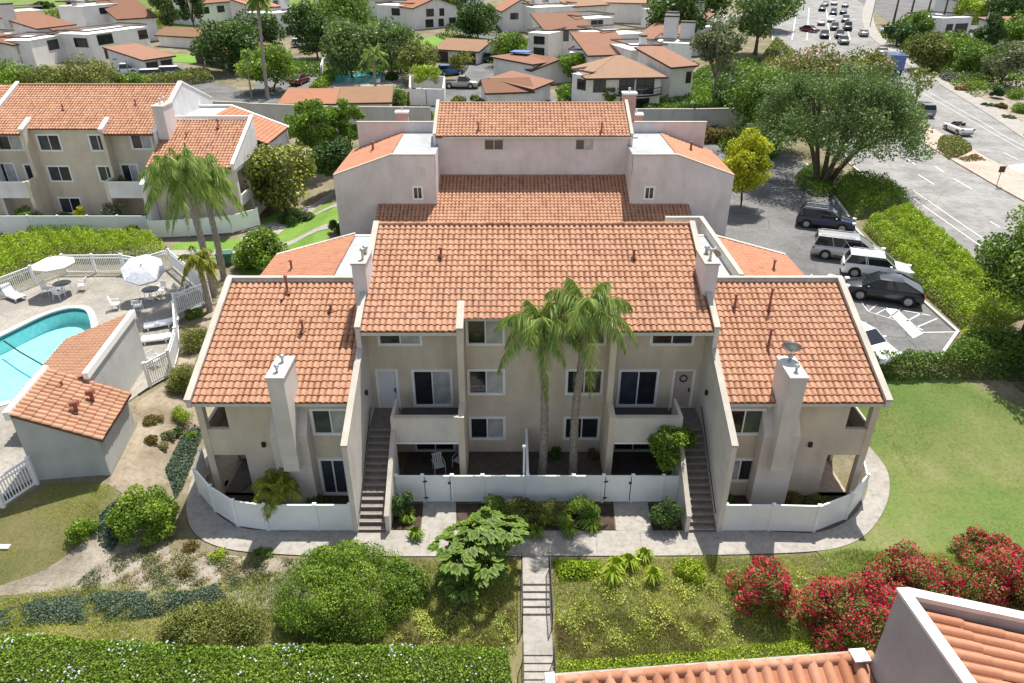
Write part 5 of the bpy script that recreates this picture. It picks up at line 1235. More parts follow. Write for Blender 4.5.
def leaf_mesh(name, P, Nr, size, aspect, tint, mat, fold=0):
    n = len(P); Nr = Nr / np.maximum(np.linalg.norm(Nr, axis=1, keepdims=True), 1e-6)
    ref = RG.normal(size=(n, 3)); U = np.cross(Nr, ref); U /= np.maximum(np.linalg.norm(U, axis=1, keepdims=True), 1e-6); V = np.cross(Nr, U)
    s = size[:, None]; v = np.empty((n, 4, 3), np.float32)
    v[:, 0] = P - U * s; v[:, 1] = P + V * s * aspect; v[:, 2] = P + U * s; v[:, 3] = P - V * s * aspect
    return quads_mesh(name, v, tint, mat)
def quads_mesh(name, v, tint, mat):
    n = len(v); me = bpy.data.meshes.new(name)
    me.vertices.add(4 * n); me.vertices.foreach_set('co', v.reshape(-1).astype(np.float32))
    me.loops.add(4 * n); me.loops.foreach_set('vertex_index', np.arange(4 * n, dtype=np.int32))
    me.polygons.add(n); me.polygons.foreach_set('loop_start', np.arange(0, 4 * n, 4, dtype=np.int32)); me.polygons.foreach_set('loop_total', np.full(n, 4, np.int32))
    at = me.attributes.new('tint', 'FLOAT', 'FACE'); at.data.foreach_set('value', np.clip(tint, 0, 1).astype(np.float32))
    me.materials.append(MATS[mat]); me.update(calc_edges=True); return me
def link(name, me, parent=None, loc=None):
    o = bpy.data.objects.new(name, me); COL.objects.link(o)
    if parent: o.parent = parent
    if loc: o.location = loc
    return o
def rdir(n):
    d = RG.normal(size=(n, 3)); return d / np.linalg.norm(d, axis=1, keepdims=True)
def cloud(blobs, n, size, spread=.7, up=.12, inner=.5):
    """leaf positions on and just under the surface of many clumps; blobs rows: x y z r squash"""
    B = np.asarray(blobs, float); w = B[:, 3] ** 2; k = RG.choice(len(B), n, p=w / w.sum()); d = rdir(n)
    f = 1 - inner * RG.random(n) ** 2 + RG.normal(size=n) * .05
    P = B[k, :3] + d * (B[k, 3] * f)[:, None] * np.stack([np.ones(n), np.ones(n), B[k, 4]], 1)
    Nr = d * .6 + RG.normal(size=(n, 3)) * spread + np.array([0, 0, up])
    bt = RG.normal(size=len(B)) * .16
    return P, Nr, size * RG.uniform(.6, 1.3, n), .5 + bt[k] + RG.normal(size=n) * .17
def crown_blobs(R_, H_, zc, nb, br=(.26, .42), flat=.8, low=-.6, shell=(.45, .85)):
    out = []
    for _ in range(nb):
        while True:
            d = rdir(1)[0]
            if d[2] > low: break
        f = RG.uniform(*shell); r = R_ * RG.uniform(*br)
        out.append((d[0] * R_ * f, d[1] * R_ * f, zc + d[2] * H_ * f, r, flat))
    return out
def limbs(m, base_r, z0, blobs, n, zfork, lean=(0, 0), jit=.3, stems=1):
    """tapered trunk that forks into limbs reaching the clumps"""
    for s in range(stems):
        ang = 2 * math.pi * s / max(1, stems) + .7; off = (0 if stems == 1 else base_r * 1.6)
        bx, by = math.cos(ang) * off, math.sin(ang) * off
        fx, fy = lean[0] + bx * 3.0, lean[1] + by * 3.0
        m.tube([(bx, by, z0), (bx * 1.3 + lean[0] * .3, by * 1.3 + lean[1] * .3, zfork * .45), (fx, fy, zfork)], [base_r * 1.25, base_r * .9, base_r * .72], 8, cap=False)
        for b in [blobs[i] for i in RG.permutation(len(blobs))[:n]]:
            q = [(fx, fy, zfork - .05)]
            for t in (.35, .7, 1.0):
                q.append((fx + (b[0] - fx) * t + RG.normal() * jit * .3, fy + (b[1] - fy) * t + RG.normal() * jit * .3, zfork + (b[2] - zfork) * (t ** .8) ))
            m.tube(q, [base_r * .55, base_r * .38, base_r * .22, base_r * .08], 6, cap=False)
def tree(label, u, v, R_, H_, top, kind='leaf_mid', nb=26, n=5000, size=.16, trunk=.22, bark='bark', name='tree', flat=.8, extra=None, lean=(0, 0), stems=1, nl=7, low=-.5, group=None, br=(.26, .42), zf=None, loc=None, inner=.5, shell=(.45, .85)):
    """top = crown top height; R_ crown radius; H_ crown half height"""
    p = loc or g(u, v); zc = top - H_
    T = thing(name, label, 'tree', p, RG.uniform(0, 6), group) if name != 'shrub' else thing(name, label, 'shrub', p, 0, group)
    bl = crown_blobs(R_, H_ * .8, zc, nb, br, flat, low, shell); bl = [(b[0] + lean[0], b[1] + lean[1], *b[2:]) for b in bl]
    m = MB(); limbs(m, trunk, -.2, bl, nl, (zf if zf else max(.6, zc - H_ * .7)), lean, stems=stems); m.build('trunk', bark, T)
    P, Nr, s, t = cloud(bl, n, size, inner=inner)
    link('crown', leaf_mesh('crown', P, Nr, s, .55, t, kind), T)
    if extra:
        mt, k, sz = extra; P, Nr, s, t = cloud(bl, k, sz, inner=.1, up=.8); link('blossom', leaf_mesh('blossom', P, Nr, s, .8, t, mt), T)
    return T
def bush(label, u, v, R_, H_, kind='leaf_mid', n=3500, size=.07, name='shrub', cat='shrub', nb=16, extra=None, aspect=.55, group=None, sy=1.0, br=(.28, .46), z=None, loc=None, spread=.75, inner=.5, dome=False):
    p = loc or g(u, v)
    if z is not None: p = (p[0], p[1], z)
    n, size = int(n * 1.7), size * .76; bl = []
    for _ in range(nb):
        a = RG.uniform(0, 2 * math.pi); q = math.sqrt(RG.random()) * .72; el = RG.random()
        r = min(R_, H_) * RG.uniform(*br); zz = max(r * .55, (H_ - r) * math.sqrt(max(0, 1 - (q / .78) ** 2)) * (.35 + .65 * el))
        bl.append((math.cos(a) * q * R_, math.sin(a) * q * R_ * sy, zz, r, .85))
    if dome:
        bl = [(0, 0, H_ * .14, R_ * .95, H_ * .84 / R_)] + [(math.cos(a) * math.cos(e) * R_ * .86, math.sin(a) * math.cos(e) * R_ * .86, H_ * .14 + math.sin(e) * H_ * .76, R_ * RG.uniform(.14, .22), .8) for a, e in zip(RG.uniform(0, 6.28, 46), RG.uniform(.0, 1.4, 46))]
    P, Nr, s, t = cloud(bl, n, size, spread, inner=.22 if dome else inner); P[:, 1] *= sy if dome else 1; P[:, 2] = np.maximum(P[:, 2], .01)
    o = link(name, leaf_mesh(name, P, Nr, s, aspect, t, kind), None, p); tag(o, label, cat, group)
    if extra:
        mt, k, sz = extra; sel = [bl[i] for i in RG.permutation(len(bl))[:max(3, int(len(bl) * .62))]]; P, Nr, s, t = cloud(sel, k, sz, inner=.12, up=.6); P[:, 2] = np.maximum(P[:, 2], .03); link('blossom', leaf_mesh('blossom', P, Nr, s, .85, t, mt), o)
    return o
def polydist(X, Y, poly):
    d = np.full(X.shape, 1e9); ins = np.zeros(X.shape, bool)
    for i in range(len(poly)):
        (x1, y1), (x2, y2) = poly[i - 1], poly[i]; ex, ey = x2 - x1, y2 - y1; L = ex * ex + ey * ey + 1e-9
        t = np.clip(((X - x1) * ex + (Y - y1) * ey) / L, 0, 1); d = np.minimum(d, np.hypot(X - x1 - t * ex, Y - y1 - t * ey))
        c = ((y1 > Y) != (y2 > Y)) & (X < (x2 - x1) * (Y - y1) / (y2 - y1 + 1e-12) + x1); ins ^= c
    return np.where(ins, d, -d)
TERR = np.vectorize(terrain)
def wavy(X, Y, s, seed=0):
    return (np.sin(X * s + seed) * np.cos(Y * s * 1.3 + seed * 2) + .6 * np.sin(X * s * 2.3 + Y * s * 1.9 + seed * 3) + .4 * np.cos(X * s * 4.1 - Y * s * 3.7)) / 2
def mass(name, label, cat, poly, h, n, size, kind, px=True, edge=.5, rough=.15, kind_tag=None, extra=None, group=None, aspect=.55, ws=1.1, box=False, up=.25, patch=0, blade=None, depth=.5, cover=1.0):
    """hedge or planting: leaves through the skin of a rounded block standing on polygon poly"""
    P0 = [g(u, v)[:2] for u, v in poly] if px else poly
    xs, ys = [p[0] for p in P0], [p[1] for p in P0]; seed = RG.uniform(0, 9)
    def sample(n, top=False):
        out = []
        got = 0
        while got < n:
            X = RG.uniform(min(xs), max(xs), 2 * n); Y = RG.uniform(min(ys), max(ys), 2 * n); D = polydist(X, Y, P0); k = D > -.02
            if cover < 1: k &= (wavy(X, Y, ws * 1.7, seed + 5) * .5 + .5 + RG.normal(size=2 * n) * .12) < cover
            out.append(np.stack([X[k], Y[k], np.maximum(D[k], 0)], 1)); got += int(k.sum())
        A = np.concatenate(out)[:n]; X, Y, D = A.T
        q = np.clip(D / edge, 0, 1); prof = np.sqrt(1 - (1 - q) ** (4 if box else 2)) 
        hz = h * prof * (1 + rough * wavy(X, Y, ws * 2.2, seed)) + RG.normal(size=n) * size * .4
        f = np.ones(n) if top else 1 - depth * RG.random(n) ** 1.6
        side = (q < .55) & (RG.random(n) < .75); f = np.where(side & (not top), RG.random(n) ** .7, f)
        Z = TERR(X, Y) + np.maximum(hz * f, .01)
        return X, Y, Z, q
    X, Y, Z, q = sample(n); o = Vector((sum(xs) / len(xs), sum(ys) / len(ys), 0)); o.z = terrain(o.x, o.y)
    Nr = RG.normal(size=(n, 3)) * .55 + np.array([0, 0, up])
    t = .5 + RG.normal(size=n) * .17 + .16 * wavy(X, Y, ws, seed + 3) + patch * wavy(X, Y, ws * .5, seed + 7)
    P = np.stack([X - o.x, Y - o.y, Z - o.z], 1)
    if blade:
        P[:, 2] = TERR(X, Y) - o.z; L = blade[0] * (1 + .5 * wavy(X, Y, ws, seed)) * RG.uniform(.5, 1.3, n); d = RG.normal(size=(n, 3)) * np.array([.5, .5, 0]) + [0, 0, 1]; d /= np.linalg.norm(d, axis=1, keepdims=True)
        a = RG.uniform(0, 6.28, n); w = np.stack([np.cos(a), np.sin(a), 0 * a], 1) * blade[1]; v = np.empty((n, 4, 3)); q_ = P + d * L[:, None] * .6; e = P + d * L[:, None] * 1.0 + w * 1.5
        v[:, 0] = P - w * .6; v[:, 1] = q_ - w; v[:, 2] = e; v[:, 3] = q_ + w
        return tag(link(name, quads_mesh(name, v, t, kind), None, tuple(o)), label, cat, group, kind_tag)
    ob = link(name, leaf_mesh(name, P, Nr, size * RG.uniform(.6, 1.3, n), aspect, t, kind), None, tuple(o)); tag(ob, label, cat, group, kind_tag)
    if extra:
        mt, k, sz = extra; X, Y, Z, q = sample(k, True); cl = wavy(X, Y, 1.3, seed + 1) + RG.normal(size=len(X)) * .12 > .22; P = np.stack([X - o.x, Y - o.y, Z - o.z + .03], 1)[cl]; k = len(P)
        link('blossom', leaf_mesh('blossom', P, RG.normal(size=(k, 3)) * .4 + np.array([0, 0, 1]), sz * RG.uniform(.6, 1.3, k), .85, RG.random(k), mt), ob)
    return ob

# ---- palms
def frond_quads(base, az, L, rise, droop, nl=38, ll=.55, lw=.035, hang=.6):
    """pinnate frond: arched rachis with hanging leaflets"""
    t = np.linspace(.08, 1, nl); x = L * (t * math.cos(rise)) * (1 - .12 * t); z = L * (math.sin(rise) * t - droop * t ** 2.2)
    C = np.stack([np.cos(az) * x, np.sin(az) * x, z], 1) + np.array(base)
    dirv = np.gradient(C, axis=0); dirv /= np.linalg.norm(dirv, axis=1, keepdims=True)
    side = np.array([-math.sin(az), math.cos(az), 0]); out = []
    for s in (-1, 1):
        ln = ll * (np.sin(np.pi * np.clip(t * .93 + .1, 0, 1)) * .75 + .3) * RG.uniform(.8, 1.15, nl)
        d = side * s * RG.uniform(.35, .95, (nl, 1)) + dirv * .4 + np.stack([np.zeros(nl), np.zeros(nl), -hang * RG.uniform(.4, 1.3, nl)], 1) + RG.normal(size=(nl, 3)) * .12
        d /= np.linalg.norm(d, axis=1, keepdims=True); tip = C + d * ln[:, None]; tip[:, 2] -= ln * .28
        mid = C + d * ln[:, None] * .5; w = np.cross(d, np.array([0, 0, 1.0])) ; w /= np.maximum(np.linalg.norm(w, axis=1, keepdims=True), 1e-6); w *= lw
        v = np.empty((nl, 4, 3)); v[:, 0] = C; v[:, 1] = mid + w; v[:, 2] = tip; v[:, 3] = mid - w; out.append(v)
    return np.concatenate(out), C
def palm(label, loc, trunk_pts, tr, nf=18, L=2.7, mat='palm_leaf', name='palm_tree', nl=40, ll=.6, rise=(-.1, 1.2), droop=(.35, .75), hang=.6, rings=True, lw=.035, group=None):
    T = thing(name, label, 'palm', loc, 0, group)
    m = MB(); pts = smooth3(trunk_pts, 10); n = len(pts)
    rr = [tr[0] + (tr[1] - tr[0]) * (i / (n - 1)) * 1.0 + (.03 * (i % 2) if rings else 0) for i in range(n)]; rr[0] *= 1.2
    m.tube(pts, rr, 10); m.build('trunk', 'palm_bark', T)
    top = np.array(pts[-1]); Q = []; m2 = MB()
    m3 = MB(); m3.tube([tuple(top - [0, 0, .1]), tuple(top + [0, 0, .5])], [tr[1] * 1.1, tr[1] * .5], 8); m3.build('crownshaft', 'palm_leaf', T)
    for k in range(nf):
        az = k * 2.399 + RG.uniform(-.25, .25); f = (k + .5) / nf; rs = rise[1] + (rise[0] - rise[1]) * f; dr = droop[0] + (droop[1] - droop[0]) * f
        q, C = frond_quads(top + [0, 0, .25], az, L * RG.uniform(.85, 1.1), rs, dr, nl, ll, lw, hang); Q.append(q)
        m2.tube([tuple(c) for c in C[::6]], [.035] * 1 + [.02] * (len(C[::6]) - 1), 4, cap=False)
    Q = np.concatenate(Q); link('fronds', quads_mesh('fronds', Q, .5 + RG.normal(size=len(Q)) * .2, mat), T); m2.build('frond_stem', 'palm_yellow', T)
    return T
def smooth3(pts, k):
    P = [Vector(p) for p in pts]; P = [P[0] * 2 - P[1]] + P + [P[-1] * 2 - P[-2]]; out = []
    for i in range(1, len(P) - 2):
        for j in range(k):
            t = j / k; a, b, c, d = P[i - 1:i + 3]
            out.append(tuple(.5 * ((2 * b) + (c - a) * t + (2 * a - 5 * b + 4 * c - d) * t * t + (-a + 3 * b - 3 * c + d) * t ** 3)))
    out.append(tuple(P[-2])); return out
def strap_plant(label, u, v, R_, H_, n=60, mat='leaf_bright', name='strap_leaf_plant', w=.035, cat='plant', loc=None, group=None, clumps=1):
    p = loc or g(u, v); Q = []
    for c in range(clumps):
        cx, cy = (0, 0) if clumps == 1 else RG.normal(size=2) * R_ * .8
        for k in range(n):
            az = RG.uniform(0, 6.283); L = R_ * RG.uniform(.7, 1.2); h = H_ * RG.uniform(.6, 1.2); d = np.array([math.cos(az), math.sin(az), 0]); s = np.array([-d[1], d[0], 0]) * w
            b = np.array([cx, cy, 0]); a1 = b + d * L * .45 + [0, 0, h]; a2 = b + d * L + [0, 0, h * RG.uniform(.3, .8)]
            Q += [[b - s, b + s, a1 + s, a1 - s], [a1 - s, a1 + s, a2 + s * .2, a2 - s * .2]]
    Q = np.array(Q); o = link(name, quads_mesh(name, Q, .5 + RG.normal(size=len(Q)) * .2, mat), None, p); return tag(o, label, cat, group)
mat_leaf('leaf_lawn', [(0, (.075, .125, .028)), (.4, (.12, .185, .042)), (.7, (.165, .215, .06)), (1, (.28, .265, .12))], .2)
# ---- the two queen palms in front of the main facade, and the three by the pool fence
palm('tall queen palm with drooping green fronds, left one of the pair before the central facade', (1.48, 27.4, 0), [(0, 0, -.1), (.05, 0, 3), (-.05, -.1, 6), (-.3, -.3, 8.2)], (.20, .13), 16, 2.75, nl=115, ll=.75, rise=(.1, 1.25), droop=(.5, 1.0), hang=1.2, lw=.016)
palm('tall queen palm with feathery spreading fronds, right one of the pair before the central facade', (3.0, 27.4, 0), [(0, 0, -.1), (-.05, 0, 3.5), (.1, -.1, 6.5), (.2, -.2, 8.9)], (.20, .13), 16, 3.15, nl=125, ll=.75, rise=(.1, 1.25), droop=(.45, .95), hang=1.1, lw=.016)
PZ = 1.5
palm('tallest queen palm with dense shaggy crown left of the round hedges', (-20.75, 45.0, PZ), [(0, 0, -.1), (-.1, .1, 3), (-.3, .2, 6), (-.7, .2, 8.4)], (.24, .16), 30, 3.1, nl=100, ll=.85, rise=(-.3, 1.25), droop=(.4, 1.0), hang=1.2, lw=.02)
palm('queen palm with slim leaning trunk right of the tallest palm by the pool', (-21.0, 47.6, PZ), [(0, 0, -.1), (0, .1, 3), (-.1, .2, 5.4), (-.25, .2, 7.4)], (.22, .15), 26, 2.9, nl=95, ll=.85, rise=(-.3, 1.2), droop=(.4, 1.0), hang=1.2, lw=.02)
palm('short palm with small yellowish crown beside the picket fence', (-20.1, 42.4, PZ), [(0, 0, -.1), (0, 0, 2), (-.1, 0, 3.6)], (.20, .13), 14, 1.6, 'palm_yellow', nl=30, ll=.5, rise=(-.5, 1.1), droop=(.4, .9), hang=1.0, lw=.04)
palm('small palm with bright yellow green fronds in the left wing patio', (-10.6, 24.35, .04), [(0, 0, 0), (.05, .1, .5), (.05, .15, 1.15)], (.12, .08), 17, 1.8, 'palm_yellow', nl=44, ll=.5, rise=(.5, 1.3), droop=(.4, .7), hang=.45, rings=False, lw=.028)
palm('very tall slender fan palm standing by the road behind the left building', g(268, 100), [(0, 0, -.2), (.2, 0, 5), (.5, .1, 10), (.7, .2, 13.6)], (.25, .17), 26, 2.3, 'palm_leaf', nl=16, ll=.9, rise=(-.9, 1.2), droop=(.15, .5), hang=.3, lw=.09)
palm('queen palm between the far pool and the white pool wall', g(376, 92), [(0, 0, -.2), (0, 0, 3), (.1, 0, 5.2)], (.2, .13), 16, 2.8, 'palm_leaf', nl=26, ll=.7, hang=.8, lw=.06)
palm('thin young palm beside the tall fan palm', g(252, 99), [(0, 0, -.2), (.1, 0, 4), (.3, 0, 6.2)], (.12, .08), 12, 1.2, 'palm_leaf', nl=16, ll=.5, hang=.8, lw=.06)

# ---- front garden
bush('big dense rounded green shrub on the front bank left of the stair', 345, 598, 2.9, 1.75, 'leaf_bright', 26000, .055, sy=.78, dome=True)
mass('juniper', 'low soft green juniper spreading right of the rounded shrub', 'shrub', [(395, 560), (430, 580), (425, 606), (395, 612), (380, 590)], .7, 3000, .06, 'leaf_mid')
bush('bushy light green shrub at the corner of the left garden path', 148, 530, 1.55, 2.5, 'leaf_bright', 9000, .08, nb=34, br=(.2, .34))
bush('small bright shrub at the edge of the lower left lawn', 84, 534, .6, .95, 'leaf_bright', 1800, .06)
bush('wide grey olive shrub sprawling on the bank above the blue flowers', 212, 632, 2.5, 1.15, 'leaf_olive', 8000, .06, nb=34, sy=.55)
def philodendron(label, u, v):
    p = g(u, v); T = thing('split_leaf_plant', label, 'plant', p); Q = []
    m = MB()
    for s in range(20):
        az = RG.uniform(0, 6.28); R_ = RG.uniform(.15, 1.05); h = RG.uniform(.5, 2.2); c = np.array([math.cos(az) * R_, math.sin(az) * R_, h]); m.tube([(0, 0, 0), (c[0] * .5, c[1] * .5, h * .6), tuple(c)], [.06, .045, .03], 5)
        for k in range(20):
            a2 = k * 2.4 + RG.uniform(-.3, .3); L = RG.uniform(.2, .36); d = np.array([math.cos(a2), math.sin(a2), RG.uniform(-.1, .5)]); st = c + d * .3
            sd = np.array([-math.sin(a2), math.cos(a2), 0]); dn = np.array([math.cos(a2), math.sin(a2), -.35])
            for j in range(6):   # lobes along the leaf
                f = j / 5; q = st + dn * L * f; w = .13 * (1 - .7 * f) + .035
                for sg in (-1, 1):
                    tip = q + sd * sg * w + dn * .1; Q.append([q - dn * .06, q + dn * .06, tip + dn * .04, tip - dn * .04])
            Q.append([st - sd * .05, st + dn * L, st + dn * L * 1.05, st + sd * .05])
    Q = np.array(Q); link('leaves', quads_mesh('leaves', Q, .5 + RG.normal(size=len(Q)) * .22, 'leaf_mid'), T); m.build('stem', 'bark', T)
philodendron('large split leaf philodendron leaning over the front walk', 466, 585)
philodendron('split leaf philodendron behind the larger one, against the planting bed', 490, 560)
for k, (u, lab) in enumerate(((492, 'first'), (521, 'second'), (551, 'third'), (582, 'last'))):
    bush(f'clipped dark green shrub, {lab} from the left in the bed before the centre fence', u, 517, .85, 1.1, 'leaf_olive' if k in (1, 2) else 'leaf_mid', 4200, .055, group='shrubs before the centre fence')
strap_plant('agapanthus clump at the left of the centre bed edge', 546, 530, .45, .45, 70, clumps=3); strap_plant('agapanthus clump at the right of the centre bed edge', 577, 530, .45, .45, 70, clumps=3); strap_plant('agapanthus clump low in the bed beside the philodendron', 520, 529, .4, .4, 50, clumps=2)
bush('dark loose shrub left of the left entry walk by the stair', 404, 516, .6, 1.55, 'leaf_dark', 2600, .06); strap_plant('bright strap leaf clump at the foot of the left outside stair', 408, 529, .42, .45, 70, clumps=2)
bush('dark upright shrub right of the right entry walk by the stair', 664, 527, .75, 1.75, 'leaf_dark', 3800, .06, nb=22)
tree('small airy green tree growing beside the right outside stair', 0, 0, 1.15, 1.35, 3.9, 'leaf_bright', 18, 5200, .085, .07, loc=(7.35, 26.3, 0), nl=6, zf=1.3)
strap_plant('pale yellow green grassy clump below the walk, left one', 617, 570, .5, .5, 80, 'leaf_lime', clumps=3); strap_plant('pale yellow green grassy clump below the walk, right one', 638, 569, .42, .5, 70, 'leaf_lime', clumps=2)
bush('light green rounded clump below the walk near the right stair', 690, 573, .68, .75, 'leaf_lime', 2500, .06)
mass('groundcover', 'yellow green low groundcover along the walk right of the garden stair', 'ground cover', [(552, 562), (600, 562), (602, 580), (560, 582)], .35, 2600, .055, 'leaf_lime', kind_tag='stuff')
# bougainvillea
def boug(label, u, v, R_, H_, n, nr, sy=.8): bush(label, u, v, R_, H_, 'leaf_olive', n, .06, 'bougainvillea', 'bougainvillea', 52, ('petal_red', nr, .052), br=(.10, .29), sy=sy, inner=.8)
boug('round red bougainvillea standing left of the others on the right bank', 757, 604, 1.65, 2.5, 6200, 3200)
boug('largest red bougainvillea in the middle of the right bank', 850, 630, 2.3, 2.9, 9500, 6500)
boug('red bougainvillea behind the largest one at the lawn edge', 912, 590, 2.1, 2.1, 7500, 3600)
boug('red bougainvillea at the right picture edge above the near roof', 1000, 602, 2.2, 2.9, 9000, 4800)
boug('low sparse bougainvillea at the lawn edge left of the right picture edge', 985, 556, 1.9, 1.1, 4200, 1500)
bush('green leafy shrub at the right edge behind the near roof', 1022, 610, 1.0, 1.6, 'leaf_mid', 3000, .07)
# plantings on the bank (nobody could count these)
mass('flowering_groundcover', 'bright green plumbago mass with pale blue flowers along the bottom left', 'ground cover', [(-30, 700), (-30, 642), (60, 640), (150, 646), (250, 652), (300, 648), (420, 650), (508, 652), (514, 700)], .75, 40000, .055, 'leaf_bright', kind_tag='stuff', extra=('petal_blue', 1000, .04), edge=.6, patch=.1)
mass('groundcover', 'mixed dry and green groundcover on the bank left of the garden stair', 'ground cover', [(340, 560), (400, 560), (517, 560), (516, 655), (300, 652), (150, 648), (0, 642), (0, 600), (110, 585), (190, 590)], .22, 52000, .05, 'leaf_groundcover', blade=(.17, .011), kind_tag='stuff', patch=.35, ws=.8, rough=.5)
mass('groundcover', 'green and dry brown groundcover on the bank right of the garden stair', 'ground cover', [(553, 559), (650, 558.5), (720, 558), (800, 557), (850, 551), (960, 556), (1024, 562), (1024, 640), (900, 680), (700, 672), (556, 680)], .20, 72000, .05, 'leaf_groundcover', blade=(.18, .011), kind_tag='stuff', patch=.35, ws=.8, rough=.5)
mass('groundcover', 'bright green groundcover strip along the near roof edge', 'ground cover', [(558, 662), (700, 652), (870, 632), (880, 660), (700, 675), (560, 684)], .3, 9000, .045, 'leaf_lime', kind_tag='stuff')
mass('groundcover', 'blue grey succulent groundcover between the lower lawn and the olive shrub', 'ground cover', [(0, 612), (40, 600), (110, 592), (190, 592), (240, 578), (225, 605), (140, 620), (0, 630)], .25, 9000, .05, 'leaf_blue', kind_tag='stuff', cover=.62)
mass('groundcover', 'blue grey juniper groundcover running along the left garden path', 'ground cover', [(205, 432), (196, 455), (183, 490), (176, 500), (165, 470), (180, 440), (195, 425)], .3, 5000, .055, 'leaf_blue', kind_tag='stuff', cover=.8)
mass('groundcover', 'blue grey juniper groundcover beside the small lawn shrub', 'ground cover', [(118, 500), (100, 515), (98, 545), (112, 552), (128, 530), (130, 505)], .3, 3000, .055, 'leaf_blue', kind_tag='stuff', cover=.8)
mass('groundcover', 'scattered low weeds on the sandy patch below the left path', 'ground cover', [(150, 545), (235, 556), (330, 560), (260, 585), (180, 588), (110, 585), (118, 555)], .12, 7000, .04, 'leaf_dry', kind_tag='stuff', cover=.5)
for k, (u, v, r, mt, lab) in enumerate(((218, 556, .5, 'leaf_lime', 'low lime green tuft at the bend of the left garden path'), (192, 548, .4, 'leaf_rust', 'reddish brown tuft on the sandy patch by the left path'), (185, 575, .35, 'leaf_rust', 'rusty small tuft in the middle of the sandy patch'), (262, 556, .55, 'leaf_mid', 'dark green low tuft left of the rounded shrub'))):
    bush(lab, u, v, r, .4, mt, 700, .05)
# strip between the pool house and the left wing
for u, v, r, h, mt, lab in ((154, 421, .55, .4, 'leaf_rust', 'flat brown shrub in the bare strip beside the pool house'), (151, 441, .35, .35, 'leaf_rust', 'small brown shrub below the flat brown one beside the pool house'), (163, 447, .3, .3, 'leaf_dry', 'tiny dry shrub nearest the juniper beside the pool house'), (168, 437, .4, .45, 'leaf_grey', 'small grey green shrub next to the tiny dry one'), (181, 420, .65, 1.0, 'leaf_lime', 'light green shrub against the left wing corner'), (178, 434, .35, .4, 'leaf_dark', 'small dark shrub under the light green one by the left wing'), (190, 438, .4, .5, 'leaf_bright', 'fresh green tuft at the left wing corner')):
    bush(lab, u, v, r, h, mt, 1200, .05)
bush('clipped round hedge ball nearest the pool house gate', 186, 388, .95, 1.7, 'leaf_olive', 5000, .055, nb=26, br=(.34, .44)); bush('clipped round hedge ball in the middle of the row by the picket fence', 198, 348, 1.0, 1.7, 'leaf_olive', 5000, .055, nb=26, br=(.34, .44))
bush('dark low spiky plant at the foot of the short palm', 194, 316, .7, .6, 'leaf_mid', 1200, .08); mass('groundcover', 'green tufts between the clipped hedge balls', 'ground cover', [(196, 362), (205, 350), (204, 372), (196, 384)], .4, 1500, .05, 'leaf_lime', kind_tag='stuff')
bush('large leaved frangipani shrub with pale blossoms on the lawn by the left wing roof', 263, 268, 2.0, 3.5, 'leaf_bright', 6500, .13, nb=26, extra=('petal_white', 140, .1))
bush('low green shrubs at the foot of the frangipani', 283, 262, .9, .9, 'leaf_mid', 1600, .08)
# ---- by the left building and the pool
mass('hedge', 'long lime green hedge bank behind the pool fence', 'hedge', [(-20, 305), (0, 292), (30, 278), (66, 262), (100, 264), (150, 262), (168, 250), (150, 243), (90, 243), (30, 246), (-20, 252)], 1.5, 30000, .075, 'leaf_lime', edge=.9, rough=.3)
mass('hedge', 'clipped box hedge in front of the long white fence', 'hedge', [(28, 243), (97, 244), (97, 236), (30, 235)], 1.0, 4500, .06, 'leaf_mid', box=True, edge=.3)
for u, v, r, h, mt, ex, lab in ((30, 226, 1.2, 2.2, 'leaf_mid', ('petal_white', 160, .08), 'shrub with white blossoms in front of the left balcony behind the fence'), (62, 226, 1.1, 1.6, 'leaf_dark', None, 'dark shrub under the ground floor window of the left building'), (85, 226, .8, 1.9, 'leaf_yellow', None, 'yellow green shrub right of the ground floor window of the left building'), (117, 224, 1.2, 2.5, 'leaf_grey', ('petal_white', 60, .07), 'pale grey green shrub below the right balcony of the left building'), (2, 245, 1.0, 1.2, 'leaf_dark', None, 'dark shrub at the left picture edge behind the hedge'), (134, 240, .7, 1.6, 'leaf_olive', None, 'narrow olive shrub at the end of the long white fence'), (122, 240, .6, 1.0, 'leaf_dark', None, 'small dark shrub near the fence end')):
    bush(lab, u, v, r, h, mt, 2200, .09, extra=ex)
bush('potted climber with dark leaves on the right balcony of the left building', 0, 0, .8, 1.8, 'leaf_dark', 1500, .08, loc=(-33.9, 60.6, 4.0))
# ---- patios of the main building
for x, y, r, h, mt, lab in ((14.2, 25.2, .7, .55, 'leaf_olive', 'low shrub behind the right wing fence near the corner'), (13.2, 25.3, .6, .6, 'leaf_rust', 'brownish shrub next to the right chimney foot'), (10.0, 25.4, .35, .7, 'leaf_mid', 'small green shrub left of the right chimney foot'), (-8.9, 24.9, .6, .9, 'leaf_dark', 'dark shrub beside the small palm in the left patio'), (-11.7, 24.9, .45, .7, 'leaf_mid', 'green shrub left of the small palm in the left patio'), (2.2, 28.6, .4, .9, 'leaf_dark', 'dark potted shrub between the two central palms'), (4.1, 28.7, .3, .6, 'leaf_rust', 'small reddish shrub at the right end of the central patio')):
    bush(lab, 0, 0, r, h, mt, 1200, .055, loc=(x, y, .04))
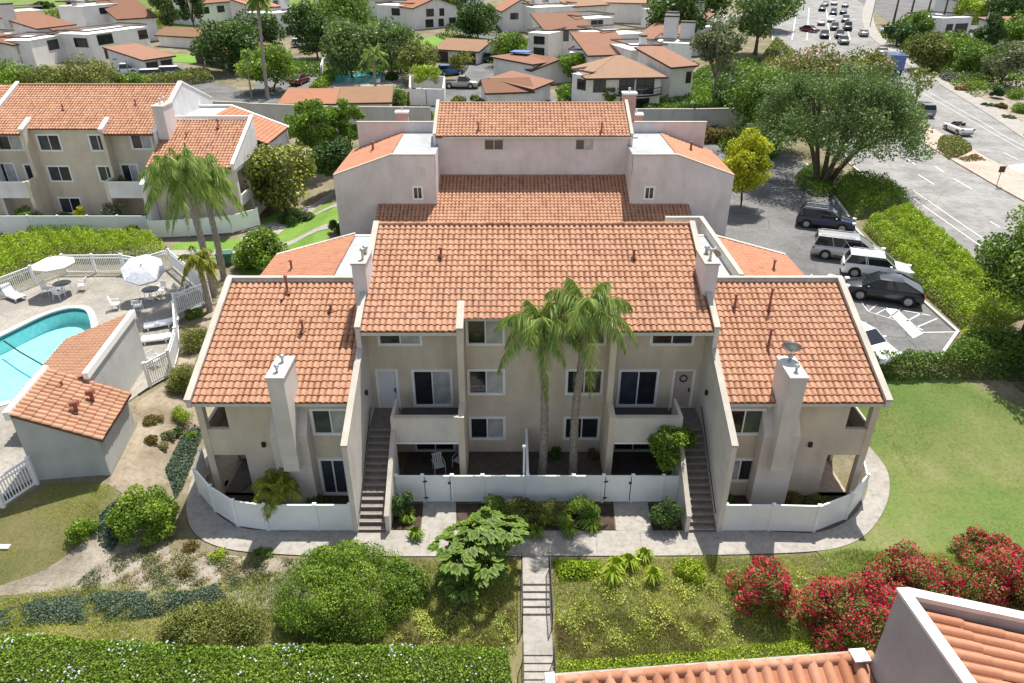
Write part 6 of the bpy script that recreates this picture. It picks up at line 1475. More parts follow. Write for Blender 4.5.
# ---- parking hedges and the dense trees at the right edge
H1 = [(27.4, 37.6), (27.6, 43), (28.3, 50), (29.0, 56), (30.7, 57.5), (30.5, 50), (30.1, 43), (29.9, 37)]
mass('hedge', 'long lime hedge right behind the parked cars', 'hedge', H1, 1.25, 24000, .075, 'leaf_lime', px=False, edge=.5, rough=.28)
mass('hedge', 'second lime hedge between the parking hedge and the street', 'hedge', [(30.5, 39), (30.8, 46), (31.1, 53), (31.6, 58.8), (34.9, 60.0), (34.5, 55.5), (33.6, 48.5), (32.6, 40)], 1.1, 30000, .075, 'leaf_lime', px=False, edge=.7, rough=.3)
mass('hedge', 'taller darker green hedge block next to the dark blue car', 'hedge', [(29.3, 58.2), (30.2, 65.5), (33, 69.5), (36.0, 66.5), (35.6, 61.5), (32.6, 59.5)], 1.6, 14000, .085, 'leaf_bright', px=False, edge=.9, rough=.25)
mass('hedge', 'dark green hedge along the top of the right lawn', 'hedge', [(18.0, 33.2), (18.0, 34.5), (24.0, 34.5), (26.4, 36.6), (29.5, 36.2), (29, 33.2), (25.5, 33.4)], 1.3, 15000, .075, 'leaf_mid', px=False, edge=.6, rough=.2)
mass('hedge', 'dark shaded hedge sloping down at the right picture edge', 'hedge', [(27.2, 33.6), (29.6, 36.4), (35, 34), (37, 28), (34, 26.5), (30.5, 28.6), (28.4, 31.2)], 1.6, 17000, .08, 'leaf_dark', px=False, edge=.7, rough=.3)
tree('dense glossy green tree at the right picture edge above the hedge', 0, 0, 3.7, 3.8, 8.6, 'leaf_mid', 44, 22000, .12, .22, loc=(30.1, 36.8, terrain(30.1, 36.8)), low=-.9, nl=8)
tree('second dense green tree cut by the right picture edge', 0, 0, 3.4, 3.0, 6.0, 'leaf_dark', 32, 13000, .13, .2, loc=(32.8, 32.5, terrain(32.8, 32.5)), low=-.9)
bush('bright shrub at the foot of the dense right edge tree', 0, 0, 1.1, 1.4, 'leaf_lime', 2600, .08, loc=(27.6, 36.6, terrain(27.6, 36.6)))
# ---- big spreading tree and company
def spreading(label, loc):
    T = thing('spreading_tree', label, 'tree', loc); bl = []
    for _ in range(125):
        a = RG.uniform(0, 6.283); q = RG.uniform(.15, 1) ** .6; R_ = 7.6; z = 4.0 + 7.0 * math.sqrt(max(0, 1 - (q * .94) ** 2)) * RG.uniform(.6, 1.0) - (1.3 if q > .85 else 0)
        bl.append((math.cos(a) * q * R_ + .4, math.sin(a) * q * R_ * .9, z, RG.uniform(.9, 1.6), .7))
    for _ in range(45):
        a = RG.uniform(0, 6.283); q = RG.uniform(.1, .95); bl.append((math.cos(a) * q * 7.0 + .3, math.sin(a) * q * 6.3, RG.uniform(4.6, 7.2), RG.uniform(.9, 1.4), .7))
    m = MB()
    for s, (ax, ay, fx, fy, fz) in enumerate(((-.3, 0, -1.6, .2, 3.6), (.2, .1, .3, .8, 4.0), (.5, -.1, 2.2, -.6, 3.4), (0, -.3, .4, -1.6, 3.8), (.5, .2, 3.0, .8, 3.0), (-.4, .2, -.6, 1.6, 4.0))):
        m.tube([(ax, ay, -.2), ((ax + fx) * .45, (ay + fy) * .45, fz * .45), (fx, fy, fz)], [.34, .25, .19], 8, cap=False)
        near = sorted(bl, key=lambda b: (b[0] - fx * 2) ** 2 + (b[1] - fy * 2) ** 2)[:11]
        for b in near:
            k = RG.normal(size=3) * .3; m.tube([(fx, fy, fz - .05), (fx + (b[0] - fx) * .4 + k[0], fy + (b[1] - fy) * .4 + k[1], fz + (b[2] - fz) * .5), (b[0], b[1], b[2])], [.16, .1, .04], 6, cap=False)
    m.build('trunk', 'bark', T)
    P, Nr, s, t = cloud(bl, 46000, .125, inner=.7); link('crown', leaf_mesh('crown', P, Nr, s, .5, t, 'leaf_greygreen'), T)
mat_leaf('leaf_greygreen', [(0, (0.063, 0.105, 0.032)), (.35, (0.118, 0.182, 0.055)), (.7, (0.180, 0.259, 0.078)), (1, (0.261, 0.350, 0.120))])
spreading('broad spreading tree with several stems between the parking court and the street', (30.4, 68.6, terrain(30.4, 68.6)))
mass('groundcover', 'green planting under the spreading tree', 'ground cover', [(28.3, 64.5), (30.2, 64.6), (31.5, 69), (34, 71.5), (31.5, 75), (28.6, 71), (27.6, 67)], .7, 6000, .09, 'leaf_mid', px=False, kind_tag='stuff')
t = tree('lime yellow tree leaning over the drive right of the rear block', 741, 206, 2.35, 3.9, 7.8, 'leaf_yellow', 70, 17000, .11, .12, nl=9, low=-1, br=(.26, .36), zf=1.5, lean=(.75, -.4), inner=.35)
tree('tall loose eucalyptus with pale leaves right of the balcony villa', 712, 112, 3.6, 6.2, 14.5, 'leaf_grey', 34, 5200, .24, .28, 'bark_pale', flat=1.0, nl=9, br=(.2, .34), low=-.8, inner=.8)
tree('wide dark green tree between the eucalyptus and the spreading tree', 765, 150, 5.2, 5.2, 10.5, 'leaf_mid', 46, 11000, .2, .3, low=-.9)
tree('dark dense tree behind the lime yellow tree', 735, 128, 3.4, 4.2, 8.5, 'leaf_dark', 28, 6000, .2, .25, low=-.9)
tree('tree with pinkish blossom along the street behind the spreading tree', 805, 118, 6.0, 4.2, 9.5, 'leaf_olive', 44, 9000, .22, .3, low=-.8, extra=('petal_pink', 1400, .2))
tree('olive green tree with sparse blossom nearest the far traffic', 855, 105, 4.4, 3.6, 8.0, 'leaf_olive', 30, 6000, .22, .25, low=-.8, extra=('petal_pink', 300, .2))
tree('thin nearly bare tree at the street edge above the median', 913, 112, 2.3, 3.2, 7.2, 'leaf_olive', 18, 520, .2, .12, 'bark', nl=14, low=-.4)
tree('large dark tree at the top behind the eucalyptus', 672, 60, 6, 6.5, 14, 'leaf_dark', 40, 6000, .36, .4, low=-.9); tree('large grey green tree at the top left of the street', 755, 55, 6.5, 7, 15, 'leaf_greygreen', 40, 6500, .36, .4, low=-.9); tree('very dark tree at the top edge left of the far traffic', 770, 30, 6, 7, 14, 'leaf_dark', 30, 4500, .4, .4, low=-.9); tree('dark pine like tree at the top edge above the villas', 700, 30, 7, 6, 13, 'leaf_dark', 30, 4500, .4, .4, low=-.9)
bush('reddish brown shrub behind the right boundary wall', 700, 128, 3.0, 2.6, 'leaf_rust', 3500, .16, loc=(24.5, 86.5, 2.3)); mass('hedge', 'green hedge under the eucalyptus behind the boundary wall', 'hedge', [(640, 112), (720, 112), (740, 122), (640, 120)], 1.3, 5000, .16, 'leaf_mid', edge=.8)
bush('orange brown shrub between the two white garages and the balcony villa', 562, 110, 1.6, 1.9, 'leaf_rust', 1600, .16); bush('lime shrub beside the orange brown one', 548, 112, 1.1, 1.3, 'leaf_lime', 900, .14)
mass('hedge', 'clipped hedge on the brick median of the street', 'hedge', [(936, 150), (948, 160), (958, 159), (972, 152), (960, 143), (938, 141)], .9, 5000, .11, 'leaf_olive', edge=.6)
mass('groundcover', 'low brown green plants at the end of the median hedge', 'ground cover', [(955, 160), (975, 155), (988, 162), (965, 164)], .3, 900, .1, 'leaf_rust', kind_tag='stuff')

mass('groundcover', 'scattered grey green low plants over the sandy patch below the left path', 'ground cover', [(140, 548), (235, 558), (300, 560), (250, 590), (150, 592), (60, 596), (105, 560)], .18, 3600, .045, 'leaf_grey', kind_tag='stuff', cover=.4)
LAWN = [(17.4, 33.2), (24.4, 33.0), (29, 29), (40, 25.5), (40, 20), (24, 19.4), (18.0, 21.0), (18.6, 23.5), (19.4, 26), (19.3, 28.5), (18.3, 31)]
mass('grass', 'short green grass of the right lawn with drier patches', 'grass', LAWN, .05, 90000, .05, 'leaf_lawn', px=False, kind_tag='stuff', blade=(.055, .010), ws=.5, patch=.25)
mass('grass', 'short olive grass of the lower left lawn', 'grass', [(0, 584), (50, 566), (92, 534), (112, 505), (113, 488), (60, 485), (0, 514)], .05, 26000, .05, 'leaf_groundcover', kind_tag='stuff', blade=(.055, .010), ws=.6, patch=.2)

mass('groundcover', 'brown dry patches on the bank between the rounded shrub and the flowering hedge', 'ground cover', [(280, 625), (420, 618), (514, 600), (514, 648), (420, 648), (300, 646)], .22, 9000, .05, 'leaf_dry', kind_tag='stuff', cover=.5, blade=(.22, .012))
mass('groundcover', 'brown dry patch on the bank right of the garden stair', 'ground cover', [(556, 625), (640, 610), (720, 620), (700, 655), (560, 668)], .22, 11000, .05, 'leaf_dry', kind_tag='stuff', cover=.55, blade=(.22, .012))

mass('weeds', 'scattered taller green weeds over the bank right of the garden stair', 'weeds', [(556, 580), (700, 570), (830, 570), (800, 640), (600, 655), (556, 660)], .28, 9000, .04, 'leaf_groundcover', kind_tag='stuff', cover=.36)
mass('weeds', 'scattered taller weeds over the bank left of the garden stair', 'weeds', [(300, 630), (400, 615), (514, 590), (514, 648), (330, 648)], .28, 5000, .04, 'leaf_groundcover', kind_tag='stuff', cover=.36)
mat_leaf('leaf_fresh', [(0, (0.072, 0.134, 0.015)), (.35, (0.132, 0.224, 0.025)), (.7, (0.192, 0.302, 0.040)), (1, (0.264, 0.370, 0.060))], .35)
# ---- trees and planting in the background
def bt(label, u, v, R_, H_, top, kind='leaf_mid', n=3600, size=.26, **k): return tree(label, u, v, R_, H_, top, kind, k.pop('nb', 24), n, size, k.pop('trunk', .22), low=k.pop('low', -.9), **k)
# behind the left building
bt('wide bushy olive green tree right behind the left building roof', 92, 106, 4.6, 3.0, 6.6, 'leaf_olive', 6500, .2, nb=34)
bt('bushy olive green tree behind the left building at the picture edge', 12, 108, 4.6, 3.0, 6.4, 'leaf_bright', 6000, .2, nb=34)
bt('low olive tree filling the gap between the two bushy trees at the left', 52, 107, 3.8, 2.6, 5.8, 'leaf_olive', 5000, .2, nb=28)
bt('small green tree behind the left building ridge near its chimney', 135, 100, 2.6, 1.8, 4.0, 'leaf_bright', 2600, .18)
mass('hedge', 'brownish green clipped hedge along the road behind the left building', 'hedge', [(138, 90), (165, 89), (215, 82), (212, 76), (190, 77), (160, 82), (140, 83)], 1.5, 6500, .17, 'leaf_olive', edge=1.0)
bt('round bright green tree beside the tall fan palm', 272, 92, 4.6, 3.6, 7.6, 'leaf_bright', 7500, .22, nb=38, stems=2, trunk=.18)
bt('big dark dense tree above the garage row', 232, 72, 5.6, 5.0, 9.6, 'leaf_dark', 8000, .28, nb=40)
bt('dark tree between the big dark tree and the white villa', 262, 50, 4.8, 4.0, 8.0, 'leaf_dark', 4500, .3, nb=28)
bt('tall narrow eucalyptus, left of the two at the top left', 172, 38, 3.0, 7.5, 15, 'leaf_greygreen', 4200, .34, flat=1.1)
bt('tall narrow eucalyptus, right of the two at the top left', 196, 37, 3.2, 7.5, 15.5, 'leaf_dark', 4200, .34, flat=1.1)
bt('dark green tree just right of the white two storey villa', 318, 60, 5.2, 6.0, 11.5, 'leaf_dark', 6000, .3, nb=34)
bt('pale green loose tree left of the far pool', 352, 78, 5.6, 5.2, 10.0, 'leaf_greygreen', 7500, .26, nb=40)
bt('pale green loose tree behind the far pool, right one', 392, 76, 5.0, 5.0, 10.0, 'leaf_greygreen', 6500, .26, nb=36, nl=9)
bt('dark green tree at the top edge behind the pale trees', 345, 45, 6.0, 6.0, 12, 'leaf_mid', 5000, .34, nb=34)
bt('yellow green tree left of the blue car', 420, 82, 3.6, 3.0, 7.0, 'leaf_olive', 5200, .2, nb=30)
bt('small yellow green tree in front of the white walled enclosure', 428, 90, 2.4, 1.9, 4.2, 'leaf_lime', 3000, .18)
bt('thin small tree beside the tan roofed garage', 462, 84, 2.2, 1.9, 5.4, 'leaf_olive', 1500, .18, trunk=.1, inner=.8)
bt('dark round tree at the top right of the white villa with lawn', 478, 40, 4.8, 4.5, 9.0, 'leaf_dark', 5500, .3, nb=32)
bt('dark tree at the top edge above the tan roofed garage', 455, 22, 6, 5, 10, 'leaf_dark', 4500, .36)
bt('light green tree left of the villa with two doorways', 510, 66, 3.8, 3.0, 6.6, 'leaf_bright', 4200, .24, nb=28)
bt('small light green tree between the tarp garage and the balcony villa', 572, 84, 2.6, 2.6, 5.4, 'leaf_bright', 3600, .2, nb=26)
bt('slim young tree in front of the curved balcony', 609, 113, 1.2, 1.8, 4.2, 'leaf_mid', 1100, .15, trunk=.07)
bt('bright green leafy tree rising behind the rear block on the left side', 318, 172, 3.3, 3.8, 8.6, 'leaf_fresh', 8500, .17, nb=44, br=(.18, .3))
bt('smaller bright green tree right of the larger bright green one', 352, 165, 2.3, 3.2, 7.6, 'leaf_fresh', 4800, .16, nb=30, br=(.18, .3))
bt('dense dark green tree between the bright green trees and the left building', 338, 190, 2.6, 2.8, 6.0, 'leaf_dark', 5000, .17, nb=28)
bt('rounded tree with yellow tinged leaves at the corner of the left building', 286, 212, 3.4, 3.4, 6.8, 'leaf_olive', 9000, .17, nb=42, extra=('leaf_yellow', 900, .14))
bush('dark shrubs under the yellow tinged tree', 296, 222, 1.8, 1.2, 'leaf_dark', 2400, .12); bush('dark narrow shrub at the foot of the left rear block', 336, 233, .6, 1.4, 'leaf_dark', 900, .1)
bush('bushy tree foliage left of the yellow tinged tree by the white wall', 262, 205, 1.6, 2.6, 'leaf_olive', 3000, .14)
for u, v, r, h, mt, lab in ((275, 128, 2.2, 2.0, 'leaf_rust', 'reddish shrub before the grey boundary wall, left part'), (300, 127, 2.0, 1.8, 'leaf_mid', 'green shrub before the grey boundary wall, left part'), (262, 120, 1.4, 2.2, 'leaf_grey', 'pale shrub at the left end of the boundary wall'), (405, 124, 1.5, 1.3, 'leaf_mid', 'low green shrub left of the pinkish chimney'), (425, 122, 1.3, 2.4, 'leaf_bright', 'small bright shrub behind the pinkish chimney'), (385, 124, 1.4, .9, 'leaf_grey', 'low grey shrub before the boundary wall'), (192, 112, 1.0, 1.2, 'leaf_olive', 'olive shrub behind the white gable of the left building'), (399, 104, 1.8, 2.6, 'leaf_mid', 'dark green bush right of the pool building'), (460, 104, 1.2, 1.4, 'leaf_olive', 'round bush beside the silver pickup'), (475, 100, .9, 1.0, 'leaf_mid', 'small bush right of the silver pickup'), (480, 108, 1.1, 1.8, 'leaf_grey', 'grey leaved shrub at the edge of the low white garage'), (392, 80, 1.2, 1.5, 'leaf_dark', 'dark bush against the white pool wall')):
    bush(lab, u, v, r, h, mt, 1300, .17)
mass('hedge', 'trimmed green hedge between the road and the far pool', 'hedge', [(308, 96), (322, 94), (336, 80), (326, 79)], 1.5, 2600, .17, 'leaf_bright', edge=.8, box=True)
mass('hedge', 'green hedge in front of the far white villa with lawn', 'hedge', [(435, 36), (470, 40), (482, 42), (484, 48), (455, 46)], 1.0, 1500, .24, 'leaf_mid', edge=.8)
# ground planting between the far houses
for poly, n, mt, lab in (([(-40, 112), (70, 96), (150, 96), (120, 104), (40, 112)], 5000, 'leaf_olive', 'rough olive planting behind the left building'), ([(270, 62), (330, 66), (340, 76), (300, 78), (280, 72)], 2500, 'leaf_mid', 'green planting under the trees by the far road'), ([(330, 76), (415, 74), (418, 66), (335, 64)], 3500, 'leaf_mid', 'green planting behind the far pool wall'), ([(395, 62), (435, 62), (440, 54), (395, 50)], 2200, 'leaf_mid', 'green planting before the far villa lawn'), ([(478, 60), (510, 70), (520, 60), (490, 50)], 2000, 'leaf_bright', 'green planting beside the drive of the tarp garage'), ([(560, 104), (580, 100), (575, 86), (556, 90)], 1800, 'leaf_mid', 'green planting between the tarp garage and the balcony villa'), ([(650, 108), (745, 112), (760, 60), (700, 70)], 7000, 'leaf_mid', 'green planting under the eucalyptus and dark trees'), ([(700, 125), (760, 120), (800, 100), (775, 160), (735, 165)], 6000, 'leaf_mid', 'green planting behind the lime yellow tree'), ([(215, 60), (270, 62), (285, 45), (215, 45)], 2500, 'leaf_dark', 'dark planting under the big dark tree'), ([(445, 34), (500, 36), (500, 10), (450, 8)], 4500, 'leaf_dark', 'dark far planting at the top centre'), ([(296, 40), (380, 40), (390, 15), (300, 15)], 6000, 'leaf_mid', 'far planting behind the pale green trees')):
    mass('planting', lab, 'planting', poly, .9, n, .26, mt, kind_tag='stuff', ws=.4, edge=1.5, rough=.5)
mass('scrub', 'rough scrub at the foot of the grassy hillside', 'scrub', [(-60, 24), (60, 22), (130, 26), (165, 34), (180, 16), (120, 14), (40, 15), (-60, 17)], 1.6, 6000, .36, 'leaf_olive', kind_tag='stuff', ws=.25, edge=3, rough=.6, cover=.6)
for u, v, lab in ((78, 4, 'dark shrub clump high on the grassy hillside'), (98, 8, 'dark shrub clump right of the highest one on the hillside'), (44, 8, 'small dark shrub left on the grassy hillside')):
    bush(lab, u, v, 3.2, 2.2, 'leaf_dark', 900, .4)
# across the street
bt('olive tree standing at the far sidewalk above the blue truck', 920, 70, 4.0, 3.6, 7.0, 'leaf_olive', 4500, .24, nb=30)
bt('bright green tree behind the olive one across the street', 945, 66, 4.6, 3.0, 6.2, 'leaf_bright', 4500, .24, nb=30)
bt('dark conifer rising in the middle of the trees across the street', 983, 66, 3.0, 5.5, 11, 'leaf_dark', 4200, .26, nb=30, br=(.22, .34))
bt('grey green rounded tree across the street near the picture edge', 1000, 86, 3.4, 3.6, 7.2, 'leaf_grey', 4500, .22, nb=30)
bt('bright tree behind the grey green one at the right picture edge', 1018, 60, 4.4, 4.0, 9, 'leaf_bright', 4500, .26, nb=30)
bt('green tree low on the bank across the street', 968, 76, 3.4, 2.6, 5.4, 'leaf_mid', 3800, .22, nb=28)
for k, (u, v, top, lab) in enumerate(((893, 24, 15, 'tall eucalyptus at the street corner, first from the left'), (908, 26, 16, 'tall eucalyptus second from the street corner'), (924, 28, 15, 'tall eucalyptus third from the street corner'), (940, 30, 16, 'tall eucalyptus fourth from the street corner, before the pavilion'))):
    bt(lab, u, v, 3.4, 5.0, top, 'leaf_greygreen', 2600, .34, nb=20, low=-.5, inner=.8, trunk=.26, nl=9)
bt('green tree low between the tall eucalyptus trunks', 912, 42, 4.0, 3.0, 6.5, 'leaf_mid', 3500, .28); bt('dark green tree low at the street corner', 896, 46, 3.2, 2.4, 5.0, 'leaf_dark', 2800, .26)
bt('yellow green tree in front of the shopping pavilion', 965, 30, 4.2, 3.6, 8, 'leaf_lime', 3500, .3); bt('dark tree right of the shopping pavilion', 1000, 32, 5, 4, 9, 'leaf_dark', 3800, .32); bt('grey green tree at the top right corner', 1020, 22, 6, 5, 11, 'leaf_greygreen', 4000, .36); bt('olive tree at the top edge above the pavilion', 950, 10, 6, 5, 11, 'leaf_olive', 3500, .4)
for u, v, r, h, mt, ex, lab in ((938, 72, 2.2, 1.4, 'leaf_olive', ('petal_pink', 260, .16), 'pink flowering shrub on the bank across the street'), (955, 80, 3.0, 1.6, 'leaf_blue', ('petal_mauve', 500, .16), 'mauve flowering shrub on the bank across the street'), (965, 90, 2.2, 1.0, 'leaf_olive', ('petal_red', 260, .13), 'red flowering low shrub beside the far sidewalk'), (976, 88, 1.8, 1.4, 'leaf_lime', None, 'lime shrub right of the red flowering one'), (996, 98, 1.2, 2.2, 'leaf_dark', None, 'small dark tree shrub on the sandy bed across the street'), (1016, 98, 2.2, 1.8, 'leaf_bright', None, 'clipped bright shrub at the right picture edge across the street'), (1022, 112, 1.6, 1.6, 'leaf_bright', None, 'round bright shrub below the clipped one at the right edge'), (1000, 108, 1.0, .8, 'leaf_rust', None, 'rusty low shrub on the sandy bed across the street'), (988, 106, 1.2, .5, 'leaf_blue', None, 'blue grey low plant on the sandy bed across the street'), (1008, 118, 1.2, .5, 'leaf_grey', None, 'grey low plant on the sandy bed across the street')):
    bush(lab, u, v, r, h, mt, 1500, .14, extra=ex)
mass('planting', 'dense planting on the bank across the street', 'planting', [(905, 58), (925, 70), (950, 85), (975, 98), (1000, 92), (1040, 90), (1040, 60), (960, 56), (900, 44)], 1.0, 12000, .2, 'leaf_mid', kind_tag='stuff', ws=.5, edge=1, rough=.6)
mass('planting', 'planting behind the first trees across the street', 'planting', [(886, 44), (900, 44), (960, 56), (1060, 60), (1060, 44), (960, 42), (890, 36)], 1.2, 9000, .26, 'leaf_mid', kind_tag='stuff', ws=.4, edge=1.5, rough=.6)
mass('planting', 'planting along the street behind the spreading tree', 'planting', [(780, 120), (850, 120), (850, 100), (800, 60), (775, 40), (760, 60), (765, 100)], 1.2, 9000, .24, 'leaf_olive', kind_tag='stuff', ws=.4, edge=1, rough=.6)
# street furniture
def pole(label, u, v, h, kind='lamp'):
    p = g(u, v); T = thing('street_lamp' if kind == 'lamp' else 'street_sign', label, 'street lamp' if kind == 'lamp' else 'sign', p); m = MB()
    if kind == 'lamp':
        m.tube([(0, 0, 0), (0, 0, h)], [.11, .07], 8); m.build('pole', 'grey_metal', T); m = MB(); m.tube([(0, 0, h - .1), (-.8, 0, h + .15), (-1.5, 0, h + .15)], .05, 6); m.build('arm', 'grey_metal', T); m = MB(); m.obox((-1.7, 0, h + .12), (.6, .28, .14)); m.build('lamp_head', 'dark_fascia', T)
    else:
        m.tube([(0, 0, 0), (0, 0, h)], .04, 6); m.build('post', 'grey_metal', T); m = MB(); m.obox((0, -.05, h - .25), (.6, .03, .6)); m.build('plate', 'dark_fascia', T)
pole('grey street lamp at the right picture edge beside the median', 1009, 258, 9.0); pole('small dark sign on the brick median', 996, 187, 2.0, 'sign'); pole('small dark lamp post beside the parked white cars and garage', 131, 82, 3.4)
pole('small lamp post between the white enclosure and the pickup', 427, 110, 2.8); pole('traffic light pole at the far street corner', 870, 26, 6.5)
# small green utility box by the lawn
p = g(226, 264); m = MB(); m.obox((0, 0, .45), (1.1, .8, .9)); m.obox((0, 0, .93), (1.2, .9, .08)); mat_plain('utility_green', (.04, .13, .09), .5); o = m.build('utility_box', 'utility_green', None, p, R(10), .03); tag(o, 'green utility box on the bare soil right of the palms', 'utility box')
# stump-like valve box and debris
p = g(4, 546); m = MB(); m.obox((0, 0, .02), (.55, .35, .06)); tag(m.build('valve_cover', 'trim', None, p), 'pale valve cover in the lower left lawn', 'cover')
# ------------------------------------------------------------------ vehicles
def paintm(name, col, metal=.0, rough=.28):
    m, nt, b = nodes(name); b.inputs['Base Color'].default_value = (*col, 1); b.inputs['Roughness'].default_value = rough; b.inputs['Metallic'].default_value = metal
    b.inputs['Coat Weight'].default_value = .6; b.inputs['Coat Roughness'].default_value = .08
for nm, c, me in (('paint_black', (.010, .010, .012), 0), ('paint_navy', (.020, .028, .055), .2), ('paint_silver', (.46, .46, .46), .4), ('paint_carwhite', (.74, .74, .73), 0), ('paint_grey', (.20, .205, .21), .4), ('paint_burgundy', (.14, .015, .02), 0), ('paint_blue', (.015, .10, .36), 0), ('paint_teal', (.02, .05, .06), .2), ('paint_truckblue', (.05, .11, .30), 0), ('paint_beige', (.42, .38, .32), .2)): paintm(nm, c, me)
mat_plain('tyre', (.018, .018, .018), .85); mat_plain('rim', (.35, .35, .36), .35, .8); mat_plain('headlight', (.75, .78, .80), .1); mat_plain('tail_red', (.35, .012, .012), .25); mat_glass('car_glass', (.018, .022, .026), .03); mat_plain('seat_dark', (.06, .045, .04), .7)
KINDS = {   # L, W, H, wheel r, body top line (x from rear 0..1, z), glass base x0 x1, glass top x0 x1, belt z
    'suv': (4.55, 1.86, 1.66, .35, [(0, .70), (.012, .95), (.05, 1.03), (.30, 1.04), (.70, 1.03), (.76, 1.0), (.93, .88), (.985, .74), (1, .55)], (.03, .745), (.10, .565), 1.02),
    'minivan': (5.1, 1.98, 1.76, .34, [(0, .70), (.01, .98), (.04, 1.06), (.40, 1.07), (.78, 1.05), (.83, 1.0), (.95, .84), (.99, .72), (1, .5)], (.02, .82), (.06, .60), 1.05),
    'sedan': (4.7, 1.82, 1.45, .33, [(0, .62), (.012, .86), (.05, .95), (.18, .98), (.70, .94), (.76, .92), (.94, .78), (.985, .66), (1, .5)], (.13, .745), (.30, .565), .93),
    'crossover': (4.76, 1.92, 1.62, .37, [(0, .72), (.012, .98), (.06, 1.04), (.30, 1.04), (.72, 1.0), (.78, .97), (.93, .86), (.985, .74), (1, .55)], (.03, .79), (.30, .58), 1.0),
    'convertible': (4.5, 1.8, 1.3, .32, [(0, .60), (.012, .84), (.05, .90), (.22, .92), (.68, .90), (.74, .88), (.94, .76), (.985, .64), (1, .5)], (.66, .73), (.60, .64), .88),
    'pickup': (5.6, 1.95, 1.85, .38, [(0, .75), (.01, 1.05), (.40, 1.06), (.42, 1.08), (.72, 1.08), (.78, 1.06), (.95, .98), (.99, .85), (1, .6)], (.42, .76), (.46, .62), 1.06)}
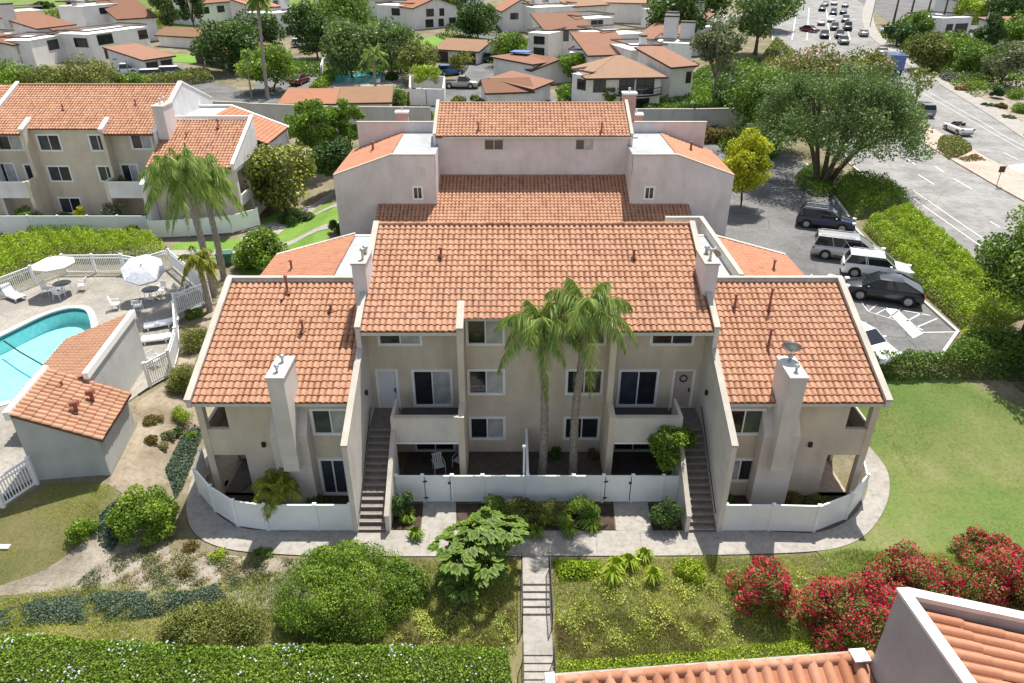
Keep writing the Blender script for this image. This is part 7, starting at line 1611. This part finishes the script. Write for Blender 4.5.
def car(label, x, y, yaw, kind, paint, far=False, name='parked_car', group=None, z=None):
    L, W, H, wr, top, gb, gt, belt = KINDS[kind]
    zz = terrain(x, y) + .045 if z is None else z
    T = thing(name, label, 'car' if kind != 'pickup' else 'pickup truck', (x, y, zz), R(yaw), group)
    hw = W / 2; X = lambda f: (f - .5) * L
    m = MB(); rings = []
    tops = list(top)
    def wid(f): return hw * (1 - .16 * max(0, abs(f - .5) * 2 - .72) ** 1.3 / .28 ** 1.3)
    zb = .22; vs = []; fs = []
    for f, zt in tops:
        w = wid(f); zl = zb + (.10 if f in (0, 1) else 0)
        vs += [(X(f), -w * .80, zt), (X(f), -w * .96, zt - .07), (X(f), -w, zt - .30), (X(f), -w * .985, zl + .16), (X(f), -w * .9, zl), (X(f), w * .9, zl), (X(f), w * .985, zl + .16), (X(f), w, zt - .30), (X(f), w * .96, zt - .07), (X(f), w * .80, zt)]
    k = 10
    for i in range(len(tops) - 1):
        for j in range(k): fs.append((i * k + j, (i + 1) * k + j, (i + 1) * k + (j + 1) % k, i * k + (j + 1) % k))
    fs.append(tuple(range(k))); fs.append(tuple(range((len(tops) - 1) * k + k - 1, (len(tops) - 1) * k - 1, -1)))
    m.add(vs, fs, .5, True)
    body = m.build('body', paint, T)
    wf, wrr = .79, .19
    for f in (wf, wrr):
        for s in (-1, 1):
            w = MB(); yy = s * (hw - .10)
            def ring(r, y): return [(X(f) + r * math.cos(a), y, wr + r * math.sin(a)) for a in [2 * math.pi * q / 18 for q in range(18)]]
            A, B_, C = ring(wr, yy - .11), ring(wr, yy + .11), ring(wr * .66, yy + s * .115)
            w.add(A + B_, [(q, (q + 1) % 18, 18 + (q + 1) % 18, 18 + q) for q in range(18)], .5, True); w.add(A, [tuple(range(18))]); w.add(B_, [tuple(range(17, -1, -1))])
            wo = w.build('wheel', 'tyre', T)
            r = MB(); r.add(C, [tuple(range(18))]); r.build('rim', 'rim', wo)
            ar = MB(); A2 = [(X(f) + (wr + .07) * math.cos(a), s * (hw + .003), wr + .02 + (wr + .07) * math.sin(a)) for a in [math.pi * q / 12 for q in range(13)]]
            ar.add(A2 + [(X(f) - wr - .07, s * (hw + .003), .24), (X(f) + wr + .07, s * (hw + .003), .24)], [tuple(range(15))]); ar.build('wheel_arch', 'tyre', T)
    zt = H
    if kind != 'convertible':
        gw0, gw1 = hw * .93, hw * .74
        q = MB(); b0, b1, t0, t1 = X(gb[0]), X(gb[1]), X(gt[0]), X(gt[1])
        V = [(b0, -gw0 * .94, belt), (b1, -gw0 * .94, belt), (b1, gw0 * .94, belt), (b0, gw0 * .94, belt), (t0, -gw1, zt - .05), (t1, -gw1, zt - .05), (t1, gw1, zt - .05), (t0, gw1, zt - .05)]
        q.add(V, [(0, 1, 5, 4), (1, 2, 6, 5), (2, 3, 7, 6), (3, 0, 4, 7), (4, 5, 6, 7)]); q.build('window', 'car_glass', T)
        r = MB(); r.add([(t0 - .05, -gw1 - .02, zt - .06), (t1 + .05, -gw1 - .02, zt - .06), (t1 + .05, gw1 + .02, zt - .06), (t0 - .05, gw1 + .02, zt - .06), (t0 + .08, -gw1 * .8, zt), (t1 - .06, -gw1 * .8, zt), (t1 - .06, gw1 * .8, zt), (t0 + .08, gw1 * .8, zt)], [(0, 1, 5, 4), (1, 2, 6, 5), (2, 3, 7, 6), (3, 0, 4, 7), (4, 5, 6, 7)], .5, True); r.build('roof', paint, T)
        if not far:
            for s in (-1, 1):
                p = MB()
                p.tube([(b1 + .02, s * gw0 * .93, belt - .02), (t1 + .02, s * gw1, zt - .04)], .032, 6); p.tube([(b0 - .02, s * gw0 * .93, belt - .02), (t0 - .02, s * gw1, zt - .04)], .05, 6)
                for fr in ((.42, .46) if kind != 'minivan' else (.33, .62)):
                    p.tube([(b0 + (b1 - b0) * fr, s * gw0 * .945, belt - .02), (t0 + (t1 - t0) * fr, s * (gw1 + .01), zt - .04)], .026, 6)
                p.build('pillar', paint if kind != 'crossover' else 'paint_black', T)
                p = MB(); p.obox((X(gb[1]) - .35, s * (hw + .08), belt + .06), (.16, .22, .15)); p.build('mirror', paint, T, bevel=.03)
                if kind in ('minivan', 'suv'): p = MB(); p.tube([(t0 + .1, s * gw1 * .85, zt + .05), (t1 - .3, s * gw1 * .85, zt + .05)], .025, 6); p.build('roof_rail', 'grey_metal', T)
                p = MB(); p.box(X(.30), X(.70), s * hw * 1.002 - .004, s * hw * 1.002 + .004, .36, .42); p.build('sill_trim', 'tyre', T)
    else:
        p = MB(); p.box(X(.26), X(.62), -hw * .72, hw * .72, .80, .925); p.build('cockpit', 'seat_dark', T)
        for s in (-1, 1): p = MB(); p.obox((X(.46), s * .38, 1.0), (.16, .5, .5), ry=R(-12)); p.build('seat', 'seat_dark', T, bevel=.05)
        p = MB(); p.add([(X(.69), -hw * .8, .9), (X(.69), hw * .8, .9), (X(.60), hw * .66, 1.28), (X(.60), -hw * .66, 1.28)], [(0, 1, 2, 3)]); p.build('windscreen', 'car_glass', T)
        p = MB(); p.box(X(.10), X(.25), -hw * .7, hw * .7, .90, .97); p.build('folded_top', 'paint_grey', T)
    if kind == 'pickup': p = MB(); p.box(X(.03), X(.39), -hw * .78, hw * .78, 1.0, 1.075); p.build('bed', 'tyre', T)
    for s in (-1, 1):
        p = MB(); p.obox((X(.965), s * hw * .70, .70 if kind in ('sedan', 'convertible') else .78), (.28, .34, .13), s * -.35); p.build('headlight', 'headlight', T)
        p = MB(); p.obox((X(.012), s * hw * .76, .82), (.08, .30, .16)); p.build('tail_light', 'tail_red', T)
    p = MB(); p.box(X(.004) - .02, X(.004), -.26, .26, .50, .62); p.build('number_plate', 'trim', T)
    return T
car('dark navy car parked farthest up the lot in the tree shade', 26.0, 56.4, -24, 'suv', 'paint_navy')
car('silver minivan parked between the navy car and the white crossover', 25.1, 49.7, -21, 'minivan', 'paint_silver')
car('white crossover parked between the silver minivan and the black car', 25.7, 46.4, -20, 'suv', 'paint_carwhite')
car('glossy black car parked beside the hatched bay', 24.5, 42.7, 158, 'crossover', 'paint_black')
car('white sedan half hidden by the right wing roof', 20.0, 35.9, -66, 'sedan', 'paint_carwhite')
def street_car(label, u, v, kind, paint, away=True, dyaw=0, grp=None):
    x, y, z = g(u, v)
    best = min(range(len(FAR_S) - 1), key=lambda i: (FAR_S[i][1] - y) ** 2); dx, dy = FAR_S[best + 1][0] - FAR_S[best][0], FAR_S[best + 1][1] - FAR_S[best][1]
    yaw = math.degrees(math.atan2(dy, dx)); car(label, x, y, yaw + (0 if away else 180) + dyaw, kind, paint, True, 'car_in_traffic', grp, z + .05)
street_car('white convertible with open top driving beside the brick median', 957, 133, 'convertible', 'paint_carwhite', True, 12)
street_car('grey suv driving beside the upper end of the median', 923, 115, 'suv', 'paint_grey'); street_car('silver sedan driving behind the blue truck', 881, 55, 'sedan', 'paint_silver'); street_car('silver sedan leaving the junction', 863, 36, 'sedan', 'paint_silver')
Q = [(825, 6, 'sedan', 'paint_grey', 'grey sedan at the very top of the left queue lane'), (822, 11, 'suv', 'paint_black', 'black car second from the top of the left queue lane'), (821, 25, 'sedan', 'paint_silver', 'silver sedan in the left queue lane before the crossing line'), (824, 38, 'suv', 'paint_black', 'black suv at the head of the left queue lane'),
     (834, 5, 'sedan', 'paint_carwhite', 'white sedan at the very top of the middle queue lane'), (833, 15, 'suv', 'paint_navy', 'dark suv in the upper middle queue lane'), (831, 22, 'sedan', 'paint_carwhite', 'white sedan in the middle queue lane'), (834, 30, 'suv', 'paint_black', 'black suv in the middle queue lane behind the leading one'), (839, 38, 'suv', 'paint_black', 'black suv at the head of the middle queue lane'),
     (845, 7, 'sedan', 'paint_silver', 'silver sedan at the very top of the right queue lane'), (843, 14, 'sedan', 'paint_navy', 'dark sedan in the upper right queue lane'), (845, 22, 'suv', 'paint_grey', 'grey suv in the right queue lane'), (847, 30, 'pickup', 'paint_black', 'black pickup in the right queue lane'), (843, 44, 'suv', 'paint_grey', 'grey suv at the head of the right queue lane')]
for u, v, k, p, lab in Q: street_car(lab, u, v, k, p, False, 0, 'cars queuing at the far junction')
street_car('reddish car turning left of the queue', 809, 32, 'sedan', 'paint_burgundy', False, 50)
def bgcar(label, u, v, yaw, kind, paint):
    x, y, z = g(u, v); car(label, x, y, yaw, kind, paint, True, 'parked_car', None, z + .06)
bgcar('white pickup parked against the white garage wall, upper left', 124, 75, 20, 'pickup', 'paint_carwhite'); bgcar('white sedan left of the white minivans before the garage', 143, 85, 15, 'sedan', 'paint_carwhite'); bgcar('white minivan in front of the left garage door', 157, 80, 15, 'minivan', 'paint_carwhite'); bgcar('white minivan in front of the right garage door', 176, 77, 15, 'minivan', 'paint_carwhite')
bgcar('white suv parked by the white two storey villa', 303, 47, 10, 'suv', 'paint_carwhite'); bgcar('black car parked beside the white suv under the trees', 313, 51, 10, 'sedan', 'paint_black'); bgcar('burgundy car on the road near the fan palm', 300, 84, 80, 'sedan', 'paint_burgundy')
bgcar('bright blue car parked before the tan roofed garage', 451, 75, 20, 'suv', 'paint_blue'); bgcar('silver pickup parked below the bright blue car', 461, 88, -5, 'pickup', 'paint_beige'); bgcar('dark teal car beside the white gable of the tan roofed garage', 494, 62, 15, 'suv', 'paint_teal'); bgcar('white van far up the drive at the top centre', 472, 22, 20, 'minivan', 'paint_carwhite')
bgcar('silver car in the side car park by the tall eucalyptus', 889, 33, 10, 'sedan', 'paint_silver'); bgcar('dark car in the far car park behind the trees', 930, 46, 10, 'sedan', 'paint_navy'); bgcar('white car in the far car park behind the trees', 945, 46, 10, 'sedan', 'paint_carwhite')
# blue box truck
def truck():
    x, y, z = g(891, 73); T = thing('box_truck', 'blue truck with pale box body on the street near the far sidewalk', 'truck', (x, y, z + .05), R(72))
    m = MB(); m.box(-4.0, 1.0, -1.2, 1.2, .9, 3.3); m.build('cargo_box', 'paint_truckblue', T, bevel=.05)
    m = MB(); m.xprism([(-1.1, .5), (1.1, .5), (1.1, 1.6), (.95, 2.6), (-.95, 2.6), (-1.1, 1.6)], 1.15, 2.6); m.box(2.6, 3.3, -1.05, 1.05, .5, 1.5); m.build('cab', 'paint_truckblue', T, bevel=.06)
    m = MB(); m.add([(2.61, -.95, 1.6), (2.61, .95, 1.6), (2.61, .85, 2.45), (2.61, -.85, 2.45)], [(0, 1, 2, 3)]); m.build('windscreen', 'car_glass', T)
    m = MB(); m.box(-4.06, -4.0, -1.1, 1.1, 1.0, 3.2); m.build('rear_door', 'paint_truckblue', T)
    for xx in (-2.8, 2.3):
        for s in (-1, 1):
            w = MB(); r = [(xx + .48 * math.cos(a), s * 1.0 + d, .48 + .48 * math.sin(a)) for d in (-.15, .15) for a in [2 * math.pi * q / 16 for q in range(16)]]
            w.add(r, [(q, (q + 1) % 16, 16 + (q + 1) % 16, 16 + q) for q in range(16)] + [tuple(range(16)), tuple(range(31, 15, -1))], .5, True); w.build('wheel', 'tyre', T)
truck()
